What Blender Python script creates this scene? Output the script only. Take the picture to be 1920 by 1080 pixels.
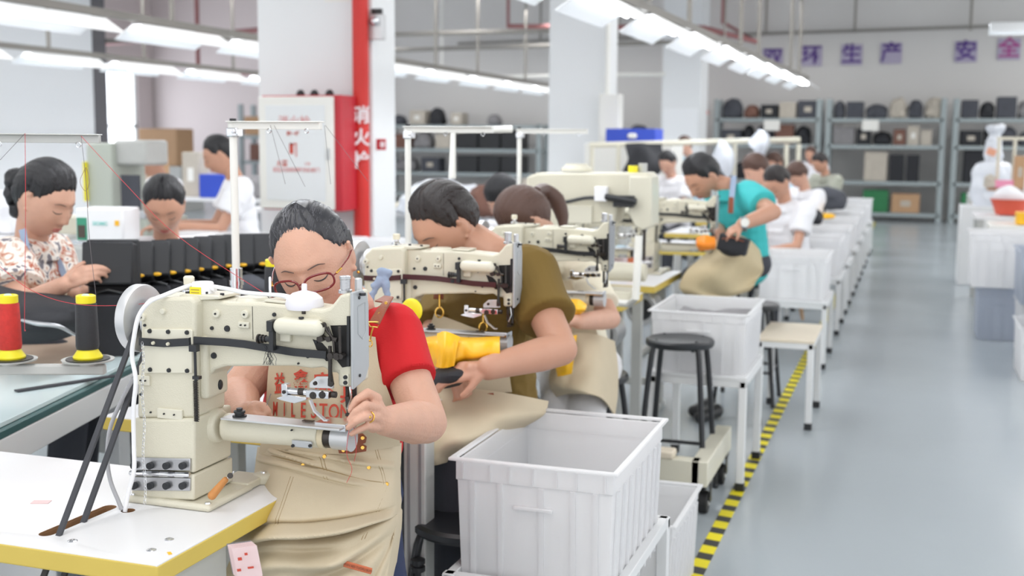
import bpy, math, random
import numpy as np
from mathutils import Vector, Matrix, Euler

for _o in list(bpy.data.objects): bpy.data.objects.remove(_o)
SC = bpy.context.scene
COL = SC.collection
random.seed(7); RNG = np.random.RandomState(7)

# ---------------------------------------------------------------- camera
FPX, CAMH = 2200.0, 1.45
PITCH = math.atan(275 / FPX); YAW = math.atan(752 / FPX * math.cos(PITCH)); ROLL = 0.008
CF = np.array([-math.sin(YAW) * math.cos(PITCH), math.cos(YAW) * math.cos(PITCH), -math.sin(PITCH)])
_r = np.array([math.cos(YAW), math.sin(YAW), 0.0]); _u = np.cross(_r, CF)
CR = math.cos(ROLL) * _r + math.sin(ROLL) * _u
CU = -math.sin(ROLL) * _r + math.cos(ROLL) * _u
cam = bpy.data.cameras.new('camera'); cam_ob = bpy.data.objects.new('camera', cam); COL.objects.link(cam_ob)
cam.sensor_width = 36.0; cam.lens = FPX / 1920 * 36.0; cam.clip_start = 0.05; cam.clip_end = 200
cam_ob.matrix_world = Matrix(((CR[0], CU[0], -CF[0], 0), (CR[1], CU[1], -CF[1], 0), (CR[2], CU[2], -CF[2], CAMH), (0, 0, 0, 1)))
cam.dof.use_dof = True; cam.dof.focus_distance = 2.28; cam.dof.aperture_fstop = 3.9
SC.camera = cam_ob

def P(px, py, d):            # the point of the room seen at a pixel, d metres in front of the camera
    return np.array([0, 0, CAMH]) + d * (CF + CR * (px - 960) / FPX + CU * (540 - py) / FPX)
def PZ(px, py, z):           # ... at a height
    r = CF + CR * (px - 960) / FPX + CU * (540 - py) / FPX
    return np.array([0, 0, CAMH]) + r * ((z - CAMH) / r[2])
def PY(px, py, y):           # ... on a plane across the aisle
    r = CF + CR * (px - 960) / FPX + CU * (540 - py) / FPX
    return np.array([0, 0, CAMH]) + r * (y / r[1])

# ---------------------------------------------------------------- world, lights, exposure
W = bpy.data.worlds.new('world'); SC.world = W; W.use_nodes = True
W.node_tree.nodes['Background'].inputs[0].default_value = (0.97, 0.985, 1.0, 1)
W.node_tree.nodes['Background'].inputs[1].default_value = 1.0
SC.view_settings.view_transform = 'Standard'; SC.view_settings.look = 'None'
SC.view_settings.gamma = 1.0; SC.view_settings.use_curve_mapping = False
SC.view_settings.exposure = 0.66

def area(name, loc, sx, sy, power, rot=(0, 0, 0), col=(1.0, 0.985, 0.965)):
    l = bpy.data.lights.new(name, 'AREA'); l.shape = 'RECTANGLE'; l.size = sx; l.size_y = sy
    l.energy = power; l.color = col
    o = bpy.data.objects.new(name, l); COL.objects.link(o); o.location = loc; o.rotation_euler = rot
    return o
# area lights added for the lamp rows' light, plus fill over the aisle
for lx, pw in ((-2.0, 120), (-6.1, 140), (-9.3, 140), (2.2, 130)):
    area('row_and_fill_light', (lx, 11.5, 3.55), 0.4, 23.0, pw * 1.0)
area('row_and_fill_light', (-0.9, 0.9, 3.0), 1.2, 2.4, 13)  # small fill light added overhead near the camera, no lamp hangs here
area('window_light', (-16.9, 18.0, 2.2), 2.6, 9.0, 30, rot=(0, math.radians(-90), 0), col=(0.95, 0.97, 1.0))

# ---------------------------------------------------------------- materials
def lin(c):
    return tuple(((v / 255) / 12.92 if v / 255 <= 0.04045 else ((v / 255 + 0.055) / 1.055) ** 2.4) for v in c)
def mat(name, rgb, rough=0.5, metal=0.0, noise=0.0, nscale=20.0, bump=0.0, bscale=60.0, bstretch=None, **kw):
    m = bpy.data.materials.new(name); m.use_nodes = True
    nt = m.node_tree; b = nt.nodes['Principled BSDF']
    c = lin(rgb); b.inputs['Base Color'].default_value = (*c, 1)
    b.inputs['Roughness'].default_value = rough; b.inputs['Metallic'].default_value = metal
    for k, v in kw.items():
        if k == 'emit': b.inputs['Emission Color'].default_value = (*lin(v[0]), 1); b.inputs['Emission Strength'].default_value = v[1]
        elif k == 'trans': b.inputs['Transmission Weight'].default_value = v
        elif k == 'alpha': b.inputs['Alpha'].default_value = v
        elif k == 'sss': b.inputs['Subsurface Weight'].default_value = v; b.inputs['Subsurface Scale'].default_value = 0.012; b.inputs['Subsurface Radius'].default_value = (1.0, 0.35, 0.2)
        elif k == 'spec': b.inputs['Specular IOR Level'].default_value = v
        elif k == 'coat': b.inputs['Coat Weight'].default_value = v
        elif k == 'sheen': b.inputs['Sheen Weight'].default_value = v
    tc = None
    if noise > 0 or bump > 0:
        tc = nt.nodes.new('ShaderNodeTexCoord')
    if noise > 0:
        n = nt.nodes.new('ShaderNodeTexNoise'); n.inputs['Scale'].default_value = nscale; n.inputs['Detail'].default_value = 4
        nt.links.new(tc.outputs['Object'], n.inputs['Vector'])
        mx = nt.nodes.new('ShaderNodeMix'); mx.data_type = 'RGBA'
        mx.inputs['A'].default_value = (*[max(0, v * (1 - noise)) for v in c], 1)
        mx.inputs['B'].default_value = (*[min(1, v * (1 + noise)) for v in c], 1)
        nt.links.new(n.outputs['Fac'], mx.inputs['Factor']); nt.links.new(mx.outputs['Result'], b.inputs['Base Color'])
    if bump > 0:
        n = nt.nodes.new('ShaderNodeTexNoise'); n.inputs['Scale'].default_value = bscale; n.inputs['Detail'].default_value = 5
        if bstretch:
            mp = nt.nodes.new('ShaderNodeMapping'); mp.inputs['Scale'].default_value = bstretch
            nt.links.new(tc.outputs['Object'], mp.inputs['Vector']); nt.links.new(mp.outputs['Vector'], n.inputs['Vector'])
        else: nt.links.new(tc.outputs['Object'], n.inputs['Vector'])
        bp = nt.nodes.new('ShaderNodeBump'); bp.inputs['Strength'].default_value = bump; bp.inputs['Distance'].default_value = 0.004
        nt.links.new(n.outputs['Fac'], bp.inputs['Height']); nt.links.new(bp.outputs['Normal'], b.inputs['Normal'])
    return m
def emat(name, rgb, s):
    m = bpy.data.materials.new(name); m.use_nodes = True; nt = m.node_tree; nt.nodes.clear()
    e = nt.nodes.new('ShaderNodeEmission'); e.inputs[0].default_value = (*lin(rgb), 1); e.inputs[1].default_value = s
    o = nt.nodes.new('ShaderNodeOutputMaterial'); nt.links.new(e.outputs[0], o.inputs[0]); return m

M = {}
M['wall'] = mat('wall_paint', (220, 218, 216), 0.85, noise=0.03, nscale=0.8)
M['wall_pink'] = mat('wall_pink_paint', (218, 207, 206), 0.85, noise=0.03, nscale=0.8)
M['wall_white'] = mat('wall_white_paint', (238, 240, 243), 0.8, noise=0.02, nscale=0.6)
M['ceiling'] = mat('ceiling_paint', (214, 214, 214), 0.9)
M['column'] = mat('column_paint', (232, 234, 236), 0.7, noise=0.015, nscale=1.2)
M['cream'] = mat('cream_enamel', (214, 209, 190), 0.38, noise=0.03, nscale=14, bump=0.25, bscale=420)
M['cream_smooth'] = mat('cream_smooth_enamel', (218, 214, 197), 0.3)
M['offwhite'] = mat('off_white_paint', (236, 235, 230), 0.35)
M['white_pl'] = mat('white_plastic', (240, 240, 243), 0.32)
M['steel'] = mat('brushed_steel', (188, 189, 192), 0.28, 0.9, bump=0.1, bscale=300)
M['chrome'] = mat('polished_steel', (225, 226, 230), 0.16, 1.0)
M['alu'] = mat('cast_aluminium', (205, 206, 208), 0.38, 0.55, noise=0.03)
M['plate'] = mat('grey_face_plate', (180, 183, 186), 0.35, 0.25)
M['dark_steel'] = mat('oiled_dark_steel', (70, 66, 64), 0.33, 0.8, noise=0.3, nscale=60)
M['black'] = mat('black_plastic', (34, 35, 38), 0.4)
M['black_metal'] = mat('black_painted_metal', (38, 40, 44), 0.38, noise=0.1)
M['belt'] = mat('rubber_belt', (62, 63, 68), 0.6)
M['blackfab'] = mat('black_fabric', (40, 41, 46), 0.75, bump=0.3, bscale=90)
M['void'] = mat('machine_inside', (22, 20, 20), 0.6)
M['maroon'] = mat('maroon_lever', (74, 38, 42), 0.35, 0.3)
M['laminate'] = mat('white_laminate', (234, 234, 236), 0.32, noise=0.025, nscale=5)
M['yellow_edge'] = mat('yellow_edge_band', (216, 190, 92), 0.5, noise=0.08, nscale=8)
M['leg_white'] = mat('white_powder_coat', (228, 229, 230), 0.42)
M['leg_grey'] = mat('grey_powder_coat', (190, 191, 188), 0.42, noise=0.04)
M['wood'] = mat('light_plywood', (226, 214, 194), 0.5, noise=0.08, nscale=9)
M['woodh'] = mat('wooden_handle', (196, 132, 70), 0.45, noise=0.2, nscale=40)
M['woodcut'] = mat('cut_plywood', (150, 112, 78), 0.8, noise=0.3, nscale=50)
M['yellow'] = mat('bright_yellow_plastic', (240, 226, 40), 0.4)
M['yellow_cloth'] = mat('amber_yellow_vinyl', (250, 190, 30), 0.42, bump=0.25, bscale=30)
M['red'] = mat('red_paint', (205, 42, 36), 0.45, noise=0.08, nscale=3)
M['redside'] = mat('crimson_paint', (190, 38, 52), 0.4)
M['red_rod'] = mat('faded_red_pipe', (158, 104, 104), 0.6)
M['thread_red'] = mat('red_thread', (205, 52, 46), 0.65, noise=0.3, nscale=70, bump=0.6, bscale=120, bstretch=(1, 1, 9))
M['thread_black'] = mat('black_thread', (44, 45, 50), 0.5, bump=0.6, bscale=120, bstretch=(1, 1, 9))
M['line_red'] = mat('thin_red_thread', (200, 50, 60), 0.6)
M['line_dark'] = mat('thin_grey_thread', (110, 105, 108), 0.6)
M['apron'] = mat('beige_canvas', (204, 190, 164), 0.78, noise=0.05, nscale=12, bump=0.22, bscale=500)
M['apron2'] = mat('sand_canvas', (196, 180, 146), 0.8, noise=0.06, nscale=9, bump=0.2, bscale=200)
M['leather'] = mat('brown_leather', (142, 78, 52), 0.45, noise=0.15, nscale=50, bump=0.2, bscale=200)
M['tag'] = mat('tan_leather_tag', (200, 108, 70), 0.5)
M['gold'] = mat('gold_metal', (226, 180, 90), 0.22, 1.0)
M['print_red'] = mat('red_print', (200, 74, 56), 0.7)
M['print_faint'] = mat('faded_red_print', (214, 150, 150), 0.7)
M['purple'] = mat('purple_letter', (88, 58, 138), 0.6)
M['lav'] = mat('lavender_panel', (180, 172, 196), 0.6)
M['magenta'] = mat('magenta_letter', (170, 70, 140), 0.6)
M['skin'] = mat('skin', (208, 162, 140), 0.5, noise=0.09, nscale=30, sss=0.12, bump=0.3, bscale=220)
M['skin2'] = mat('skin_tan', (196, 148, 124), 0.48, noise=0.05, nscale=18, sss=0.1)
M['lip'] = mat('lips', (190, 100, 96), 0.4)
M['hair'] = mat('black_hair', (30, 29, 33), 0.38, bump=0.8, bscale=60, bstretch=(7, 1.2, 2))
M['hair_grey'] = mat('greying_black_hair', (46, 46, 51), 0.36, noise=0.35, nscale=120)
M['hair_brown'] = mat('dark_brown_hair', (84, 58, 48), 0.42, bump=0.8, bscale=60, bstretch=(7, 1.2, 2))
M['hair_dk'] = mat('very_dark_brown_hair', (42, 36, 36), 0.42, bump=0.8, bscale=60, bstretch=(7, 1.2, 2))
M['tee_red'] = mat('red_cotton', (200, 18, 28), 0.8, bump=0.15, bscale=300)
M['tee_olive'] = mat('olive_cotton', (116, 92, 38), 0.85, noise=0.06, nscale=6, bump=0.15, bscale=300)
M['tee_teal'] = mat('turquoise_cotton', (62, 186, 188), 0.8, bump=0.1, bscale=200)
M['tee_white'] = mat('white_cotton', (236, 236, 240), 0.8, bump=0.15, bscale=100)
M['tee_cream'] = mat('cream_cotton', (232, 224, 204), 0.8, bump=0.2, bscale=80)
M['tee_blue'] = mat('pale_blue_cotton', (190, 214, 228), 0.8)
M['tee_grey'] = mat('grey_green_cotton', (168, 170, 156), 0.8)
M['denim'] = mat('navy_denim', (36, 48, 82), 0.8)
M['trousers'] = mat('dark_grey_cloth', (60, 62, 70), 0.8)
M['white_trousers'] = mat('off_white_cloth', (222, 220, 222), 0.8)
M['glass_red'] = mat('red_glasses_frame', (120, 26, 32), 0.2, coat=0.6)
M['tube'] = emat('lit_tube', (246, 250, 255), 15.0)
M['rod'] = mat('grey_conduit', (150, 146, 140), 0.55, 0.3)
M['shelf_metal'] = mat('grey_green_shelf_metal', (158, 168, 170), 0.5, noise=0.04)
M['carton'] = mat('brown_carton', (186, 150, 116), 0.8, noise=0.06, nscale=4)
M['darkgoods'] = mat('dark_packed_goods', (74, 76, 84), 0.8, noise=0.25, nscale=12)
M['greygoods'] = mat('grey_packed_goods', (136, 134, 136), 0.8, noise=0.2, nscale=10)
M['palegoods'] = mat('pale_packed_goods', (190, 182, 170), 0.8, noise=0.15, nscale=10)
M['greengoods'] = mat('green_tub', (40, 120, 72), 0.5, noise=0.1)
M['browngoods'] = mat('brown_leather_roll', (120, 84, 72), 0.7, noise=0.2)
M['blue'] = mat('blue_plastic', (50, 78, 190), 0.45)
M['paperbrown'] = mat('brown_kraft_paper', (206, 186, 166), 0.7, noise=0.05)
M['ragblue'] = mat('pale_blue_rag', (150, 166, 190), 0.85, bump=0.5, bscale=60)
M['basket_red'] = mat('orange_red_plastic', (216, 92, 70), 0.45)
M['pink'] = mat('pink_plastic', (232, 150, 180), 0.5)
M['rubber'] = mat('black_rubber', (30, 30, 32), 0.6)
M['green_led'] = mat('green_panel', (60, 150, 120), 0.5)
M['poly'] = mat('clear_poly_film', (226, 230, 238), 0.25, bump=0.8, bscale=16)
M['lens'] = mat('spectacle_lens', (255, 255, 255), 0.02, trans=1.0)
M['lens'].node_tree.nodes['Principled BSDF'].inputs['IOR'].default_value = 1.02
M['brow'] = mat('soft_dark_brow', (96, 78, 72), .7)
M['seamth'] = mat('tan_stitching', (160, 138, 100), .8)
M['glasstop'] = mat('pale_blue_glass_top', (220, 236, 238), 0.12)
M['glassedge'] = mat('green_glass_edge', (60, 96, 96), 0.2)
# translucent crate plastic
def crate_mat(name, rgb):
    m = bpy.data.materials.new(name); m.use_nodes = True; nt = m.node_tree
    b = nt.nodes['Principled BSDF']; b.inputs['Base Color'].default_value = (*lin(rgb), 1); b.inputs['Roughness'].default_value = 0.3
    t = nt.nodes.new('ShaderNodeBsdfTranslucent'); t.inputs[0].default_value = (*lin(rgb), 1)
    mx = nt.nodes.new('ShaderNodeMixShader'); mx.inputs[0].default_value = 0.5
    nt.links.new(b.outputs[0], mx.inputs[1]); nt.links.new(t.outputs[0], mx.inputs[2])
    nt.links.new(mx.outputs[0], nt.nodes['Material Output'].inputs[0]); return m
M['crate'] = crate_mat('translucent_white_crate', (249, 249, 250))
M['crate_grey'] = crate_mat('translucent_grey_crate', (216, 222, 232))
# floral blouse
def floral():
    m = mat('floral_cloth', (214, 200, 190), 0.8); nt = m.node_tree; b = nt.nodes['Principled BSDF']
    tc = nt.nodes.new('ShaderNodeTexCoord'); n = nt.nodes.new('ShaderNodeTexNoise'); n.inputs['Scale'].default_value = 20; n.inputs['Detail'].default_value = 3; n.inputs['Distortion'].default_value = 1.2
    cr = nt.nodes.new('ShaderNodeValToRGB'); cr.color_ramp.interpolation = 'CONSTANT'
    e = cr.color_ramp.elements; e[0].position = 0; e[0].color = (*lin((120, 116, 124)), 1); e[1].position = .42; e[1].color = (*lin((232, 224, 216)), 1)
    x = e.new(.52); x.color = (*lin((206, 176, 158)), 1); x = e.new(.58); x.color = (*lin((176, 92, 66)), 1); x = e.new(.64); x.color = (*lin((224, 214, 206)), 1)
    nt.links.new(tc.outputs['Object'], n.inputs['Vector']); nt.links.new(n.outputs['Fac'], cr.inputs[0]); nt.links.new(cr.outputs[0], b.inputs['Base Color']); return m
M['floral'] = floral()
# hazard tape: slanted yellow and black bands, from the tape's own length
def hazard():
    m = mat('hazard_tape', (240, 226, 30), 0.5); nt = m.node_tree; b = nt.nodes['Principled BSDF']
    tc = nt.nodes.new('ShaderNodeTexCoord'); w = nt.nodes.new('ShaderNodeTexWave'); w.bands_direction = 'Y'
    mp = nt.nodes.new('ShaderNodeMapping'); mp.inputs['Rotation'].default_value = (0, 0, math.radians(12))
    w.inputs['Scale'].default_value = 2.2; w.inputs['Distortion'].default_value = 0
    cr = nt.nodes.new('ShaderNodeValToRGB'); cr.color_ramp.interpolation = 'CONSTANT'
    e = cr.color_ramp.elements; e[0].position = 0; e[0].color = (*lin((58, 58, 56)), 1); e[1].position = .42; e[1].color = (*lin((238, 222, 30)), 1)
    nt.links.new(tc.outputs['Object'], mp.inputs[0]); nt.links.new(mp.outputs[0], w.inputs['Vector'])
    nt.links.new(w.outputs['Fac'], cr.inputs[0]); nt.links.new(cr.outputs[0], b.inputs['Base Color']); return m
M['hazard'] = hazard()
def floor_mat():
    m = mat('blue_grey_epoxy', (170, 178, 183), 0.2, noise=0.05, nscale=0.7); nt = m.node_tree; b = nt.nodes['Principled BSDF']
    tc = nt.nodes.new('ShaderNodeTexCoord'); n = nt.nodes.new('ShaderNodeTexNoise'); n.inputs['Scale'].default_value = 1.1; n.inputs['Detail'].default_value = 6
    mr = nt.nodes.new('ShaderNodeMapRange'); mr.inputs['To Min'].default_value = 0.13; mr.inputs['To Max'].default_value = 0.3
    nt.links.new(tc.outputs['Object'], n.inputs['Vector']); nt.links.new(n.outputs['Fac'], mr.inputs[0]); nt.links.new(mr.outputs[0], b.inputs['Roughness'])
    b.inputs['Specular IOR Level'].default_value = 0.6
    n2 = nt.nodes.new('ShaderNodeTexNoise'); n2.inputs['Scale'].default_value = 3.0; n2.inputs['Detail'].default_value = 2
    bp = nt.nodes.new('ShaderNodeBump'); bp.inputs['Strength'].default_value = 0.06; bp.inputs['Distance'].default_value = 0.02
    nt.links.new(tc.outputs['Object'], n2.inputs['Vector']); nt.links.new(n2.outputs['Fac'], bp.inputs['Height']); nt.links.new(bp.outputs['Normal'], b.inputs['Normal'])
    return m
M['floor'] = floor_mat()

# ---------------------------------------------------------------- mesh helpers
def nrm(v):
    v = np.asarray(v, float); n = np.linalg.norm(v); return v / n if n > 1e-12 else v
def frame(d):
    d = nrm(d); a = np.array([0, 0, 1.0]) if abs(d[2]) < 0.9 else np.array([1.0, 0, 0])
    x = nrm(np.cross(a, d)); return x, np.cross(d, x), d
def rotm(rx=0, ry=0, rz=0):
    return np.array(Euler((math.radians(rx), math.radians(ry), math.radians(rz)), 'XYZ').to_matrix())

class MB:
    def __init__(s): s.v = []; s.f = []; s.n = 0
    def add(s, v, f):
        v = np.asarray(v, float).reshape(-1, 3); s.v.append(v); n = s.n
        s.f.extend([tuple(i + n for i in q) for q in f]); s.n += len(v); return s
    def box(s, c, d, R=None):
        c = np.asarray(c, float); h = np.asarray(d, float) / 2
        v = np.array([[x, y, z] for x in (-1, 1) for y in (-1, 1) for z in (-1, 1)]) * h
        if R is not None: v = v @ np.asarray(R).T
        return s.add(v + c, [(0, 1, 3, 2), (4, 6, 7, 5), (0, 4, 5, 1), (2, 3, 7, 6), (0, 2, 6, 4), (1, 5, 7, 3)])
    def bx(s, x0, x1, y0, y1, z0, z1): return s.box(((x0 + x1) / 2, (y0 + y1) / 2, (z0 + z1) / 2), (abs(x1 - x0), abs(y1 - y0), abs(z1 - z0)))
    def lathe(s, prof, n=24, o=(0, 0, 0), axis=(0, 0, 1), cap=True):
        x, y, d = frame(axis) if tuple(axis) != (0, 0, 1) else (np.array([1., 0, 0]), np.array([0, 1., 0]), np.array([0, 0, 1.]))
        o = np.asarray(o, float); v = []; f = []; k = len(prof)
        for r, z in prof:
            for i in range(n):
                a = 2 * math.pi * i / n; v.append(o + d * z + r * (math.cos(a) * x + math.sin(a) * y))
        for j in range(k - 1):
            for i in range(n):
                i2 = (i + 1) % n; f.append((j * n + i, j * n + i2, (j + 1) * n + i2, (j + 1) * n + i))
        if cap: f.append(tuple(range(n))[::-1]); f.append(tuple((k - 1) * n + i for i in range(n)))
        return s.add(v, f)
    def cyl(s, p0, p1, r0, r1=None, n=16):
        p0 = np.asarray(p0, float); p1 = np.asarray(p1, float); r1 = r0 if r1 is None else r1
        return s.lathe([(r0, 0), (r1, np.linalg.norm(p1 - p0))], n, p0, p1 - p0) if np.linalg.norm((p1 - p0)[:2]) > 1e-9 or p1[2] < p0[2] else s.lathe([(r0, 0), (r1, p1[2] - p0[2])], n, p0)
    def ball(s, c, r, n=14, R=None):
        r = np.ones(3) * r if np.isscalar(r) else np.asarray(r, float); v = []; f = []; m = max(6, n // 2 + 1)
        for j in range(1, m):
            t = math.pi * j / m
            for i in range(n):
                a = 2 * math.pi * i / n; v.append((math.sin(t) * math.cos(a), math.sin(t) * math.sin(a), math.cos(t)))
        v.append((0, 0, 1)); v.append((0, 0, -1)); T = (m - 1) * n
        for j in range(m - 2):
            for i in range(n):
                i2 = (i + 1) % n; f.append((j * n + i, (j + 1) * n + i, (j + 1) * n + i2, j * n + i2))
        for i in range(n):
            i2 = (i + 1) % n; f.append((T, i, i2)); f.append((T + 1, (m - 2) * n + i2, (m - 2) * n + i))
        v = np.array(v) * r
        if R is not None: v = v @ np.asarray(R).T
        return s.add(v + np.asarray(c, float), f)
    def cap(s, p0, p1, r0, r1=None, n=14):      # tapered capsule
        r1 = r0 if r1 is None else r1
        s.ball(p0, r0, n); s.ball(p1, r1, n)
        if np.linalg.norm(np.asarray(p1) - np.asarray(p0)) > 1e-5: s.cyl(p0, p1, r0, r1, n)
        return s
    def chain(s, pts, rs, n=14):
        for a, b, ra, rb in zip(pts[:-1], pts[1:], rs[:-1], rs[1:]): s.cap(a, b, ra, rb, n)
        return s
    def tube(s, pts, r, n=8, smooth=0):
        pts = [np.asarray(p, float) for p in pts]
        if smooth: pts = spline(pts, smooth)
        rs = r if hasattr(r, '__len__') else [r] * len(pts)
        if len(rs) != len(pts): rs = np.interp(np.linspace(0, 1, len(pts)), np.linspace(0, 1, len(rs)), rs)
        v = []; f = []; x = None
        for k, p in enumerate(pts):
            d = nrm(pts[min(k + 1, len(pts) - 1)] - pts[max(k - 1, 0)])
            if x is None: x, y, _ = frame(d)
            else: x = nrm(x - d * (x @ d)); y = np.cross(d, x)
            for i in range(n):
                a = 2 * math.pi * i / n; v.append(p + rs[k] * (math.cos(a) * x + math.sin(a) * y))
        for k in range(len(pts) - 1):
            for i in range(n):
                i2 = (i + 1) % n; f.append((k * n + i, k * n + i2, (k + 1) * n + i2, (k + 1) * n + i))
        f.append(tuple(range(n))[::-1]); f.append(tuple((len(pts) - 1) * n + i for i in range(n)))
        return s.add(v, f)
    def band(s, pts, wdir, w, t):               # flat bar with constant width direction
        pts = [np.asarray(p, float) for p in pts]; wd = nrm(wdir); v = []; f = []
        for k, p in enumerate(pts):
            d = nrm(pts[min(k + 1, len(pts) - 1)] - pts[max(k - 1, 0)]); nn = nrm(np.cross(d, wd)); ww = np.cross(nn, d)
            for a, b in ((-1, -1), (1, -1), (1, 1), (-1, 1)): v.append(p + ww * a * w / 2 + nn * b * t / 2)
        for k in range(len(pts) - 1):
            for i in range(4):
                i2 = (i + 1) % 4; f.append((k * 4 + i, k * 4 + i2, k * 4 + 4 + i2, k * 4 + 4 + i))
        f.append((3, 2, 1, 0)); q = (len(pts) - 1) * 4; f.append((q, q + 1, q + 2, q + 3)); return s.add(v, f)
    def prism(s, poly, y0, y1):                  # polygon in x,z, extruded along y
        k = len(poly); v = [(a, y0, b) for a, b in poly] + [(a, y1, b) for a, b in poly]
        f = [tuple(range(k)), tuple(range(2 * k - 1, k - 1, -1))] + [(i, k + i, k + (i + 1) % k, (i + 1) % k) for i in range(k)]
        return s.add(v, f)
    def sheet(s, ctrl, nu=24, nv=24, thick=0.003, rip=None):
        G = grid_interp(np.asarray(ctrl, float), nu, nv)
        if rip is not None: G = rip(G)
        du = np.gradient(G, axis=0); dv = np.gradient(G, axis=1); N = np.cross(du, dv)
        N /= np.maximum(np.linalg.norm(N, axis=2, keepdims=True), 1e-9)
        A = (G + N * thick / 2).reshape(-1, 3); B = (G - N * thick / 2).reshape(-1, 3); a, b = G.shape[:2]; K = a * b; f = []
        for i in range(a - 1):
            for j in range(b - 1):
                q = (i * b + j, i * b + j + 1, (i + 1) * b + j + 1, (i + 1) * b + j); f.append(q); f.append(tuple(K + t for t in q[::-1]))
        for i in range(a - 1):
            for j in (0, b - 1): f.append((i * b + j, (i + 1) * b + j, K + (i + 1) * b + j, K + i * b + j))
        for j in range(b - 1):
            for i in (0, a - 1): f.append((i * b + j, i * b + j + 1, K + i * b + j + 1, K + i * b + j))
        return s.add(np.vstack([A, B]), f)
    def xf(s, R=None, t=(0, 0, 0)):
        R = np.eye(3) if R is None else np.asarray(R); s.v = [v @ R.T + np.asarray(t, float) for v in s.v]; return s
    def build(s, name, m, parent=None, bevel=0, smooth=35, world=False, seg=2):
        V = np.vstack(s.v)
        if world and parent is not None:
            Mw = Matrix(); q = parent
            while q is not None: Mw = q.matrix_basis @ Mw; q = q.parent
            Mi = np.array(Mw.inverted()); V = V @ Mi[:3, :3].T + Mi[:3, 3]
        me = bpy.data.meshes.new(name); me.from_pydata(V.tolist(), [], s.f); me.update()
        me.materials.append(M[m] if isinstance(m, str) else m)
        o = bpy.data.objects.new(name, me); COL.objects.link(o)
        if smooth:
            me.polygons.foreach_set('use_smooth', [True] * len(me.polygons))
            try: me.set_sharp_from_angle(angle=math.radians(smooth))
            except Exception: pass
        if bevel:
            b = o.modifiers.new('bevel', 'BEVEL'); b.width = bevel; b.segments = seg; b.limit_method = 'ANGLE'; b.angle_limit = math.radians(40); b.harden_normals = False
        if parent is not None: o.parent = parent
        return o

def spline(pts, k=6):
    pts = [np.asarray(p, float) for p in pts]
    if len(pts) < 3: return [pts[0] + (pts[-1] - pts[0]) * t for t in np.linspace(0, 1, k + 1)]
    Q = [2 * pts[0] - pts[1]] + pts + [2 * pts[-1] - pts[-2]]; out = []
    for i in range(1, len(Q) - 2):
        for j in range(k):
            t = j / k; a, b, c, d = Q[i - 1], Q[i], Q[i + 1], Q[i + 2]
            out.append(0.5 * ((2 * b) + (-a + c) * t + (2 * a - 5 * b + 4 * c - d) * t * t + (-a + 3 * b - 3 * c + d) * t ** 3))
    out.append(pts[-1]); return out
def grid_interp(C, nu, nv):
    def cr(A, n):      # along axis 0
        L = len(A); t = np.linspace(0, L - 1, n); Q = np.concatenate([[2 * A[0] - A[1]], A, [2 * A[-1] - A[-2]]])
        out = []
        for x in t:
            i = min(int(x), L - 2); u = x - i; a, b, c, d = Q[i], Q[i + 1], Q[i + 2], Q[i + 3]
            out.append(0.5 * ((2 * b) + (-a + c) * u + (2 * a - 5 * b + 4 * c - d) * u * u + (-a + 3 * b - 3 * c + d) * u ** 3))
        return np.array(out)
    A = cr(C, nu); return np.swapaxes(cr(np.swapaxes(A, 0, 1), nv), 0, 1)

def tag(o, label=None, cat=None, group=None, kind=None):
    if label: o['label'] = label
    if cat: o['category'] = cat
    if group: o['group'] = group
    if kind: o['kind'] = kind
    return o
def thing(name, label, cat, loc=(0, 0, 0), rz=0, group=None):
    o = bpy.data.objects.new(name, None); COL.objects.link(o); o.location = tuple(loc); o.rotation_euler = (0, 0, rz)
    o.empty_display_size = 0.1; o.matrix_basis = Matrix.Translation(Vector(loc)) @ Matrix.Rotation(rz, 4, 'Z')
    return tag(o, label, cat, group)
def struct(mb, name, m, **k):
    o = mb.build(name, m, **k); o['kind'] = 'structure'; return o
def copy_tree(o, parent=None):
    c = o.copy(); COL.objects.link(c)
    if parent is not None: c.parent = parent
    for ch in [x for x in KIDS(o)]: copy_tree(ch, c)
    return c
def KIDS(o): return list(o.children)
def dup(o, loc, rz=None, label=None, group=None, scale=None):
    c = copy_tree(o); c.location = tuple(loc)
    if rz is not None: c.rotation_euler = (0, 0, rz)
    if label: c['label'] = label
    if group: c['group'] = group
    if scale: c.scale = scale if hasattr(scale, '__len__') else (scale,) * 3
    return c
def text_mb(body, size, thick=0.0006, bold=0.0, sx=1.0):      # lettering as a mesh in the x,z plane, facing -y, centred
    t = bpy.data.curves.new('txt', 'FONT'); t.body = body; t.size = size; t.extrude = thick; t.offset = bold; t.align_x = 'CENTER'; t.align_y = 'CENTER'
    t.resolution_u = 3
    o = bpy.data.objects.new('txt', t); COL.objects.link(o); dg = bpy.context.evaluated_depsgraph_get()
    me = bpy.data.meshes.new_from_object(o.evaluated_get(dg)); V = np.array([v.co[:] for v in me.vertices]); F = [tuple(p.vertices) for p in me.polygons]
    bpy.data.objects.remove(o); bpy.data.meshes.remove(me)
    V = np.stack([V[:, 0] * sx, -V[:, 2], V[:, 1]], 1)
    mb = MB(); mb.add(V, F); return mb
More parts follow.
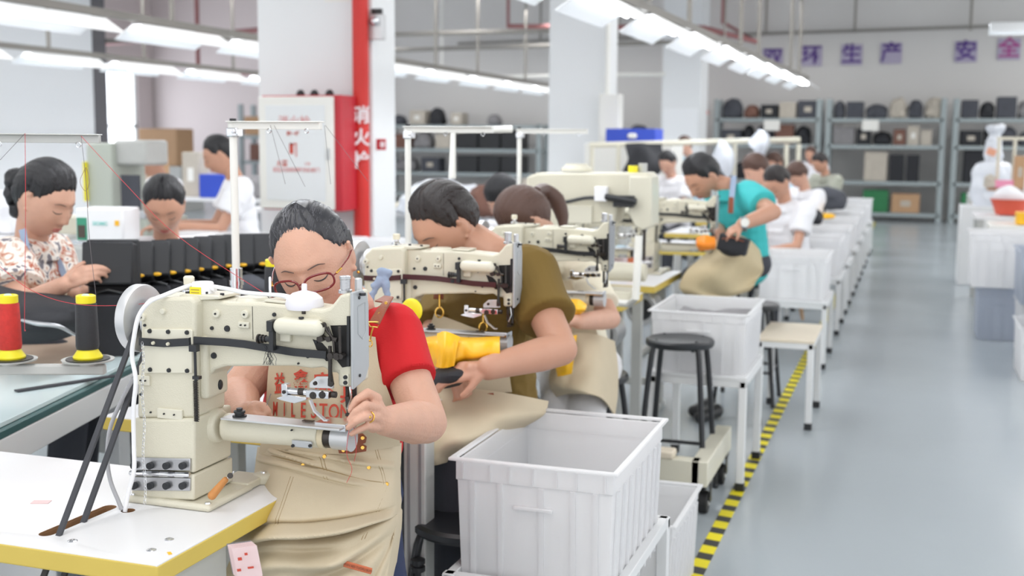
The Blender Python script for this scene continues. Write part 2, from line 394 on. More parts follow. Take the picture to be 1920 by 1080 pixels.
def solid(mb, voxel, it=6, fac=0.5, disp=None):               # fuse closed shapes into one continuous skin
    me = bpy.data.meshes.new('tmp'); me.from_pydata(np.vstack(mb.v).tolist(), [], mb.f); me.update()
    o = bpy.data.objects.new('tmp', me); COL.objects.link(o)
    r = o.modifiers.new('r', 'REMESH'); r.mode = 'VOXEL'; r.voxel_size = voxel; r.use_smooth_shade = True
    if it: s_ = o.modifiers.new('s', 'SMOOTH'); s_.factor = fac; s_.iterations = it
    dg = bpy.context.evaluated_depsgraph_get(); m2 = bpy.data.meshes.new_from_object(o.evaluated_get(dg))
    n = len(m2.vertices); V = np.empty(n * 3); m2.vertices.foreach_get('co', V); V = V.reshape(-1, 3)
    N = np.empty(n * 3); m2.vertex_normals.foreach_get('vector', N); N = N.reshape(-1, 3)
    F = [tuple(p.vertices) for p in m2.polygons]
    bpy.data.objects.remove(o); bpy.data.meshes.remove(m2); bpy.data.meshes.remove(me)
    if disp is not None: V = V + N * disp(V)[:, None]
    out = MB(); out.add(V, F); return out
def wrinkle(amp, fr, seed=0, aniso=(1, 1, 1)):
    rs = np.random.RandomState(seed); D = rs.normal(size=(9, 3)) * np.array(aniso); ph = rs.uniform(0, 6.28, 9); fs = fr * rs.uniform(0.6, 1.9, 9)
    D = D / np.linalg.norm(D, axis=1, keepdims=True)
    def f(V):
        a = np.zeros(len(V)); w = 0.012 * np.sin(V @ np.array([31., 17, 23])) 
        for d, p, q in zip(D, ph, fs): a += np.sin((V @ d + w) * q + p) * (0.6 / (q / fr))
        a /= 3.0; return amp * (1 - 2 * np.abs(np.tanh(a)))
    return f
# ================================================================ THE ROOM
mb = MB(); mb.bx(-19, 8, -4, 25, -0.1, 0); struct(mb, 'floor', 'floor', smooth=0)
mb = MB(); mb.bx(-19, 8, 24.4, 24.6, 0, 5.6); struct(mb, 'wall_back', 'wall', smooth=0)
mb = MB(); mb.bx(-17.6, -11.2, 24.3, 24.4, 0, 5.6); struct(mb, 'wall_back_alcove', 'wall_pink', smooth=0)
mb = MB(); mb.bx(-12.15, -12.0, -4, 15.25, 0, 5.6); struct(mb, 'wall_left', 'wall_white', smooth=0)
mb = MB(); mb.bx(-12.35, -11.98, 15.25, 15.55, 0, 5.6); struct(mb, 'trim_1', mat('dark_grey_frame', (104, 102, 106), 0.6), smooth=0)
mb = MB(); mb.bx(-17.6, -17.4, 12, 24.4, 0, 0.75); mb.bx(-17.6, -17.4, 12, 24.4, 3.2, 5.6)
for y in (12.2, 14.2, 17.3, 20.6, 23.7): mb.bx(-17.6, -17.4, y, y + 0.55, 0.75, 3.2)
struct(mb, 'wall_outer', 'wall_pink', smooth=0)
for k, (y0, y1) in enumerate(((14.75, 17.3), (17.85, 20.6), (21.15, 23.7))):
    f = MB(); f.bx(-17.5, -17.44, y0, y1, 0.75, 0.82); f.bx(-17.5, -17.44, y0, y1, 3.13, 3.2); f.bx(-17.5, -17.44, y0, y1, 1.7, 1.76)
    for y in (y0, (y0 + y1) / 2 - 0.03, y1 - 0.06): f.bx(-17.5, -17.44, y, y + 0.06, 0.75, 3.2)
    w = struct(f, 'window_%d' % (k + 1), 'leg_grey', smooth=0)
    g = MB(); g.bx(-17.55, -17.54, y0, y1, 0.75, 3.2)
    g.build('window_pane', emat('daylight_pane_%d' % k, (240, 246, 255), 3.0), w, smooth=0)
mb = MB(); mb.bx(-19, 8, -4, 25, 5.6, 5.75)
for y in (2, 8.2, 14.2, 20.4): mb.bx(-19, 8, y, y + 0.35, 5.15, 5.6)
struct(mb, 'ceiling', 'ceiling', smooth=0)

def column(x0, x1, y0, y1):
    b = MB(); b.bx(x0, x1, y0, y1, 0, 5.6); return struct(b, 'column', 'column', bevel=0.012)
column(-4.66, -3.72, 7.8, 8.2); column(-4.14, -3.42, 13.5, 13.95); column(-4.3, -3.6, 20.9, 21.6)
# red fire riser in front of the first column
t = thing('fire_pipe', 'tall red fire riser pipe running up beside the fire hydrant cabinet', 'pipe', (-3.77, 7.71, 0))
b = MB(); b.cyl((0, 0, 0.0), (0, 0, 5.59), 0.058, n=28); b.build('pipe', 'red', t)
b = MB(); b.cyl((0, 0, 2.6), (0, 0, 2.64), 0.07, n=28); b.build('coupling', 'red', t)
for i, ch in enumerate('消火栓'):
    q = text_mb(ch, 0.13, 0.002, 0.003); q.xf(rotm(rz=22), (0.028, -0.058, 1.62 - i * 0.16)); q.build('lettering', 'white_pl', t, smooth=0)
t = thing('fire_pipe', 'narrow red riser pipe beside the far shelves', 'pipe', (-3.98, 23.3, 0))
b = MB(); b.cyl((0, 0, 0), (0, 0, 5.59), 0.09, n=16); b.build('pipe', 'red', t)
b = MB(); b.cyl((0, 0, 2.0), (0, 0, 2.08), 0.12, n=16); b.build('coupling', 'red', t)
# hydrant cabinet
c0 = thing('fire_cabinet', 'white door fire hydrant cabinet with crimson sides on the first column', 'cabinet', (-4.11, 7.42, 0.95))
b = MB(); b.bx(-0.3, 0.33, 0.0, 0.24, 0, 0.81); b.build('body', 'redside', c0, bevel=0.008)
b = MB(); b.bx(-0.31, 0.28, -0.03, 0, 0.01, 0.8); d = b.build('door', 'offwhite', c0, bevel=0.008)
b = MB(); b.bx(-0.25, 0.22, -0.035, -0.03, 0.07, 0.74); b.build('door_panel', mat('pale_panel', (228, 231, 233), 0.3), d, bevel=0.003)
b = MB(); b.bx(0.235, 0.25, -0.045, -0.03, 0.36, 0.44); b.build('handle', 'plate', d, bevel=0.003)
for s_, sz, x, z, m_ in (('消火栓', 0.085, -0.02, 0.62, 'print_faint'), ('箱一柜', 0.034, -0.03, 0.54, 'print_red'), ('火警', 0.045, -0.12, 0.33, 'print_red'), ('119', 0.03, 0.08, 0.33, 'print_faint'), ('发生火灾时请打开此箱门', 0.034, -0.01, 0.285, 'print_faint')):
    q = text_mb(s_, sz, 0.0005, 0.001); q.xf(None, (x, -0.0365, z)); q.build('lettering', m_, d, smooth=0)
b = MB(); b.bx(-0.06, -0.03, -0.037, -0.035, 0.4, 0.475); b.bx(-0.06, 0.0, -0.037, -0.035, 0.465, 0.475); b.bx(-0.012, -0.004, -0.037, -0.035, 0.38, 0.46); b.build('emblem', 'print_red', d, smooth=0)
for x in (-0.09, 0.02, 0.14):
    k = thing('alarm_knob', 'small dark device on top of the fire cabinet, %s one' % {-0.09: 'left', 0.02: 'middle', 0.14: 'right'}[x], 'device', (-4.05 + x, 7.5, 1.76), group='dark devices on the fire cabinet')
    b = MB(); b.lathe([(0.03, 0), (0.03, 0.02), (0.014, 0.04)], 14); b.build('body', 'black', k)
# emergency lamp and red notice on the column
t = thing('emergency_light', 'small grey emergency lamp high on the first column', 'lamp', (-3.66, 7.8, 2.28))
b = MB(); b.bx(-0.07, 0.05, -0.05, 0.0, -0.12, 0.06); b.build('housing', 'alu', t, bevel=0.006)
b = MB(); b.ball((-0.01, -0.06, 0.01), 0.035); b.build('lens', 'chrome', t)
b = MB(); b.bx(-0.05, 0.03, -0.04, -0.01, 0.06, 0.1); b.build('cap', 'black', t, bevel=0.003)
b = MB(); b.box((0, 0, 0), (0.075, 0.006, 0.08)); o = b.build('wall_sign', 'redside', smooth=0); o.location = (-3.66, 7.81, 1.42); tag(o, 'small red square notice on the white column face', 'sign')
b = MB(); b.box((0, 0, 0), (0.035, 0.003, 0.04)); b.build('symbol', 'white_pl', o, smooth=0).location = (0.012, -0.004, 0)
# junction box on second column
b = MB(); b.bx(-0.12, 0.12, -0.12, 0.1, 0, 0.75); o = b.build('electrical_box', 'offwhite', bevel=0.01); o.location = (-3.36, 13.45, 1.25); tag(o, 'pale grey electrical box on the side of the middle column', 'box')
b = MB(); b.cyl((0, 0, 2.0), (0, 0, 5.0), 0.028); o = b.build('duct', 'offwhite'); o.location = (-3.4, 13.4, 0); tag(o, 'pale vertical cable duct above the electrical box', 'duct')
b = MB(); b.box((0, 0, 0), (0.62, 0.01, 0.6)); o = b.build('notice_board', 'wall_white', bevel=0.003); o.location = (-3.95, 20.88, 1.75); tag(o, 'pale notice sheet on the farthest column', 'sign')
b = MB(); b.box((0, 0, 0), (0.2, 0.01, 0.12)); o = b.build('wall_sign', 'offwhite', smooth=0); o.location = (-4.0, 7.8, 2.5); tag(o, 'cream paper notice high on the first column', 'sign')

# slogan on the back wall, one tile per character
for ch, px, m_, lb in (('双', 1449, 'purple', 'first'), ('环', 1522, 'purple', 'second'), ('生', 1597, 'purple', ''), ('产', 1671, 'purple', ''), ('安', 1811, 'purple', ''), ('全', 1892, 'magenta', '')):
    p = PY(px, {1449: 110, 1522: 105, 1597: 103, 1671: 100, 1811: 97, 1892: 92}[px], 24.38)
    b = MB(); b.box((0, 0, 0), (0.4, 0.02, 0.4)); o = b.build('wall_letter_tile', 'lav', smooth=0); o.location = tuple(p)
    pos = {1449: 'farthest left, half behind the lamp row', 1522: 'second from left, reading as ring', 1597: 'third from left, sheng, born', 1671: 'fourth from left, chan, produce', 1811: 'fifth, an, roof over woman', 1892: 'rightmost, in magenta strokes'}[px]
    tag(o, 'lavender wall tile with a Chinese character, ' + pos, 'sign', 'slogan tiles on the back wall')
    q = text_mb(ch, 0.4, 0.003, 0.008); q.xf(None, (0, -0.014, 0)); q.build('character', m_, o, smooth=0)

# hazard tape on the floor
b = MB(); b.bx(-0.027, 0.027, 0, 22.5, 0.0005, 0.002); o = b.build('floor_tape', 'hazard', smooth=0); o.location = (-0.632, 0.5, 0); tag(o, 'yellow and black striped hazard tape along the aisle floor', 'tape')

# ---------------------------------------------------------------- lamps on rails
def lamp_proto():
    t = thing('hanging_lamp', 'x', 'lamp', (0, 0, 2.3))
    b = MB(); b.prism([(-0.215, -0.04), (-0.22, -0.033), (-0.04, 0.085), (0.04, 0.085), (0.22, -0.033), (0.215, -0.04), (0.035, 0.075), (-0.035, 0.075)], -0.58, 0.58)
    b.build('hood', mat('lamp_hood_white', (244, 246, 248), 0.4), t)
    b = MB(); b.cyl((-0.03, -0.56, 0.045), (-0.03, 0.56, 0.045), 0.019, n=10); b.cyl((0.03, -0.56, 0.045), (0.03, 0.56, 0.045), 0.019, n=10); b.build('tube', 'tube', t)
    return t
LP = lamp_proto(); first = True
rows = [(-2.0, 0.026, [3.4, 4.85, 6.3, 7.74, 9.22, 10.7, 12.15, 13.6, 14.8, 16.2, 17.8], 'row over the right benches'),
        (-6.1, 0.0, [5.7, 7.3, 8.9, 10.4, 12.1, 13.6, 15.1, 16.7, 18.2, 19.6], 'row behind the first column'),
        (-9.3, 0.0, [9.7, 11.3, 12.8, 14.4, 16.0, 17.5], 'row nearest the left wall')]
for x0, sl, ys, nm in rows:
    for k, y in enumerate(ys):
        if first: t = LP; first = False
        else: t = copy_tree(LP)
        xx = x0 + (sl * (y - 6) * 1.3 if sl else 0) - (0 if sl == 0 else 0)
        t.location = (xx, y, 2.3); t['group'] = 'lit lamps in the ' + nm
        t['label'] = 'hooded tube lamp, number %s from the camera, %s' % (('one', 'two', 'three', 'four', 'five', 'six', 'seven', 'eight', 'nine', 'ten', 'eleven')[k], nm)
        t['label'] = t['label'].replace(', number one from', ', nearest to').replace('number ', 'lamp ')
    y0, y1 = ys[0] - 0.9, ys[-1] + 0.7; xa = x0 + sl * (y0 - 6) * 1.3; xb = x0 + sl * (y1 - 6) * 1.3
    b = MB(); b.band([(xa, y0, 2.43), (xb, y1, 2.43)], (1, 0, 0), 0.05, 0.06); o = b.build('lamp_rail', 'rod', smooth=0); tag(o, 'long grey rail carrying the lamp ' + nm, 'rail')
    ny = int((y1 - y0) / 1.9)
    for k in range(ny + 1):
        y = y0 + 0.3 + k * 1.9 * 1.0; x = xa + (xb - xa) * (y - y0) / (y1 - y0)
        b = MB(); b.cyl((0, 0, 2.45), (0, 0, 5.58), 0.022, n=8); o = b.build('hanger_rod', 'rod'); o.location = (x + (0.06 if k % 2 else -0.06), y, 0)
        tag(o, 'thin grey hanger rod, %s from the camera, holding up the %s' % (('nearest', 'second', 'third', 'fourth', 'fifth', 'sixth', 'seventh', 'eighth', 'ninth', 'tenth')[k], nm), 'rod', 'hanger rods of the ' + nm)
# single tube over the far right
t = dup(LP, (1.35, 15.0, 2.78), math.radians(90), 'single hooded tube lamp at the far right, hung across the aisle', 'single lamp')
del t['group']
# conduits and sprinkler pipes high up
def pipe(name, pts, r, m, lb, cat):
    b = MB(); b.tube(pts, r, 8); o = b.build(name, m); tag(o, lb, cat); return o
pipe('conduit', [(-9.5, 24.2, 3.55), (6, 24.2, 3.72)], 0.03, 'rod', 'thin grey conduit crossing the back wall above the slogan', 'conduit')
for k, x in enumerate((-7.6, -5.9, -2.9, -1.2, 0.9, 2.6)):
    pipe('conduit_drop', [(x, 24.15, 3.6), (x, 24.15, 5.5)], 0.025, 'rod', 'short vertical conduit above the slogan line, drop %s from left' % ('one', 'two', 'three', 'four', 'five', 'six')[k], 'conduit')
pipe('sprinkler_pipe', [(-16, 20, 3.3), (-9.2, 17, 3.25), (-9.2, 17, 5.59)], 0.05, 'red_rod', 'faded red sprinkler pipe over the left benches', 'pipe')
pipe('sprinkler_pipe', [(-12, 20, 2.7), (-14.6, 22, 2.85), (-14.6, 22, 5.59)], 0.05, 'red_rod', 'short faded red pipe stub before the pink wall', 'pipe')
pipe('sprinkler_pipe', [(-7, 20.3, 5.54), (-7, 20.3, 3.5), (-3.5, 20.4, 3.4), (-2.6, 20.5, 3.15), (-3.2, 20.6, 3.5), (-3.2, 20.6, 5.59)], 0.045, 'red_rod', 'bent red sprinkler pipe near the farthest column', 'pipe')
pipe('cable_tray', [(-12.1, 15.6, 2.95), (-4.5, 15.6, 2.95), (-4.5, 15.6, 5.59)], 0.035, 'rod', 'grey cable pipe across the hall behind the lamps', 'conduit')
pipe('cable_tray', [(-9, 19.5, 5.54), (-9, 19.5, 3.05), (-3, 19.5, 3.1), (-3, 19.5, 5.59)], 0.04, 'rod', 'grey cable pipe across the hall before the middle column', 'conduit')
pipe('cable_tray', [(-8.4, 20.6, 5.09), (-8.4, 20.6, 2.62), (-4.25, 20.88, 2.65)], 0.035, 'offwhite', 'cream pipe running level behind the middle column', 'conduit')

# ---------------------------------------------------------------- back shelving
def shelf_unit(x0, x1, y0, y1, zs, top, label, cols=('shelf_metal', 'shelf_metal')):
    t = thing('steel_shelving', label, 'shelf', ((x0 + x1) / 2, (y0 + y1) / 2, 0)); w = (x1 - x0) / 2; h = (y1 - y0) / 2
    for sx in (-1, 1):
        for sy in (-1, 1):
            b = MB(); b.box((sx * (w - 0.05), sy * (h - 0.04), top / 2), (0.1, 0.08, top)); b.build('post', cols[0], t, bevel=0.004)
    for z in zs:
        b = MB(); b.bx(-w + 0.05, w - 0.05, -h, h, z - 0.035, z + 0.035); b.build('shelf', cols[1], t, bevel=0.004)
    return t
bays = [(-3.75, -1.7), (-1.62, 0.54), (0.66, 2.85)]
ZS = [0.13, 0.72, 1.4, 1.9]
for (a, b_), lb in zip(bays, ('left', 'middle', 'right')):
    shelf_unit(a, b_, 23.3, 23.9, ZS, 2.3, 'grey steel shelving bay against the back wall, the %s of three' % lb)
shelf_unit(-10.9, -7.3, 23.3, 23.9, [0.3, 0.75, 1.25, 1.75], 1.8, 'grey shelving holding black boxes behind the middle column')
shelf_unit(-6.2, -4.5, 23.3, 23.9, [0.3, 0.9, 1.5], 2.25, 'dark grey shelving between the middle and farthest columns', ('leg_grey', 'shelf_metal'))
def carton(name, c, d, m, lb, cat, grp=None, soft=False):
    t = thing(name, lb, cat, c, group=grp)
    b = MB()
    if soft:
        b.ball((0, 0, d[2] * 0.52), (d[0] * 0.5, d[1] * 0.5, d[2] * 0.5), 16); b.box((0, 0, d[2] * 0.22), (d[0] * 0.9, d[1] * 0.9, d[2] * 0.4))
        b = solid(b, max(d) / 14, 6, 0.6, wrinkle(d[2] * 0.06, 14 / max(d), RNG.randint(99)))
        b.build('sack', m, t)
    else:
        b.box((0, 0, d[2] / 2), d); b.build('carton', m, t, bevel=min(d) * 0.04)
        if (int(c[0] * 37) + int(c[2] * 11)) % 3 and not m == 'carton': return t
        b = MB(); b.box((0, -d[1] / 2 - 0.002, d[2] * 0.5), (d[0] * 0.35, 0.004, d[2] * 0.3)); b.build('paper_label', 'palegoods' if m != 'palegoods' else 'offwhite', t, smooth=0)
    return t
rr = random.Random(3); sty = ['darkgoods', 'greygoods', 'darkgoods', 'palegoods', 'blackfab', 'browngoods']
nmc = {'darkgoods': 'dark grey', 'greygoods': 'mid grey', 'palegoods': 'pale', 'blackfab': 'black', 'browngoods': 'brown', 'carton': 'cardboard brown', 'greengoods': 'green'}
fixed = {('middle', 0): [('greengoods', .5, .42), ('carton', .55, .36), ('carton', .6, .46)], ('middle', 1): [('palegoods', .45, .55), ('blackfab', .28, .5), ('blackfab', .25, .5), ('browngoods', .35, .28), ('browngoods', .35, .28), ('browngoods', .3, .26)],
         ('right', 1): [('blackfab', .5, .6), ('browngoods', .3, .3)], ('right', 0): [('greengoods', .35, .4)]}
for (a, b_), lb in zip(bays, ('left', 'middle', 'right')):
    for li, z in enumerate(ZS):
        tz = ('bottom', 'second', 'third', 'top')[li]
        if (lb, li) in fixed:
            x = a + (0.72 if lb == 'middle' and li < 2 else 0.2)
            for k, (m_, w_, h_) in enumerate(fixed[(lb, li)]):
                if x + w_ > b_ - .08: break
                carton('packed_carton' if m_ in ('carton', 'palegoods') else 'goods_bundle', (x + w_ / 2, 23.55, z + 0.036), (w_ * .92, 0.4, h_), m_, '%s bundle %s along the %s shelf of the %s bay' % (nmc[m_], ('first', 'second', 'third', 'fourth', 'fifth', 'sixth')[k], tz, lb), 'box', 'goods on the %s shelf of the %s bay' % (tz, lb)); x += w_ + 0.02
            continue
        if li == 0: continue
        x = a + 0.13; k = 0
        while x < b_ - 0.3:
            w_ = rr.uniform(0.2, 0.42); h_ = rr.uniform(0.2, 0.4); m_ = rr.choice(sty); soft = rr.random() < 0.5
            carton('goods_sack' if soft else 'goods_box', (x + w_ / 2, 23.55, z + 0.036), (w_ * 0.95, 0.38, h_), m_, '%s %s, number %s from left on the %s shelf, %s bay' % (nmc[m_], 'sack' if soft else 'box', ('one', 'two', 'three', 'four', 'five', 'six', 'seven', 'eight', 'nine', 'ten')[min(k, 9)], tz, lb), 'sack' if soft else 'box', 'goods on the %s shelf of the %s bay' % (tz, lb), soft)
            x += w_ + 0.02; k += 1
for px in (1632, 1447):
    p = PY(px, 235, 23.25); b = MB(); b.box((0, 0, 0), (0.3, 0.006, 0.2)); o = b.build('shelf_tag', 'offwhite', smooth=0); o.location = tuple(p); tag(o, 'white paper tag hanging from the top board of the %s shelving bay' % ('middle' if px == 1632 else 'left'), 'label')
# black boxes on the left-hand shelf
for k, x in enumerate((-8.95, -8.45, -7.95)):
    for li, z in enumerate((0.786, 1.286)):
        carton('storage_box', (x, 23.55, z), (0.47, 0.42, 0.4 if li else 0.36), 'black', 'black storage box, %s column of the %s shelf behind the middle column' % (('left', 'centre', 'right')[k], ('lower', 'upper')[li]), 'box', 'black storage boxes')
for k, (x, z, m_, w_, h_) in enumerate(((-10.6, 1.79, 'darkgoods', .3, .2), (-10.1, 1.79, 'palegoods', .35, .3), (-9.7, 1.79, 'blackfab', .3, .35), (-9.2, 1.79, 'palegoods', .25, .25), (-8.4, 1.79, 'greygoods', .3, .22), (-10.5, 1.29, 'browngoods', .4, .3), (-10.0, 1.29, 'greygoods', .4, .35), (-9.5, 1.29, 'palegoods', .35, .3), (-10.4, .79, 'greygoods', .5, .3), (-9.8, .79, 'darkgoods', .4, .3))):
    carton('goods_sack', (x, 23.55, z), (w_, .4, h_), m_, '%s sack, number %s among the mixed goods left of the black boxes' % (nmc[m_], ('one', 'two', 'three', 'four', 'five', 'six', 'seven', 'eight', 'nine', 'ten')[k]), 'sack', 'mixed goods behind the bench lamps', k % 2 == 0)
for k, (x, z, m_) in enumerate(((-5.8, 1.54, 'darkgoods'), (-5.3, 1.54, 'darkgoods'), (-4.95, .94, 'greygoods'))):
    carton('goods_sack', (x, 23.55, z), (.4, .4, .26), m_, 'dark lumpy sack, number %s on the shelving between the columns' % ('one', 'two', 'three')[k], 'sack', 'sacks between the columns', True)
# cartons by the pink wall
shelf_unit(-13.9, -11.6, 22.4, 23.0, [0.4, 0.95, 1.5], 2.2, 'dark rack with cartons before the pink wall')
for k, (x, y, z, s_) in enumerate(((-13.5, 22.6, 1.54, .5), (-13.0, 22.6, 1.54, .45), (-12.4, 22.6, 1.54, .5), (-13.4, 22.6, .99, .45), (-12.7, 22.6, .99, .45), (-12.1, 22.6, .99, .42))):
    carton('cardboard_box', (x, y, z), (s_, .4, s_ * .8), 'carton' if k < 3 else 'browngoods', 'cardboard box, number %s on the rack by the pink wall' % ('one', 'two', 'three', 'four', 'five', 'six')[k], 'box', 'boxes by the pink wall')
carton('cardboard_box', (-14.4, 20.5, .9), (.9, .6, .75), 'carton', 'big brown cardboard box heaped left of the rack', 'box')
b = MB(); b.bx(-.6, .6, -.4, .4, 0, .9); o = b.build('packing_table', 'leg_grey', bevel=.01); o.location = (-14.4, 20.5, 0); tag(o, 'grey packing table below the big brown carton', 'table')
# ================================================================ CYLINDER-ARM SEWING MACHINE (built once, in place, then copied)
MO = np.array([-1.32, 1.93, 0.752])                 # foot of the first machine on its table
def mz(cx, cy, y=None):                              # outline points, as (x, z) from the machine's foot
    if y is None: y = 1.86 if cx < 425 else (1.885 if cy < 560 else 1.905)
    p = PY(180 + cx / 2.25, 500 + cy / 2.25, y); return (p[0] - MO[0], p[2] - MO[2])
def mzl(L, y=None): return [mz(a, b, y) for a, b in L]
YA = -0.045; YF, YB = -0.07, 0.05                                 # front and back of the casting
def screw(t, x, z, r=0.0042, y=None, m='black_metal', n=12, name='screw', h=0.003):
    y = (YF if x < mz(420, 300)[0] + .002 else YA) if y is None else y
    b = MB(); b.cyl((x, y + 0.001, z), (x, y - h, z), r, r * 0.85, n); b.cyl((x, y - h, z), (x, y - h - 0.0006, z), r * 0.45, r * 0.45, 6); return b.build(name, m, t)
def make_machine():
    t = thing('sewing_machine', 'x', 'sewing machine', MO)
    # pillar + arm casting
    pil = [(205, 152), (225, 132), (400, 128), (418, 150), (418, 640), (172, 640), (176, 420), (188, 400), (186, 170)]
    b = MB(); b.prism(mzl(pil, 1.86), YF, YB - .015); b.build('pillar_casting', 'cream', t, bevel=0.008, seg=3)
    arm = [(330, 130), (432, 128), (560, 150), (700, 152), (805, 162), (950, 182), (985, 172), (1008, 145), (1028, 118), (1075, 112), (1078, 508), (1020, 508), (1018, 448), (985, 448), (960, 425), (905, 430), (830, 420), (545, 422), (500, 436), (470, 470), (440, 500), (330, 500)]
    b = MB(); b.prism(mzl(arm, 1.885), YA, .03); b.build('arm_casting', 'cream', t, bevel=0.006, seg=3)
    b = MB(); b.box((mz(418, 300)[0] + .004, -.018, mz(0, 400, 1.86)[1]), (.02, .075, .12)); b.build('pillar_rib', 'cream', t, bevel=.008, seg=3)
    # raised cover, bosses, ribs on the front
    b = MB(); b.prism(mzl([(210, 262), (405, 262), (412, 270), (412, 448), (210, 448)]), YF - 0.005, YF + 0.002); cv = b.build('cover_plate', 'cream_smooth', t, bevel=0.0015)
    for cx, cy in ((234, 270), (312, 273), (391, 276), (236, 432), (315, 435), (392, 437)):
        x, z = mz(cx, cy); screw(cv, x, z, 0.0046, YF - 0.005)
    for cx, cy, r in ((198, 212, .008), (511, 197, .0085), (632, 200, .0085), (285, 188, .006), (430, 192, .006)):
        x, z = mz(cx, cy); b = MB(); yy = YF if cx < 420 else YA; b.cyl((x, yy + .002, z), (x, yy - 0.006, z), r, r * .9, 18)
        o = b.build('boss', 'cream_smooth', t, bevel=0.001)
        if r > .007: screw(o, x, z, 0.0022, yy - .005)
    for cx, cy, r in ((554, 261, .0065), (753, 202, .0042), (498, 375, .0065), (490, 259, .004), (868, 284, .004), (895, 380, .003), (207, 247, .003), (232, 614, .002), (191, 476, .003), (221, 476, .003), (191, 538, .003), (855, 408, .0022), (930, 316, .003)):
        x, z = mz(cx, cy); screw(t, x, z, r)
    x, z = mz(508, 514); b = MB(); b.ball((mz(418, 300)[0] + .0145, -.012, z), (0.004, 0.0075, 0.010), 14); b.build('oval_plug', 'black', t)
    for (a, c_, w_, h_) in ((627, 245, 54, 28), (316, 620, 130, 46), (206, 478, 62, 44)):
        x, z = mz(a, c_); b = MB(); yy = YF if a < 420 else YA; b.box((x, yy - .002, z), (w_ * 4.3e-4, .006, h_ * 4.3e-4)); o = b.build('pad', 'cream_smooth', t, bevel=.0015)
        for dx in (-.2, .2): screw(o, x + dx * w_ * 4.3e-4, z, .0018, yy - .005)
    x0, z0 = mz(660, 170); b = MB(); b.box((x0, YA, z0 - .03), (.0006, .002, .062)); b.build('seam', 'void', t, smooth=0)
    # tapering neck ring and upper lid
    b = MB(); b.prism(mzl([(320, 130), (340, 120), (525, 122), (528, 136), (432, 142)]), -0.05, 0.02); lid = b.build('top_lid', 'cream_smooth', t, bevel=0.002)
    for cx in (340, 420, 520):
        x, z = mz(cx, 121); b = MB(); b.cyl((x, -0.035, z - .001), (x, -0.035, z + .003), .004, n=10); b.build('screw', 'black_metal', lid)
    b = MB(); x, z = mz(620, 150); b.lathe([(.034, -.006), (.03, .002), (.026, .006)], 26, (x, -.01, z)); b.build('round_cap', 'cream_smooth', t)
    b = MB(); b.prism(mzl([(700, 150), (705, 140), (802, 148), (802, 160)]), -0.04, 0.025); b.build('top_lid', 'cream_smooth', t, bevel=0.0015)
    # knob with bottle neck on top left
    x, z = mz(328, 118); b = MB(); b.lathe([(.014, 0), (.014, .004), (.006, .008), (.006, .014), (.01, .016)], 18, (x, -.02, z)); o = b.build('oil_filler', 'chrome', t)
    b = MB(); b.lathe([(.010, .014), (.0105, .027), (.008, .030)], 20, (x, -.02, z)); b.build('filler_cap', mat('cream_cap', (226, 220, 200), .5), o)
    # lower pillar block and hinge
    low = [(148, 642), (416, 640), (416, 872), (158, 850), (158, 800)]
    b = MB(); b.prism(mzl(low, 1.855), YF - 0.006, YB + 0.004); b.build('lower_casting', 'cream', t, bevel=0.006, seg=3)
    b = MB(); b.prism(mzl([(158, 856), (416, 877), (418, 985), (150, 975)], 1.855), YF - 0.008, YB + 0.008); b.build('base_block', 'cream', t, bevel=0.004)
    b = MB(); b.box((0.004, -0.01, 0.007), (0.19, 0.16, 0.014)); b.build('base_plate', 'cream', t, bevel=0.006)
    b = MB(); b.box((0.06, 0.09, 0.009), (0.07, 0.075, 0.016)); b.lathe([(.022, 0), (.022, .016), (.018, .02)], 20, (0.09, 0.122, 0)); b.build('foot_lug', 'cream', t, bevel=0.004)
    for x, y, z in ((0.09, .122, .02), (0.088, -.078, .014), (-.08, -.078, .014)):
        b = MB(); b.lathe([(.006, 0), (.005, .003)], 12, (x, y, z)); b.build('bolt', 'chrome', t)
    for k, (ya, yb) in enumerate(((798, 852), (880, 938))):
        b = MB(); b.prism(mzl([(170, ya), (412, ya + 6), (412, yb + 2), (166, yb)]), YF - 0.012, YF - 0.006); hp = b.build('hinge_leaf', 'steel', t, bevel=0.0012)
        for cx in (183, 250, 318, 386):
            x, z = mz(cx, (ya + yb) / 2 + 6); b = MB(); b.cyl((x, YF - .011, z), (x, YF - .02, z), .0068, n=16); b.cyl((x, YF - .02, z), (x, YF - .0203, z), .003, n=6); b.build('hex_bolt', 'black_metal', hp)
    xa, za = mz(160, 864); xb, zb = mz(412, 872); b = MB(); n = 4
    for k in range(4):
        f0, f1 = k / 4 + .008, (k + 1) / 4 - .008; b.cyl((xa + (xb - xa) * f0, YF - .012, za + (zb - za) * f0), (xa + (xb - xa) * f1, YF - .012, za + (zb - za) * f1), .0055, n=14)
    b.cyl((xa, YF - .012, za), (xb, YF - .012, zb), .004, n=10); b.build('hinge_barrel', 'chrome', t)
    # cylinder bed
    z1 = mz(800, 715)[1]; xs = mz(520, 700)[0]; xe = mz(925, 700)[0]
    b = MB(); b.cyl((xs, 0, z1), (xe, 0, z1), .0275, .0225, 32); b.cyl((xs - .06, 0, z1), (xs - .01, 0, z1), .05, .03, 24); b.box(((xs + xe) / 2, 0, z1 + .006), (xe - xs, .04, .028)); b = solid(b, .0025, 8, .6)
    b.build('bed_arm', 'cream', t)
    b = MB(); b.cyl((xe, 0, z1), (mz(948, 700)[0], 0, z1), .0235, n=30); b.build('bed_collar', mat('worn_cream', (214, 200, 170), .5, noise=.15, nscale=60), t, bevel=.001)
    b = MB(); b.cyl((mz(946, 700)[0], 0, z1), (mz(980, 700)[0], 0, z1), .021, n=30); b.build('bed_ring', 'dark_steel', t)
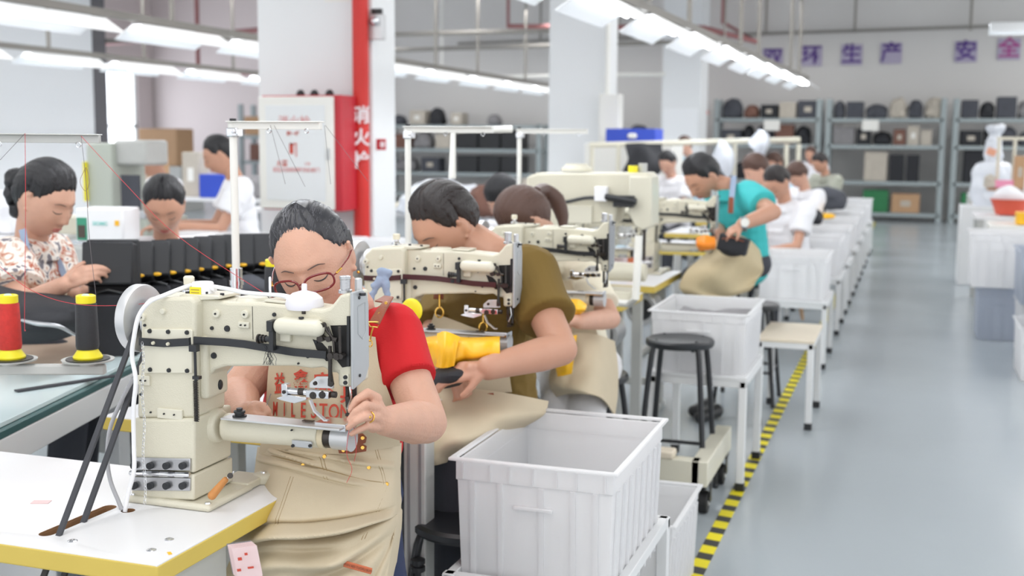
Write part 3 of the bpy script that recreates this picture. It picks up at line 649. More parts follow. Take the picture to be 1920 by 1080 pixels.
    b = MB(); b.cyl((mz(978, 700)[0], 0, z1), (mz(1052, 700)[0], 0, z1), .0225, n=34); b.cyl((mz(1052, 700)[0], 0, z1), (mz(1056, 700)[0], 0, z1), .024, n=34); b.build('hook_cover', 'alu', t, bevel=.0006)
    b = MB(); b.box((mz(870, 700)[0], -.026, mz(870, 748)[1]), (.042, .006, .0135)); gp = b.build('bed_plate', 'plate', t, bevel=.002)
    for cx in (836, 908): x, z = mz(cx, 753); screw(gp, x, z, .0035, -.029)
    x, z = mz(825, 690); screw(t, x, z, .0018, -.024)
    # work plate on the bed
    b = MB(); zz = mz(700, 640)[1]; b.bx(mz(545, 642)[0], mz(1045, 642)[0], -.042, .004, zz - .006, zz - .002); wp = b.build('work_plate', 'alu', t, bevel=.001)
    b = MB(); b.bx(mz(920, 642)[0], mz(1050, 642)[0], -.024, .024, zz - .012, zz + .002); b.build('needle_plate', 'chrome', t, bevel=.001)
    b = MB(); b.bx(mz(860, 642)[0], mz(905, 642)[0], -.018, -.008, zz, zz + .0012); b.build('slot', 'dark_steel', wp, smooth=0)
    x, z = mz(600, 638); b = MB(); b.lathe([(.0135, 0), (.0135, .004), (.009, .005), (.009, .008), (.011, .009), (.011, .013), (.006, .014), (.006, .018)], 24, (x, -.02, z)); b.build('plate_knob', 'black', t)
    # feed strap and spring rod
    S = [mz(a, c_) for a, c_ in ((195, 312), (300, 320), (405, 314), (440, 302), (560, 314), (640, 322), (725, 336), (850, 356), (985, 368))]
    b = MB(); b.band([(x, (YF - .009) if k < 3 else ((YF + YA) / 2 - .012 if k == 3 else YA - .012), z) for k, (x, z) in enumerate(S)], (0, 0, 1), .0145, .004); st = b.build('link_strap', 'black_metal', t, bevel=.0008)
    for cx, cy, r, m_ in ((258, 318, .0035, 'cream'), (320, 322, .0035, 'cream'), (483, 309, .004, 'black_metal'), (527, 312, .004, 'black_metal'), (727, 338, .0065, 'black_metal')):
        x, z = mz(cx, cy); screw(st, x, z, r, (YF if cx < 420 else YA) - .012, m_)
    x, z0 = mz(424, 330, 1.86); x += .003; _, z1_ = mz(424, 645, 1.86); b = MB(); b.cyl((x, YF - .01, z0), (x, YF - .01, z1_), .0028, n=10); b.box((x, YF - .012, z0 - .004), (.016, .012, .012)); b.box((x + .003, YF - .01, mz(424, 462, 1.86)[1]), (.014, .01, .006)); b.build('spring_rod', 'black_metal', t)
    b = MB(); pts = []; zt = mz(424, 475, 1.86)[1]
    for k in range(241):
        a = k / 10 * 2 * math.pi; pts.append((x + .0045 * math.cos(a), YF - .01 + .0045 * math.sin(a), zt + (z1_ - zt) * k / 240))
    b.tube(pts, .0009, 5); b.build('spring', 'dark_steel', t)
    # head: front relief, tension cylinder, void with mechanism
    b = MB(); xa, za = mz(778, 243); xb, _ = mz(962, 243); b.cap((xa + .012, YA - .016, za), (xb - .006, YA - .016, za - .001), .0155, n=24); b.box(((xa + xb) / 2, YA - .006, za), (xb - xa - .012, .022, .03)); b = solid(b, .002, 4, .5)
    b.build('tension_housing', 'cream_smooth', t)
    x, z = mz(884, 214); b = MB(); b.cyl((x, YA - .016, z), (x, YA - .016, z + .003), .005, n=10); b.build('screw', 'black_metal', t)
    x, z = mz(763, 243); b = MB(); b.box((x, YA - .016, z), (.012, .024, .02)); b.box((x + .002, YA - .02, mz(763, 300)[1]), (.009, .012, .04)); b.cyl((mz(705, 297)[0], YA - .02, mz(735, 297)[1]), (mz(765, 297)[0], YA - .02, mz(735, 297)[1]), .0055, n=14); b.build('clamp_lever', 'black_metal', t, bevel=.001)
    for k, cx in enumerate((708, 722, 735)):
        x, z = mz(cx, 297); b = MB(); b.cyl((x, YA - .02, z), (x + .003, YA - .02, z), .009 - .001 * k, n=18); b.build('tension_disc', 'dark_steel', t)
    x, z = mz(806, 296); b = MB(); b.box((x, YA - .004, z + .004), (.022, .01, .024)); b.build('bracket', 'cream_smooth', t, bevel=.002)
    b = MB(); b.prism(mzl([(990, 248), (1068, 246), (1068, 420), (1040, 425), (1005, 380), (1003, 300)]), YA - .0012, YA + .004); hv = b.build('head_opening', 'void', t, smooth=0)
    b = MB(); b.prism(mzl([(915, 306), (955, 322), (978, 348), (984, 398), (972, 398), (930, 345), (925, 330)]), YA - .0012, YA + .004); b.build('head_opening', 'void', t, smooth=0)
    b = MB()
    for pts, r in (([(965, 238), (975, 262), (965, 295), (1000, 300), (1030, 305)], .004), ([(975, 235), (990, 270), (1015, 300), (1020, 360), (1005, 372)], .0028), ([(1003, 368), (1055, 372)], .0055), ([(990, 250), (1005, 285)], .0022), ([(1040, 250), (1042, 360)], .003), ([(1000, 330), (1000, 480)], .0035)):
        b.tube([(mz(a, c_)[0], YA - .012, mz(a, c_)[1]) for a, c_ in pts], r, 8)
    for cx, cy, r in ((965, 298, .0062), (1008, 370, .006), (1035, 372, .0066), (1052, 372, .005), (968, 245, .006), (1000, 300, .005)):
        x, z = mz(cx, cy); b.cyl((x, YA - .006, z), (x, YA - .02, z), r, n=14)
    b.build('take_up_mechanism', 'dark_steel', t)
    b = MB(); b.prism(mzl([(986, 380), (1001, 380), (1001, 440), (1005, 470), (1010, 495), (1000, 505), (985, 500), (986, 470), (992, 440)]), YA - .008, YA - .003); b.build('lifter_lever', 'dark_steel', t, bevel=.001)
    b = MB(); b.prism(mzl([(1062, 208), (1073, 208), (1073, 420), (1062, 420)]), YA - .004, YA + .001); b.build('guard_slot', 'black', t, smooth=0)
    b = MB(); b.prism(mzl([(1042, 452), (1068, 452), (1068, 500), (1042, 500)]), YA - .003, YA + .001); o = b.build('guide_pad', 'cream_smooth', t, bevel=.001)
    for cy in (465, 488): x, z = mz(1056, cy); screw(o, x, z, .0042, YA - .003)
    # grey end plate facing the aisle
    xp = mz(1077, 300)[0]; zt = mz(1077, 108)[1]; zb_ = mz(1077, 512)[1]
    b = MB(); pl = [(YA - .004, zt), (-.01, zt + .001), (.008, zt - .008), (.016, zt - .03), (.016, zb_ + .03), (.0, zb_ + .008), (YA - .004, zb_ - .002)]
    k = len(pl); b.add([(xp, y, z) for y, z in pl] + [(xp + .006, y, z) for y, z in pl], [tuple(range(k)), tuple(range(2 * k - 1, k - 1, -1))] + [(i, k + i, k + (i + 1) % k, (i + 1) % k) for i in range(k)])
    ep = b.build('end_plate', 'plate', t, bevel=.0015)
    for y, z in ((YA + .02, zt - .012), (YA + .02, zb_ + .02)):
        b = MB(); b.cyl((xp + .005, y, z), (xp + .008, y, z), .003, n=10); b.build('screw', 'black_metal', ep)
    b = MB(); zc = (zt + zb_) / 2 + .03; b.tube([(xp + .0062, y, z) for y, z in ((-.03, zc + .03), (.0, zc + .034), (.002, zc - .02), (-.012, zc - .032), (-.03, zc - .02), (-.03, zc + .03))], .0012, 6); b.build('embossing', 'plate', ep)
    # knobs on top of head
    x, z = mz(1025, 118); b = MB(); b.lathe([(.0125, 0), (.0125, .006), (.0095, .007), (.0095, .025), (.0105, .026), (.0105, .031), (.006, .032)], 24, (x, -.02, z)); b.build('pressure_screw', 'steel', t)
    b = MB(); b.lathe([(.007, 0), (.007, .024), (.005, .026)], 18, (x + .017, .0, z)); b.build('guide_post', 'alu', t)
    b = MB(); b.cyl((x + .02, -.03, z - .001), (x + .02, -.03, z + .003), .006, n=12); b.cyl((x + .035, -.02, z - .003), (x + .035, -.02, z + .002), .006, n=12); b.build('top_screw', 'black_metal', t)
    # needle and presser bars
    xn = mz(1035, 500)[0]; zn = mz(1035, 640)[1]; zh = mz(1035, 512)[1]
    b = MB(); b.cyl((xn - .004, -.012, zh + .01), (xn - .004, -.012, zn + .02), .0042, n=12); b.cyl((xn - .004, -.012, zn + .02), (xn - .004, -.012, zn + .001), .0012, n=8); b.build('needle_bar', 'dark_steel', t)
    b = MB(); b.cyl((xn + .006, -.004, zh + .01), (xn + .006, -.004, zn + .012), .0045, n=12); b.box((xn + .004, -.014, zn + .008), (.012, .026, .006)); b.box((xn + .002, -.024, zn + .025), (.006, .004, .034), rotm(ry=-8)); b.build('presser_foot', 'dark_steel', t, bevel=.0006)
    b = MB(); b.tube([(xn + .008, -.028, zh), (xn + .012, -.03, zn + .04), (xn + .004, -.03, zn + .02)], .0016, 6); b.build('thread_guide', 'chrome', t)
    # edge guide assembly
    b = MB(); zg = mz(900, 527)[1]
    b.cyl((mz(800, 527)[0], -.055, mz(900, 525)[1]), (mz(905, 527)[0], -.055, mz(900, 525)[1]), .0065, n=18); b.box((mz(815, 527)[0], -.056, mz(900, 520)[1]), (.012, .016, .022)); b.box((mz(952, 527)[0], -.056, zg), (.046, .014, .0135)); g = b.build('edge_guide', 'chrome', t, bevel=.001)
    b = MB(); b.prism(mzl([(905, 488), (935, 462), (1000, 462), (1005, 512), (905, 510)]), -.05, -.044); b.build('guide_block', 'alu', g, bevel=.001)
    b = MB(); b.prism(mzl([(780, 548), (820, 532), (905, 545), (905, 555), (880, 560), (800, 556)]), -.062, -.054); b.build('guide_foot', 'chrome', g, bevel=.0008)
    b = MB(); b.cyl((mz(868, 527)[0], -.055, mz(900, 525)[1]), (mz(892, 527)[0], -.055, mz(900, 525)[1]), .0068, n=16); b.build('guide_collar', 'dark_steel', g); b = MB(); b.cyl((mz(1005, 527)[0], -.052, zg), (mz(1020, 527)[0], -.052, zg), .006, n=14); b.build('guide_stop', 'dark_steel', g)
    for cx, cy, r in ((935, 535, .0075), (974, 533, .0075), (815, 520, .004), (945, 484, .004)):
        x, z = mz(cx, cy); screw(g, x, z, r, -.062 if r > .005 else -.063, 'dark_steel')
    b = MB(); b.band([(mz(a, c_)[0], -.064, mz(a, c_)[1]) for a, c_ in ((925, 552), (965, 590), (1008, 628), (1022, 628))], (0, 1, 0), .008, .003); b.build('guide_arm', 'alu', g)
    # hand wheel and hub, axis along the arm
    zw = mz(0, 232)[1]; xh = mz(190, 0)[0]
    b = MB(); b.lathe([(.036, 0), (.043, .004), (.044, .026), (.04, .03)], 36, (xh, 0, zw), (-1, 0, 0)); b.build('hub', 'alu', t)
    b = MB(); b.lathe([(.028, .028), (.03, .04), (.026, .046)], 30, (xh, 0, zw), (-1, 0, 0)); b.build('belt_pulley', 'alu', t)
    b = MB(); b.lathe([(.03, .044), (.058, .044), (.066, .047), (.067, .05), (.067, .066), (.064, .069), (.05, .069), (.03, .064), (.012, .064)], 48, (xh, 0, zw), (-1, 0, 0)); b.build('hand_wheel', 'alu', t)
    b = MB(); b.cyl((xh - .062, 0, zw), (xh - .08, 0, zw), .024, .022, 24); b.build('wheel_cap', 'white_pl', t, bevel=.002)
    return t
MC = make_machine()
MC['label'] = 'cream cylinder-arm sewing machine in sharp focus before the red-shirted woman'
MC['group'] = 'cylinder-arm sewing machines'
m2 = dup(MC, (-1.385, 3.03, 0.752), 0, 'cream sewing machine with maroon lever before the man in olive')
for c in m2.children:
    if c.name.startswith('link_strap'): c.data = c.data.copy(); c.data.materials[0] = M['maroon']
m3 = dup(MC, (-1.36, 3.99, 0.752), 0, 'cream sewing machine before the ponytailed woman, grey end plate out of focus')
for c in m3.children:
    if c.name.startswith('end_plate'): c.data = c.data.copy(); c.data.materials[0] = mat('darker_grey_plate', (150, 153, 158), .4, .2)
m5 = dup(MC, (-1.34, 6.2, 0.752), 0, 'cream sewing machine before the man in turquoise')
m6 = dup(MC, (-1.42, 5.95, 0.752), 0, 'cream sewing machine partly hidden just left of the turquoise man\'s machine')
m6.scale = (1, 1, 1); m6.location = (-1.62, 5.75, 0.752)

# accessories on the first machine --------------------------------------------------
def fx(cx, cy, y): p = PY(180 + cx / 2.25, 500 + cy / 2.25, y); return p
t = thing('sensor_box', 'white sensor box with yellow label and cable on the machine top', 'sensor', fx(452, 132, 1.905))
b = MB(); b.lathe([(.020, 0), (.0205, .028), (.019, .031)], 24); b.build('housing', 'white_pl', t, bevel=.001)
b = MB(); b.box((-.003, -.0205, .013), (.0235, .002, .02)); b.build('warning_label', 'yellow', t, smooth=0)
for i in range(3):
    b = MB(); b.box((-.003, -.0218, .007 + i * .0055), (.018, .0006, .0012)); b.build('label_print', 'woodcut', t, smooth=0)
b = MB(); b.cyl((.018, 0, .02), (.028, 0, .018), .0055, n=12); b.cyl((-.018, 0, .02), (-.028, 0, .018), .0055, n=12); b.build('cable_gland', 'white_pl', t)
b = MB(); b.tube([fx(a, c_, y) for a, c_, y in ((402, 78, 1.9), (360, 92, 1.88), (290, 120, 1.86), (225, 150, 1.835), (180, 210, 1.825), (160, 300, 1.82), (152, 380, 1.82), (168, 480, 1.82), (158, 600, 1.82), (160, 760, 1.82), (160, 860, 1.815), (135, 960, 1.81), (122, 1035, 1.80))], .0042, 10, smooth=6); o = b.build('cable', 'white_pl'); tag(o, 'white cable running from sensor box down the machine pillar to the table', 'cable')
b = MB(); b.tube([fx(a, c_, y) for a, c_, y in ((498, 84, 1.9), (560, 95, 1.9), (620, 108, 1.9), (700, 116, 1.9), (770, 120, 1.9), (815, 130, 1.9))], [.004, .004, .004, .0038, .0055], 10, smooth=6); o = b.build('cable', 'white_pl'); tag(o, 'white cable lying along the arm to the white dome lamp', 'cable')
t = thing('magnet_lamp', 'white dome-shaped machine lamp stuck on top of the arm', 'lamp', fx(880, 172, 1.91))
b = MB(); b.lathe([(.034, -.002), (.036, .006), (.033, .018), (.022, .027), (.008, .031), (.0052, .032), (.005, .043), (.003, .0445)], 34); b.build('dome', mat('lilac_white_plastic', (234, 232, 240), .25), t)
b = MB(); b.cyl((.012, -.025, -.008), (.012, -.025, .002), .004, n=10); b.build('foot', 'dark_steel', t)
for cx, y in ((735, 1.94), (345, 1.96)):
    p = fx(cx, 135 if cx == 735 else 130, y); b = MB(); b.lathe([(.0025, 0), (.0025, .04), (.0015, .042)], 10); o = b.build('thread_pin', 'chrome'); o.location = tuple(p)
    if cx == 345: bpy.data.objects.remove(o)
    else: tag(o, 'short steel thread pin standing on the first machine arm', 'pin')
# grey cable, belts, chain
b = MB(); b.tube([fx(a, c_, y) for a, c_, y in ((158, 470, 1.86), (110, 560, 1.85), (60, 680, 1.83), (48, 800, 1.82), (60, 900, 1.815), (95, 990, 1.81), (112, 1030, 1.80))], .004, 10, smooth=6); o = b.build('cable', mat('grey_cable', (168, 168, 172), .5)); tag(o, 'thin grey cable looping left of the pillar into the table hole', 'cable')
xh = MO[0] + mz(190, 0)[0] - .038; zw = MO[2] + mz(0, 232)[1]
belt_lo = PZ(112, 1000, .755); belt_hi = PZ(158, 975, .755)
def belt(p, side, lb):
    b = MB(); b.band([(xh, 1.93 + side * .029, zw + .008), (p[0], p[1], .60)] if 0 else [(xh, 1.93 + side * .03, zw), tuple(p + np.array([0, 0, -.0])), tuple(p + (p - np.array([xh, 1.93 + side * .03, zw])) * .25)], (0.9, -0.4 * 0, .1), .011, .006)
    o = b.build('drive_belt', 'belt', bevel=.0008); tag(o, lb, 'belt', 'belt strands of the first machine')
belt(belt_lo, -1, 'front strand of the black rubber drive belt, nearer the camera')
belt(belt_hi, 1, 'rear strand of the black rubber drive belt, nearer the pillar')
p0 = fx(195, 318, 1.835); p1 = fx(206, 1000, 1.825); b = MB(); n = 46
for k in range(n):
    c_ = p0 + (p1 - p0) * (k + .5) / n + np.array([.002 * math.sin(k * .35), 0, 0]); L = (p0[2] - p1[2]) / n * .68; a = k % 2
    pts = [c_ + np.array([(.0022 * math.cos(q) if a else .0006 * math.cos(q)), (.0006 * math.cos(q) if a else .0022 * math.cos(q)), L * math.sin(q)]) for q in np.linspace(0, 2 * math.pi, 9)]
    b.tube(pts, .0005, 4)
o = b.build('pull_chain', 'chrome'); tag(o, 'fine steel chain hanging down the front of the first machine pillar', 'chain')
p = fx(548, 888, 1.87); t = thing('thread_knife', 'small wooden handled tool tucked against the machine base block', 'tool', fx(490, 965, 1.85))
q = fx(490, 965, 1.85); b = MB(); b.cap((0, 0, 0), tuple(fx(545, 900, 1.86) - q), .0085, .006, 14); b.build('handle', 'woodh', t)
b = MB(); b.tube([tuple(fx(545, 900, 1.86) - q), tuple(fx(572, 878, 1.865) - q), tuple(fx(583, 862, 1.865) - q)], .0014, 6); b.build('shaft', 'chrome', t)
b = MB(); b.cyl(tuple(fx(566, 882, 1.86) - q), tuple(fx(566, 882, 1.85) - q), .0055, n=14); b.build('washer', 'dark_steel', t)
b = MB(); rs = np.random.RandomState(2)
for k in range(16):
    a = fx(735 + rs.uniform(-12, 12), 352, 1.843); pts = [a]
    for j in range(5): a = a + np.array([rs.uniform(-.004, .005), rs.uniform(-.003, .001), -.0052]); pts.append(a)
    b.tube(pts, .0004, 4, smooth=3)
o = b.build('thread_tuft', 'black'); tag(o, 'tangle of short black thread ends hanging below the link strap', 'thread', kind='stuff')

# ================================================================ WORK TABLES
def worktable(x0, x1, y0, y1, label, slot=False, z=.752, chamfer=.0, legs='leg_grey'):
    ox, oy = (x0 + x1) / 2, (y0 + y1) / 2; t = thing('work_table', label, 'table', (ox, oy, 0), group='white sewing benches with yellow edges')
    hx, hy = (x1 - x0) / 2, (y1 - y0) / 2
    b = MB(); b.bx(-hx, hx, -hy, hy, z - .036, z - .002); o = b.build('table_board', 'yellow_edge', t, bevel=.003)
    top = MB(); top.bx(-hx + .001, hx - .001, -hy + .001, hy - .001, z - .004, z); tt = top.build('laminate_top', 'laminate', t, bevel=.001)
    if slot:
        for ob, nm in ((tt, 'a'), (o, 'b')):
            c_ = MB(); A = PZ(88, 1000, z) - np.array([ox, oy, 0]); B_ = PZ(204, 951, z) - np.array([ox, oy, 0])
            R = .014; c_.cyl((A[0], A[1], z - .05), (A[0], A[1], z + .02), R, n=20); cu = c_
            d = nrm(B_ - A)
            pr = np.array([-d[1], d[0], 0]); pts = []
            for k in range(9): q = math.pi / 2 + math.pi * k / 8; pts.append(A + R * (d * math.cos(q) + pr * math.sin(q)))
            for k in range(9): q = -math.pi / 2 + math.pi * k / 8; pts.append(B_ + R * (d * math.cos(q) + pr * math.sin(q)))
            K = len(pts); cu = MB(); cu.add([(p[0], p[1], z - .06) for p in pts] + [(p[0], p[1], z + .02) for p in pts], [tuple(range(K))[::-1], tuple(range(K, 2 * K))] + [(i, (i + 1) % K, K + (i + 1) % K, K + i) for i in range(K)])
            C_ = PZ(240, 957, z) - np.array([ox, oy, 0]); cu.cyl((C_[0], C_[1], z - .06), (C_[0], C_[1], z + .02), .013, n=16)
            co = cu.build('cut', 'woodcut', None, smooth=0); co.location = (ox, oy, 0)
            md = ob.modifiers.new('slot', 'BOOLEAN'); md.operation = 'DIFFERENCE'; md.object = co; md.solver = 'EXACT'
            try: md.material_mode = 'TRANSFER'
            except Exception: pass
            ob.modifiers.move(len(ob.modifiers) - 1, 0)
            dg = bpy.context.evaluated_depsgraph_get(); me = bpy.data.meshes.new_from_object(ob.evaluated_get(dg)); ob.modifiers.clear(); ob.data = me
            bpy.data.objects.remove(co)
    for sx in (-1, 1):
        b = MB(); x = sx * (hx - .1); b.bx(x - .025, x + .025, -hy + .06, -hy + .1, .02, z - .06); b.build('leg', legs, t, bevel=.003)
        b = MB(); b.bx(x - .025, x + .025, hy - .1, hy - .06, .02, z - .06); b.build('leg', legs, t, bevel=.003)
        b = MB(); b.bx(x - .02, x + .02, -hy + .03, hy - .03, z - .06, z - .036); b.build('side_rail', legs, t, bevel=.003)
        b = MB(); b.bx(x - .022, x + .022, -hy + .0, hy - .0, .0, .03); b.build('foot_bar', legs, t, bevel=.003)
    b = MB(); b.bx(-hx + .1, hx - .1, hy - .09, hy - .07, .12, .16); b.build('cross_bar', legs, t, bevel=.002)
    return t
T1 = worktable(-2.15, -1.148, 1.575, 2.06, 'nearest white sewing table with yellow edge, carrying the machine in focus', True)
b = MB(); b.bx(.42, .465, -.14, .02, .55, .716); b.build('bracket', 'leg_grey', T1, bevel=.003)
T2 = worktable(-1.914, -1.18, 2.42, 2.95, 'second white sewing table, yellow edge seen left of the red-shirted woman')
T3 = worktable(-1.93, -1.2, 3.6, 4.1, 'third white sewing table, before the woman with the ponytail')
T4 = worktable(-2.0, -1.17, 4.95, 5.36, 'fourth white sewing table, under the tall long-arm machine')
T5 = worktable(-2.0, -1.17, 5.62, 6.35, 'fifth white sewing table, holding the turquoise man\'s machine')
for k, y in enumerate((8.0, 9.4, 10.8, 12.2, 13.6, 15.0, 16.6)):
    tt = copy_tree(T5); tt.location = (-1.4, y, 0); tt['label'] = 'white sewing table far down the row, %s behind the turquoise man' % ('first', 'second', 'third', 'fourth', 'fifth', 'sixth', 'seventh')[k]
# studs on the first table
for px, py in ((136, 1015), (317, 1012), (284, 1032)):
    p = PZ(px, py, .752); b = MB(); b.lathe([(.0085, 0), (.0085, .0012), (.005, .0026)], 20); o = b.build('table_stud', 'chrome'); o.location = tuple(p)
    tag(o, 'flat steel stud let into the first table, %s' % {136: 'beside the belt slot', 317: 'nearest the pillar of the two at right', 284: 'nearest the front edge'}[px], 'stud', 'studs of the first table')
p = PZ(77, 942, .752); b = MB(); b.box((0, 0, .0008), (.034, .02, .0012), rotm(rz=20)); o = b.build('paper_scrap', mat('pink_scrap', (226, 196, 196), .7), smooth=0); o.location = tuple(p); tag(o, 'small pink paper scrap lying on the first table', 'paper')
for px, py in ((318, 1038), (530, 917)):
    p = PZ(px, py, .752); b = MB(); b.box((0, 0, .0008), (.012, .006, .001), rotm(rz=px)); o = b.build('yellow_scrap', 'yellow_cloth', smooth=0); o.location = tuple(p); tag(o, 'tiny orange scrap on the first table, ' + ('near the front edge' if px == 318 else 'near the far right corner'), 'scrap', 'orange scraps')
# bundle of pink cards on the side of table one
t = thing('card_bundle', 'bundle of pink printed cards hanging under the right corner of the first table', 'cards', P(457, 1050, 1.98)); t.scale = (.86, .86, .86)
for k in range(6):
    b = MB(); b.box((-.012 + k * .005, .012 - k * .004, .0), (.05, .0016, .062), rotm(ry=-10, rz=14)); b.build('card', mat('pink_card', (232, 206, 206), .6) if k else 'greygoods', t, smooth=0)
b = MB(); R_ = rotm(ry=-10, rz=14)
for q in ((-.008, .012, .008, .006), (.006, .02, .006, .005), (-.014, -.01, .008, .005), (.01, -.008, .012, .004)): b.box(R_ @ np.array([q[0], -.012, q[1]]) + np.array([.012, -.008, 0]), (q[2], .001, q[3]), R_)
b.build('card_print', 'print_red', t, smooth=0)

# ================================================================ THREAD STANDS
def cone(loc, m, label, grp='thread cones'):
    t = thing('thread_cone', label, 'thread', loc, group=grp)
    b = MB(); b.lathe([(.033, .0), (.034, .004), (.022, .022), (.0215, .03)], 30); b.build('foot', 'yellow', t)
    b = MB(); b.lathe([(.0245, .022), (.0265, .03), (.0255, .08), (.024, .128), (.021, .132)], 32); b.build('thread', m, t)
    b = MB(); b.lathe([(.0215, .13), (.0225, .134), (.0225, .148), (.019, .150), (.012, .146)], 30); b.build('collar', 'yellow', t)
    b = MB(); b.lathe([(.012, .146), (.006, .152)], 12); b.build('core', mat('pale_green_core', (196, 222, 206), .5), t)
    return t
def thread_stand(px, py, z0, top, L, label, m_='offwhite', tray=.95, cones=(), plates=(.11, .27), grp='thread stands', rz=0):
    t = thing('thread_stand', label, 'thread stand', (px, py, z0), rz, grp)
    b = MB(); b.cyl((0, 0, 0), (0, 0, top - z0), .0105, n=18); b.build('pole', m_, t)
    b = MB(); b.box((0, 0, .006), (.05, .05, .012)); b.build('pole_clamp', 'chrome', t, bevel=.002)
    b = MB(); b.cyl((0, 0, .30), (0, 0, .355), .0165, n=16); b.cyl((0, 0, .31), (0, 0, .322), .019, n=16); b.build('pole_joint', 'chrome', t)
    b = MB(); h = top - z0; b.bx(-.012, L, -.008, .008, h - .014, h + .004); b.bx(-.012, L, -.02, .02, h + .004, h + .007); b.build('thread_arm', m_, t, bevel=.003)
    b = MB(); b.box((.004, 0, h - .022), (.034, .03, .024)); b.cyl((.014, -.016, h - .02), (.014, -.024, h - .02), .006, n=10); b.build('arm_clamp', 'chrome', t, bevel=.003)
    b = MB(); b.cyl((0, 0, h + .005), (0, 0, h + .014), .009, n=14); b.build('pole_cap', 'black', t)
    for e in plates:
        b = MB(); b.tube([(e + .006 * math.cos(q), -.012, h - .018 + .006 * math.sin(q)) for q in np.linspace(0, 6.28, 13)], .0012, 5); b.build('eyelet', 'chrome', t)
    if tray:
        h2 = tray - z0; b = MB(); b.bx(-.02, plates[-1] + .04, -.012, .012, h2 - .03, h2 - .006); b.build('tray_bar', m_, t, bevel=.004)
        for e in plates:
            b = MB(); b.lathe([(.02, -.008), (.02, 0), (.058, .003), (.06, .007), (.056, .006), (.0, .004)], 32, (e, 0, h2 - .0)); b.build('cone_plate', m_, t)
            b = MB(); b.lathe([(.05, .0), (.05, .0035)], 30, (e, 0, h2 + .005)); b.build('felt_pad', 'black_metal', t)
    return t
c1 = PZ(20, 672, .935); c2 = PZ(165, 672, .935)
# first stand
dv = c2 - c1; az = math.atan2(dv[1], dv[0]); base = c1 - nrm(dv) * .13
thread_stand(base[0], base[1], .752, 1.452, .355, 'near thread stand at the left edge carrying a red and a black cone', 'leg_grey', .927, plates=(.13, .13 + float(np.linalg.norm(dv))), rz=az)
cone(tuple(c1 + np.array([0, 0, .001])), 'thread_red', 'red thread cone with yellow collar at the left edge')
cone(tuple(c2 + np.array([0, 0, .001])), 'thread_black', 'black thread cone with yellow foot beside the hand wheel')
thread_stand(-1.705, 2.723, .752, 1.49, .26, 'tall white thread stand rising behind the first machine', tray=.97, plates=(.115, .224))
cone((-1.481, 2.723, .986), 'thread_black', 'black thread cone left of the spectacled woman\'s face')
cone((-1.59, 2.723, .986), 'thread_black', 'black thread cone just behind the white pole')
thread_stand(-1.596, 3.615, .752, 1.49, .3, 'white thread stand above the man in olive', tray=.97, plates=(.14, .27))
cone((-1.456, 3.615, .986), 'thread_black', 'black thread cone behind the olive-shirted man, left of two')
cone((-1.326, 3.615, .986), 'thread_black', 'black thread cone behind the olive-shirted man\'s ear')
thread_stand(-1.70, 5.1, .752, 1.5, .32, 'white thread stand on the tall long-arm machine table', tray=0, plates=(.12, .28))
b = MB(); b.tube([P(848, 335, 4.3), P(850, 245, 4.3), P(960, 242, 4.35)], .014, 10); o = b.build('thread_pole', 'offwhite'); tag(o, 'second white pole and arm behind the olive man\'s thread stand', 'pole')
# threads
def thr(name, pts, m, lb, r=.0006, grp=None): b = MB(); b.tube(pts, r, 5, smooth=5); o = b.build(name, m); tag(o, lb, 'thread', grp); return o
e1 = P(47, 250, 2.66); e2 = P(152, 255, 2.64)
thr('loose_thread', [e1, P(48, 400, 2.66), P(46, 600, 2.66), P(48, 620, 2.6)], 'line_red', 'red thread hanging straight from the near stand to the red cone')
thr('loose_thread', [P(0, 300, 2.7), e1], 'line_dark', 'faint thread slanting off the left end of the near stand')
thr('loose_thread', [e2, P(240, 350, 2.5), P(330, 440, 2.45), P(480, 540, 2.38), P(560, 585, 2.3)], 'line_red', 'long red thread slanting from the near stand to the machine top')
thr('loose_thread', [e2, P(160, 330, 2.6), P(168, 450, 2.6), P(180, 555, 2.64)], 'line_dark', 'thin dark thread falling to the black cone')
thr('loose_thread', [P(160, 315, 2.6), P(150, 340, 2.6), P(160, 358, 2.6), P(168, 340, 2.6), P(160, 315, 2.6), P(165, 390, 2.6)], 'woodcut', 'small tangled loop of thread below the near stand', .0005)
thr('loose_thread', [P(0, 500, 2.5), P(60, 545, 2.45), P(140, 570, 2.42), P(240, 572, 2.3), P(330, 560, 2.25)], 'line_red', 'red thread running level past the two near cones')
for k, (a, c_) in enumerate((((507, 235), (535, 345)), ((514, 235), (572, 350)), ((608, 235), (620, 345)), ((610, 235), (690, 340)))):
    thr('loose_thread', [P(*a, 3.05), P((a[0] + c_[0]) / 2, (a[1] + c_[1]) / 2, 3.0), P(*c_, 2.95)], 'line_dark', 'faint grey thread before the fire cabinet, %s from left' % ('first', 'second', 'third', 'fourth')[k], .0005)
thr('loose_thread', [P(655, 800, 2.12), P(650, 850, 2.12), P(660, 880, 2.12), P(650, 905, 2.12)], 'line_red', 'red thread ends dangling from the needle before the apron, left', .0005)
thr('loose_thread', [P(662, 790, 2.11), P(668, 840, 2.11), P(664, 865, 2.12)], 'line_red', 'red thread ends dangling from the needle before the apron, right', .0005)
thr('loose_thread', [P(500, 760, 2.18), P(508, 738, 2.18)], 'line_dark', 'stiff black thread end by the right hand', .0007)

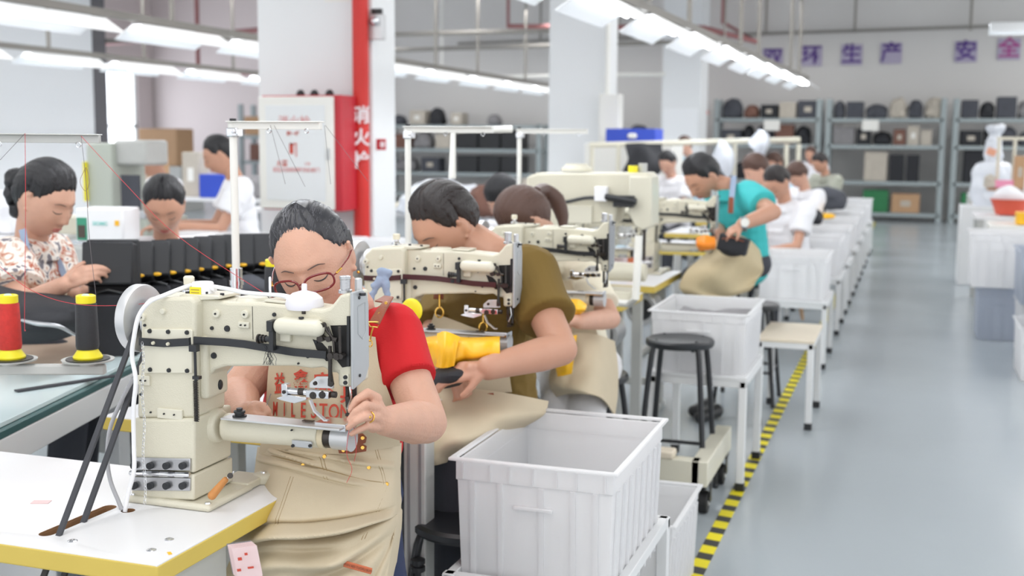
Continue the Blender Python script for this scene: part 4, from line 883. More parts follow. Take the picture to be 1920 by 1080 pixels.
# ================================================================ CRATES, STANDS, STOOLS
def crate(x0, x1, y0, y1, z0, z1, label, m='crate', grp='white plastic crates'):
    cx, cy = (x0 + x1) / 2, (y0 + y1) / 2; t = thing('plastic_crate', label, 'crate', (cx, cy, z0), group=grp)
    hx, hy, h = (x1 - x0) / 2, (y1 - y0) / 2, z1 - z0; k = .94; b = MB(); th = .004
    def ring(f, z): return [(-hx * f, -hy * f, z), (hx * f, -hy * f, z), (hx * f, hy * f, z), (-hx * f, hy * f, z)]
    o_ = ring(k, 0) + ring(.985, h * .86); i_ = ring(k - .02, .006) + ring(.965, h * .86)
    b.add(o_ + i_, [(3, 2, 1, 0)] + [(i, (i + 1) % 4, 4 + (i + 1) % 4, 4 + i) for i in range(4)] + [(8, 9, 10, 11)] + [(8 + i, 12 + i, 12 + (i + 1) % 4, 8 + (i + 1) % 4) for i in range(4)] + [(4 + i, 4 + (i + 1) % 4, 12 + (i + 1) % 4, 12 + i) for i in range(4)])
    b.build('tub', m, t, bevel=.006, seg=3)
    b = MB()
    r0 = ring(1.0, h * .85) + ring(1.0, h * .985); r1 = ring(.965, h * .85) + ring(.975, h * .985)
    b.add(r0 + r1, [(i, (i + 1) % 4, 4 + (i + 1) % 4, 4 + i) for i in range(4)] + [(8 + i, 12 + i, 12 + (i + 1) % 4, 8 + (i + 1) % 4) for i in range(4)] + [(4 + i, 4 + (i + 1) % 4, 12 + (i + 1) % 4, 12 + i) for i in range(4)] + [(i, 8 + i, 8 + (i + 1) % 4, (i + 1) % 4) for i in range(4)])
    b.build('collar', m, t, bevel=.004)
    b = MB(); L = hx * 1.03; Q = hy * 1.03; w = .016
    b.box((0, -Q, h), (2 * L + w, w, .008)); b.box((0, Q, h), (2 * L + w, w, .008)); b.box((-L, 0, h), (w, 2 * Q, .0079)); b.box((L, 0, h), (w, 2 * Q, .0079)); b.build('rim', m, t, bevel=.003)
    for f in (-.78, -.42, .1, .5, .78):
        b = MB()
        for s_ in (-1, 1):
            v = [(hx * f - .006, s_ * hy * k, .0), (hx * f + .006, s_ * hy * k, .0), (hx * f + .006, s_ * hy * .99, h * .85), (hx * f - .006, s_ * hy * .99, h * .85)]
            w_ = [(a, c_ + s_ * .006, d) for a, c_, d in v]; b.add(v + w_, [(0, 1, 2, 3), (7, 6, 5, 4), (0, 4, 5, 1), (1, 5, 6, 2), (2, 6, 7, 3), (3, 7, 4, 0)])
            break
        b.build('rib', m, t, smooth=0)
    for f in (-.85, -.6, -.35, -.1, .15, .4, .65, .85):
        b = MB(); y = hy * f; v = [(hx * k, y - .006, 0), (hx * k, y + .006, 0), (hx * .99, y + .006, h * .85), (hx * .99, y - .006, h * .85)]; w_ = [(a + .007, c_, d) for a, c_, d in v]; b.add(v + w_, [(0, 1, 2, 3), (7, 6, 5, 4), (0, 4, 5, 1), (1, 5, 6, 2), (2, 6, 7, 3), (3, 7, 4, 0)]); b.build('rib', m, t, smooth=0)
    for f in (-.9, -.55, -.3, 0, .3, .55, .9):
        b = MB(); b.box((hx * f, -hy * 1.005, h * .92), (.004, .008, h * .11)); b.build('rib', m, t, smooth=0)
    b = MB(); b.box((0, -hy * .995, h * .7), (hx * .5, .012, .01)); b.build('handle_lip', m, t, bevel=.003)
    return t
def frame_stand(x0, x1, y0, y1, z, label, top=None, m='leg_white', grp='white steel stands', leg=.032, capm='black', zb=0, topover=0):
    cx, cy = (x0 + x1) / 2, (y0 + y1) / 2; t = thing('steel_stand', label, 'stand', (cx, cy, zb), group=grp); hx, hy = (x1 - x0) / 2, (y1 - y0) / 2; z = z - zb
    for sx in (-1, 1):
        for sy in (-1, 1):
            x, y = sx * (hx - leg / 2), sy * (hy - leg / 2)
            b = MB(); b.bx(x - leg / 2, x + leg / 2, y - leg / 2, y + leg / 2, .03, z - .001); lg = b.build('leg', m, t, bevel=.003)
            b = MB(); b.bx(x - leg / 2 - .003, x + leg / 2 + .003, y - leg / 2 - .003, y + leg / 2 + .003, 0, .036); b.build('foot_cap', capm, lg, bevel=.003)
    for s_ in (-1, 1):
        b = MB(); b.bx(-hx, hx, s_ * (hy - leg / 2) - .012, s_ * (hy - leg / 2) + .012, z - .03, z); b.build('rail', m, t, bevel=.002)
        b = MB(); b.bx(s_ * (hx - leg / 2) - .012, s_ * (hx - leg / 2) + .012, -hy, hy, z - .03, z); b.build('rail', m, t, bevel=.002)
    if top: b = MB(); b.bx(-hx - topover, hx + topover, -hy - topover, hy + topover, z, z + .018); b.build('top_board', top, t, bevel=.003)
    return t
def stool(x, y, z, r, label, tilt=.05):
    t = thing('round_stool', label, 'stool', (x, y, 0), group='round black stools')
    b = MB(); b.lathe([(r * .96, z - .03), (r, z - .022), (r, z - .008), (r * .95, z), (0.0, z + .001)], 40, cap=True); b.build('seat', 'black_metal', t)
    ft = [(1, 1), (1, -1), (-1, -1), (-1, 1)]
    for sx, sy in ft:
        b = MB(); b.tube([(sx * r * .45, sy * r * .45, z - .035), (sx * r * .68, sy * r * .68, z - .055), (sx * (r * .68 + tilt), sy * (r * .68 + tilt), .012)], .0115, 12, smooth=5); b.ball((sx * (r * .68 + tilt), sy * (r * .68 + tilt), .012), .014, 10); b.build('leg', 'black_metal', t)
    q = r * .68 + tilt * .62
    for (a, c_) in zip(ft, ft[1:] + ft[:1]):
        b = MB(); b.cyl((a[0] * q, a[1] * q, .19), (c_[0] * q, c_[1] * q, .19), .0075, n=10); b.build('stretcher', 'black_metal', t)
    return t
crate(-1.0, -.612, 2.54, 3.09, .345, .70, 'large empty white crate nearest the camera, right of the apron')
frame_stand(-1.02, -.59, 2.5, 3.12, .425, 'steel angle stand under the nearest white crate', m='leg_white')
crate(-1.02, -.635, 3.4, 3.85, .0, .3, 'lower white crate on the floor just behind the nearest one')
crate(-1.02, -.62, 4.85, 5.37, .475, .745, 'white crate of dark pieces behind the empty black stool')
frame_stand(-1.02, -.61, 4.83, 5.4, .47, 'white stand with black feet under the crate behind the black stool', top='leg_white')
b = MB(); b.sheet([[(-.97 + .11 * j, 4.93 + .13 * i, .69 + .012 * math.sin(3 * i + 2 * j)) for j in range(4)] for i in range(4)], 16, 16, .02); o = b.build('cut_pieces', 'greygoods'); tag(o, 'dark cut pieces heaped inside the crate behind the stool', 'fabric')

def ps(px, py, z): return PZ(px, py, z)
p = P(1275, 634, 4.8); stool(p[0], p[1], p[2], .14, 'empty round black stool in front of the second crate', .045)
frame_stand(-.715, -.43, 6.02, 6.6, .445, 'small pale wooden bench with white legs and black feet standing across the tape', top='wood', m='leg_white', grp='white steel stands')
# trolley on castors
p = np.array([-.80, 4.62, 0]); t = thing('castor_trolley', 'beige box-beam trolley foot on two black castors beside the tape', 'trolley', p)
b = MB(); b.box((.08, .06, .19), (.065, .62, .1)); b.build('cross_beam', 'cream_smooth', t, bevel=.004)
b = MB(); b.box((-.2, -.22, .19), (.56, .06, .1)); b.build('long_beam', 'cream_smooth', t, bevel=.004)
b = MB(); b.box((-.12, -.22, .255), (.2, .08, .03)); b.build('pedal', 'wood', t, bevel=.008)
for y in (-.12, .3):
    b = MB(); b.bx(.05, .11, y - .03, y + .03, .12, .14); b.bx(.052, .056, y - .02, y + .02, .05, .125); b.bx(.104, .108, y - .02, y + .02, .05, .125); cs = b.build('castor_fork', 'black_metal', t)
    b = MB(); b.cyl((.062, y, .045), (.098, y, .045), .044, n=26); b.build('castor_wheel', 'rubber', cs, bevel=.004)
    b = MB(); b.cyl((.058, y, .045), (.102, y, .045), .014, n=14); b.build('hub', 'alu', cs)
# crates on stands along the row
for k, (y, z) in enumerate(((7.75, .5), (9.2, .5), (10.4, .5), (11.7, .5), (13.0, .5), (14.4, .5), (16.0, .5))):
    w = ('first', 'second', 'third', 'fourth', 'fifth', 'sixth', 'seventh')[k]; z = .42
    crate(-.93, -.5, y, y + .6, z + .02, z + .3, 'white crate on a stand, %s beyond the wooden bench' % w)
    frame_stand(-.95, -.48, y - .02, y + .65, z, 'white stand with black feet, %s beyond the wooden bench' % w, top='leg_white')
b = MB(); b.tube([P(1497, 485, 8.0), P(1505, 520, 7.9), P(1500, 560, 7.9), P(1505, 600, 7.9)], [.02, .012, .018, .01], 8, smooth=4); o = b.build('leather_strap', 'carton'); tag(o, 'pale brown strap hanging over the first crate beyond the bench', 'strap')
# ================================================================ PEOPLE
M['hair_grey_hi'] = mat('silver_hair', (98, 98, 104), .4); M['hair_hi'] = mat('black_hair_sheen', (46, 44, 48), .35); M['hair_dk_hi'] = mat('brown_black_sheen', (62, 52, 50), .38); M['hair_brown_hi'] = mat('brown_sheen', (96, 68, 56), .4)
def Rhead(yaw, pitch, roll): return rotm(rz=yaw) @ rotm(rx=pitch) @ rotm(ry=roll)
def head_pts(N, asp=1.0, sex='f'):
    nx, ny, nz = N[:, 0], N[:, 1], N[:, 2]
    jw = np.where(nz < 0, 1 - (0.30 if sex == 'f' else 0.24) * np.clip(-nz, 0, 1) ** 1.6, 1 - .05 * np.clip(nz, 0, 1) ** 2)
    x = nx * .076 * jw; z = nz * .116; y = ny * .096
    y = np.where((ny > 0) & (nz < 0), y * (1 - .38 * np.clip(-nz, 0, 1)), y)
    fr = np.clip(-ny, 0, 1) ** .5; g = lambda u, s: np.exp(-(u / s) ** 2); ax = np.abs(x)
    y = y + fr * (-.004 * g(z - .026, .012) * g(x, .05) + .010 * g(ax - .031, .017) * g(z - .006, .014) - .0065 * g(ax - .031, .0115) * g(z - .002, .008)
                  - .005 * g(ax - .042, .02) * g(z + .026, .02) - (.0235 if sex == 'm' else .019) * g(x, .0085 + .003) * np.clip(1 - np.abs(z + .036) / np.where(z > -.036, .05, .012), 0, 1) ** .8
                  - .009 * g(ax - .011, .006) * g(z + .037, .007) + .004 * g(x, .03) * g(z + .05, .006) - .007 * g(x, .02) * (g(z + .062, .005) + g(z + .073, .006)) + .003 * g(x, .022) * g(z + .0675, .0022) - .006 * g(x, .02) * g(z + .1, .013))
    return np.stack([x, y, z], 1)
def sph(n, m):
    v = []; f = []
    for j in range(m + 1):
        t = math.pi * j / m
        for i in range(n): a = 2 * math.pi * i / n; v.append((math.sin(t) * math.sin(a), -math.sin(t) * math.cos(a), math.cos(t)))
    for j in range(m):
        for i in range(n): i2 = (i + 1) % n; f.append((j * n + i, (j + 1) * n + i, (j + 1) * n + i2, j * n + i2))
    return np.array(v), f
def face_pt(x, z, sex='f', off=0.0):     # a point of the face at x, z
    nz = z / .116; jw = 1 - (.30 if sex == 'f' else .24) * max(-nz, 0) ** 1.6 if nz < 0 else 1 - .05 * nz * nz
    nx = x / (.076 * jw); ny = -math.sqrt(max(0, 1 - nx * nx - nz * nz)); p = head_pts(np.array([[nx, ny, nz]]), sex=sex)[0]; p[1] -= off; return p
def add_head(mb, c, R, s, sex, n=72, m=60, ears=True):
    V, F = sph(n, m); mb.add(head_pts(V, sex=sex) * s @ R.T + c, F)
    if ears:
        for q in (-1, 1):
            pts = [np.array([q * (.0745 + .008 * math.sin(a)), .004 + .016 * math.cos(a + 1.2) , .002 + .03 * math.sin(a)]) for a in np.linspace(-1.7, 2.6, 12)]
            mb.tube([p * s @ R.T + c for p in pts], .0042 * s, 8)
            mb.ball(np.array([q * .077, .008, .0]) * s @ R.T + c, np.array([.005, .014, .024]) * s, 12, R); mb.ball(np.array([q * .075, -.002, -.028]) * s @ R.T + c, .0065 * s, 8)
def smooth01(x): x = np.clip(x, 0, 1); return x * x * (3 - 2 * x)
def hair_mask(N, style):
    az = np.degrees(np.arctan2(np.abs(N[:, 0]), -N[:, 1]))            # 0 at the face, 180 at the back
    hz = np.interp(az, [0, 25, 45, 62, 78, 95, 115, 140, 180], {'bald': [.9] * 9,
        'pulled': [.80, .77, .64, .36, .22, .2, -.18, -.45, -.52], 'short': [.62, .60, .55, .28, .10, .22, -.25, -.42, -.5],
        'back': [.56, .54, .45, .25, .15, .2, -.2, -.5, -.6], 'fringe': [.34, .34, .3, .12, -.02, -.02, -.25, -.5, -.6]}[style])
    return N[:, 2] - hz
def hair_shell(c, R, s, sex, style, th, seed=0, rough=.002, n=96, m=72, part=None):
    V, F = sph(n, m); H = head_pts(V, sex=sex); rs = np.random.RandomState(seed)
    az = np.arctan2(V[:, 0], V[:, 2] + .3); az2 = np.arctan2(V[:, 0], -V[:, 1])
    hm = hair_mask(V, style) + .035 * sum(np.sin(az2 * f + p) for f, p in zip((19, 37, 61), rs.uniform(0, 6, 3))) / 2
    k = smooth01(hm / .12 + .4); vol = smooth01(hm / .55 + .1); nz = sum(np.sin(az * f + p + 2 * V[:, 1]) for f, p in zip((23, 41, 67, 12), rs.uniform(0, 6, 4))) / 4
    t = -.007 + k * (.0085 + th * vol * (.85 + .35 * np.clip(V[:, 2], 0, 1)) + rough * vol * nz)
    n_ = V / np.array([.076, .096, .116]) ; n_ /= np.linalg.norm(n_, axis=1, keepdims=True)
    W_ = (H + n_ * t[:, None]); keep = k > .02
    F2 = [f for f in F if any(keep[i] for i in f)]
    mb = MB(); mb.add(W_ * s @ R.T + c, F2); return mb
def strands(c, R, s, sex, style, th, focus, count, seed, r=.00045, spread=.0025, wob=.003):
    rs = np.random.RandomState(seed); mb = MB(); focus = nrm(focus)
    while count > 0:
        d = nrm(rs.normal(size=3)); 
        if hair_mask(d[None], style)[0] < -.02: continue
        pts = []; cur = d; side = nrm(np.cross(focus, rs.normal(size=3))) * rs.uniform(-wob, wob) * 8
        for j in range(8):
            t = j / 7 * rs.uniform(.6, .75) if j else 0
            q = nrm(d * (1 - j / 7 * .7) + (focus + side * .1) * (j / 7 * .7)); p = head_pts(q[None], sex=sex)[0]; nn = nrm(q / np.array([.076, .096, .116])); mk = smooth01(hair_mask(q[None], style)[0] / .55 + .1)
            pts.append((p + nn * (th * (.8 + .35 * max(q[2], 0)) * mk + (.0005 if j else -.001) + (spread * rs.rand() * (.6 if 0 < j < 7 else 0)))) * s @ R.T + c)
        mb.tube(pts, [r, r * 1.2, r], 3); count -= 1
    return mb
def hand(mb, w, d, nrm_back, s=1.0, curl=(25, 30, 20), thumb=1, spread=6, size=.95):
    d = nrm(d); nb = nrm(nrm_back - d * (np.asarray(nrm_back) @ d)); side = np.cross(d, nb) * thumb     # side: towards the thumb
    w = np.asarray(w, float)
    def rot(v, ax, a): return np.array(Matrix.Rotation(math.radians(a), 3, Vector(ax)) @ Vector(v))
    K = size
    for i, (off, L, r) in enumerate(((.026, .9, .0088), (.009, 1.0, .009), (-.009, .94, .0086), (-.025, .75, .0076))):
        kn = w + d * (.086 - .006 * abs(i - 1)) * K + side * off * K
        mb.cap(w + side * off * .55 * K + d * .012, kn, .012 * K, .0105 * K, 10)
        u = rot(d, nb, (spread * (1.2 - i)) * (thumb)); ax = np.cross(u, nb); p = kn
        for k, (l, c_) in enumerate(zip((.043, .027, .021), curl)):
            u = rot(u, ax, -(c_ + i * 3)); q = p + u * l * L * K; mb.cap(p, q, r * K * (1 - .08 * k), r * K * (1 - .08 * (k + 1)), 10); p = q
    mb.ball(w + d * .045 * K, .022 * K, 10)
    tb = w + d * .022 * K + side * .022 * K; u = nrm(d * .75 + side * .6 - nb * .35); q = tb + u * .045 * K; mb.cap(tb, q, .0125 * K, .0105 * K, 10); u2 = nrm(u + d * .4 - nb * .2); mb.cap(q, q + u2 * .028 * K, .0105 * K, .0085 * K, 10)
    return mb
def torso(mb, sh, hp, lat, W0, W1, T0, T1, waist=.9, lean=(0, 0, 0), grow=0.0):
    lat = nrm(lat); sh = np.asarray(sh, float); hp = np.asarray(hp, float)
    for k in range(9):
        t = k / 8; c = sh + (hp - sh) * t + np.asarray(lean) * math.sin(math.pi * t); w = (W0 + (W1 - W0) * t) * (1 - (1 - waist) * math.sin(math.pi * min(1, t * 1.15))) / 2 + grow; r = T0 + (T1 - T0) * t + grow
        if k == 0: r *= .72; w *= .98
        mb.cap(c - lat * max(w - r, .01), c + lat * max(w - r, .01), r, r, 16)
    return mb
def sleeve(mb, a, b, f, r0, r1):
    a = np.asarray(a, float); b = np.asarray(b, float); e = a + (b - a) * f; mb.ball(a, r0 * .98, 16); mb.cyl(a, e, r0, r1, 24); return mb
def brows_eyes(root, c, R, s, sex, hairm, dn=.4, lips=True, voff=.0012):
    f = lambda x, z, o=0.0: (face_pt(x, z, sex, o) * s) @ R.T + c
    for q in (-1, 1):
        b = MB(); b.tube([f(q * x, z, .0005) for x, z in ((.014, .021), (.024, .0235), (.034, .0245), (.045, .020))], [.0008, .0016, .0015, .0006], 6, smooth=3); b.build('eyebrow', 'brow', root, world=True)
        b = MB(); b.tube([f(q * x, z, .0002) for x, z in ((.019, -.003), (.025, -.0065), (.032, -.0075), (.039, -.006), (.045, -.001))], [.0007, .0014, .0016, .0014, .0007], 6, smooth=3); b.build('eyelashes', 'black', root, world=True)
    if lips:
        b = MB(); b.tube([f(x, z, -.0012) for x, z in ((-.021, -.067), (-.012, -.0635), (0, -.0645), (.012, -.0635), (.021, -.067))], [.001, .0034, .0036, .0034, .001], 8, smooth=3); b.tube([f(x, z, -.0018) for x, z in ((-.02, -.068), (-.01, -.0725), (0, -.074), (.01, -.0725), (.02, -.068))], [.001, .0036, .0044, .0036, .001], 8, smooth=3); solid(b, .0018, 2).build('lips', 'lip', root, world=True)

def person(root_p, label, J, look, sex='f', s=1.0, skin='skin', hair='hair', style='short', hth=.012, shirt='tee_white', trousers='trousers', sleeve_f=.55, vox=.006, W0=.36, W1=.30, T0=.085, T1=.10,
           legs=True, hands=None, face=True, neck_r=.05, hseed=0, arm_r=(.045, .036, .026), waist=.88, nstr=0, focus=(0, 1, .3), sl_r=(.075, .068), lean=(0, 0, 0), lips=True, group=None, hands_skip=False):
    t = thing('person', label, 'person', root_p, group=group); R = Rhead(*look); hc = np.asarray(J['head'], float)
    sh = (J['shL'] + J['shR']) / 2; hp = (J['hipL'] + J['hipR']) / 2; lat = J['shL'] - J['shR']; nk = J.get('neck', sh + np.array([0, 0, .05]))
    b = MB(); add_head(b, hc, R, s, sex, 90 if vox < .004 else 60, 76 if vox < .004 else 48)
    b.cap(nk, hc + R @ np.array([0, .03, -.05]) * s, neck_r * 1.1, neck_r * .95)
    b.cap(J['shL'] * .75 + nk * .25 - np.array([0, 0, .02]), J['shR'] * .75 + nk * .25 - np.array([0, 0, .02]), .045, .045)
    torso(b, sh - np.array([0, 0, .03]), hp, lat, W0 - .03, W1 - .03, T0 - .012, T1 - .012, waist, lean)
    for S in 'LR':
        mid = J['el' + S] * .70 + J['wr' + S] * .30
        b.chain([J['sh' + S], J['el' + S] * .9 + J['sh' + S] * .1, J['el' + S], mid, J['wr' + S]], [arm_r[0], arm_r[1] * .98, arm_r[1] * .96, arm_r[1] * .98, arm_r[2]], 20)
        if hands_skip and S in hands_skip: continue
        hd = (hands or {}).get(S)
        if callable(hd): hd(b)
        elif hd is None: hand(b, J['wr' + S], J['wr' + S] - J['el' + S] + np.array([0, 0, -.03]), np.array([0, -.3, 1]), thumb=1 if S == 'R' else -1)
        else: hand(b, J['wr' + S], hd[0], hd[1], curl=hd[2] if len(hd) > 2 else (25, 30, 20), thumb=hd[3] if len(hd) > 3 else 1)
    if legs:
        for S in 'LR': b.chain([J['hip' + S], J['kn' + S], J['an' + S]], [.075, .055, .04], 14)
    solid(b, vox, 3 if vox < .004 else 5, .5).build('body', skin, t, world=True)
    # shirt
    b = MB(); torso(b, sh - np.array([0, 0, .028]), hp, lat, W0, W1, T0, T1, waist, lean, .004); b.cap(J['shL'] * .8 + nk * .2 - np.array([0, 0, .01]), J['shR'] * .8 + nk * .2 - np.array([0, 0, .01]), sl_r[0] * .82, sl_r[0] * .82); b.lathe([(.085, -.05), (.062, .0), (.060, .008)], 24, nk - np.array([0, 0, .028]))
    for S in 'LR': sleeve(b, J['sh' + S], J['el' + S], sleeve_f, sl_r[0], sl_r[1])
    solid(b, max(vox, .004), 5, .6, wrinkle(.0065, 30, hseed + 5)).build('shirt', shirt, t, world=True)
    if legs:
        b = MB(); b.cap(J['hipL'], J['hipR'], .10, .10)
        for S in 'LR': b.chain([J['hip' + S], J['kn' + S], J['an' + S]], [.09, .068, .055], 16)
        solid(b, max(vox, .007), 4, .6, wrinkle(.004, 22, hseed)).build('trousers', trousers, t, world=True)
        for S in 'LR':
            b = MB(); a = J['an' + S]; fd = nrm((J['kn' + S] - J['hip' + S]) * np.array([1, 1, 0])); b.cap(a - np.array([0, 0, a[2] - .04]), a + fd * .15 - np.array([0, 0, a[2] - .03]), .038, .03); b.build('shoe', 'black', t, world=True)
    if style != 'bald': hs = hair_shell(hc, R, s, sex, style, hth, hseed); ho = hs.build('hair', hair, t, world=True)
    if nstr: strands(hc, R, s, sex, style, hth, focus, nstr, hseed).build('hair_strands', M.get(hair + '_hi', M[hair]), ho, world=True)
    if face: brows_eyes(t, hc, R, s, sex, hair, lips=lips)
    return t, R, hc
def A(*q): return np.array([P(*x) for x in q])

# ---------------------------------------------------------------- 1. woman in red
J = dict(head=P(590, 492, 2.44), neck=P(655, 580, 2.5), shL=P(736, 626, 2.47), shR=P(535, 628, 2.6), elL=P(799, 792, 2.34), elR=P(446, 738, 2.5), wrL=P(722, 790, 2.165), wrR=P(455, 778, 2.36),
         hipL=P(675, 930, 2.66), hipR=P(560, 930, 2.70), knL=P(705, 1110, 2.43), knR=P(560, 1110, 2.43), anL=P(735, 1480, 2.35), anR=P(560, 1480, 2.4))
def lhand(b):
    w = P(722, 790, 2.165); b.cap(w, P(708, 784, 2.15), .027, .024, 14)
    b.chain([P(712, 778, 2.15), P(704, 752, 2.14)], [.017, .0125], 12); b.chain([P(712, 790, 2.15), P(700, 800, 2.13)], [.02, .012], 12)
    b.chain([P(714, 780, 2.15), P(699, 768, 2.125)], [.02, .0125], 12); b.chain([P(714, 786, 2.15), P(698, 784, 2.122)], [.02, .0125], 12)
    b.chain([P(706, 748, 2.14), P(689, 737, 2.12), P(669, 750, 2.108), P(657, 770, 2.106)], [.0112, .0092, .0078, .0058], 12)
    b.chain([P(706, 766, 2.13), P(686, 760, 2.096), P(667, 772, 2.09), P(655, 787, 2.092)], [.011, .0086, .0074, .0057], 12)
    b.chain([P(706, 783, 2.125), P(686, 781, 2.09), P(667, 790, 2.082), P(653, 802, 2.086)], [.0105, .0082, .007, .0055], 12)
    b.chain([P(704, 800, 2.13), P(688, 799, 2.10), P(672, 806, 2.094), P(659, 814, 2.096)], [.010, .0072, .0062, .0050], 12)
    b.chain([P(712, 772, 2.165), P(694, 754, 2.165), P(674, 754, 2.155), P(660, 764, 2.145)], [.014, .0105, .0088, .0075], 12)
def rhand(b):
    w = P(455, 778, 2.36); b.cap(w, P(468, 770, 2.33), .024, .02, 12); b.ball(P(478, 768, 2.32), .018, 12)
    for k, (dx, dy, dd) in enumerate(((0, 0, 0), (2, 7, .012), (2, 13, .026))): b.chain([P(478 + dx, 760 + dy, 2.32 + dd), P(494 + dx, 762 + dy, 2.31 + dd), P(503 + dx, 772 + dy, 2.305 + dd)], [.0105, .009, .0072], 10)
    b.chain([P(466, 774, 2.32), P(480, 780, 2.30), P(492, 781, 2.30)], [.0115, .0095, .008], 10); b.chain([P(462, 782, 2.33), P(474, 788, 2.315)], [.011, .009], 10)
W1_, R1, H1 = person(P(620, 1500, 2.62) * np.array([1, 1, 0]), 'woman in a red T-shirt, beige apron and red glasses, bent over the nearest machine', J, (15, 17, -13), 'f', 1.04, 'skin', 'hair_grey', 'pulled', .010, 'tee_red', 'denim', .56, .0024,
    W0=.36, W1=.30, T0=.095, T1=.11, hands={'L': lhand, 'R': rhand}, arm_r=(.047, .044, .027), waist=.98, nstr=2600, focus=(0, .95, .15), sl_r=(.062, .060), hseed=3)
# bun, earring, ring
b = MB(); b.ball(H1 + R1 @ np.array([0, .115, -.03]), (.03, .022, .03), 20, R1); b.build('hair_bun', 'hair_grey', W1_, world=True)
b = MB(); b.ball(H1 + R1 @ np.array([.081, -.002, -.038]) * 1.04, .0032, 12); b.build('earring', 'gold', W1_, world=True)
rp = P(693, 782, 2.10); rd = nrm(P(686, 781, 2.09) - P(706, 783, 2.125)); x_, y_, _z = frame(rd); b = MB(); b.tube([rp + .0094 * (math.cos(a) * x_ + math.sin(a) * y_) for a in np.linspace(0, 2 * math.pi, 25)], .0014, 8); b.ball(rp + .0105 * nrm(P(693, 784, 2.0) - rp), (.0035, .0035, .003), 10); b.build('ring', 'gold', W1_, world=True)
# glasses, low on the nose
def gl(x, z, y): return H1 + R1 @ (np.array([x, y, z]) * 1.04)
g = None
for q in (-1, 1):
    pts = [gl(q * (.0325 + .0275 * math.copysign(abs(math.cos(a)) ** .75, math.cos(a))), -.0045 + .0165 * math.copysign(abs(math.sin(a)) ** .75, math.sin(a)), -.116 + .34 * abs(.031 + .0275 * math.cos(a))) for a in np.linspace(0, 2 * math.pi, 33)]
    b = MB(); b.tube(pts, .0024, 8)
    if g is None:
        b.tube([gl(-.006, .0, -.113), gl(0, .003, -.116), gl(.006, .0, -.113)], .0016, 8); g = b.build('glasses', 'glass_red', W1_, world=True)
    else: b.build('rim', 'glass_red', g)
    L = MB(); Vc = np.mean(pts[:-1], axis=0); L.add([Vc] + pts[:-1], [(0, i + 1, (i + 1) % 32 + 1) for i in range(32)]); lo = L.build('lens', 'lens', None, smooth=0)
    lo.parent = g; lo.matrix_parent_inverse = Matrix(); 
    lo.data.transform(Matrix.Translation(-Vector(W1_.location)))
    b = MB(); b.tube([gl(q * .060, .000, -.094), gl(q * .068, .002, -.084), gl(q * .079, .006, -.03), gl(q * .081, .01, .004)], .0015, 8); tm = b.build('temple', 'glass_red', W1_, world=True)
    tm.parent = g
    b = MB(); b.cap(gl(q * .066, .002, -.088), gl(q * .0715, .003, -.072), .0024, .0024, 8); hg = b.build('hinge', 'gold', W1_, world=True); hg.parent = g
for o in g.children:
    if o.name.startswith('rim'): o.data.transform(Matrix.Translation(-Vector(W1_.location)))
# apron: bib and skirt
def ripf(amp, f1, f2, ph=0):
    def r(G):
        a, c_ = G.shape[:2]; U, V = np.meshgrid(np.linspace(0, 1, a), np.linspace(0, 1, c_), indexing='ij')
        G = G.copy(); n_ = -CF; G += (amp * (np.sin(f1 * U + 2.3 * np.sin(f2 * V + ph)) * .6 + .4 * np.sin(f2 * 1.7 * V + f1 * .6 * U + ph)))[..., None] * n_ * np.minimum(1, 4 * U)[..., None]; return G
    return r
bib = [[P(520, 620, 2.47), P(575, 618, 2.40), P(640, 620, 2.38), P(704, 632, 2.38)], [P(506, 680, 2.47), P(570, 680, 2.385), P(650, 682, 2.365), P(712, 690, 2.375)], [P(500, 750, 2.47), P(565, 752, 2.375), P(655, 752, 2.355), P(733, 748, 2.38)], [P(496, 800, 2.49), P(570, 805, 2.375), P(660, 808, 2.35), P(746, 800, 2.40)], [P(486, 850, 2.50), P(565, 850, 2.385), P(660, 850, 2.36), P(750, 835, 2.43)]]
b = MB(); b.sheet(bib, 50, 50, .003, ripf(.0018, 9, 4)); ap = b.build('apron', 'apron', W1_, world=True)
sk = [[P(484, 838, 2.54), P(520, 842, 2.44), P(590, 846, 2.375), P(670, 848, 2.365), P(730, 838, 2.42), P(752, 830, 2.50)],
      [P(478, 885, 2.50), P(520, 885, 2.38), P(590, 895, 2.33), P(670, 905, 2.325), P(735, 900, 2.39), P(750, 890, 2.52)],
      [P(470, 930, 2.44), P(515, 940, 2.30), P(585, 950, 2.275), P(665, 955, 2.27), P(730, 955, 2.34), P(752, 950, 2.50)],
      [P(452, 985, 2.36), P(510, 990, 2.24), P(580, 1005, 2.235), P(655, 1010, 2.225), P(728, 990, 2.30), P(752, 985, 2.46)],
      [P(428, 1060, 2.34), P(500, 1060, 2.23), P(570, 1075, 2.235), P(645, 1085, 2.20), P(720, 1070, 2.27), P(742, 1060, 2.43)],
      [P(410, 1170, 2.36), P(490, 1180, 2.26), P(565, 1190, 2.26), P(640, 1190, 2.22), P(705, 1180, 2.28), P(730, 1160, 2.42)]]
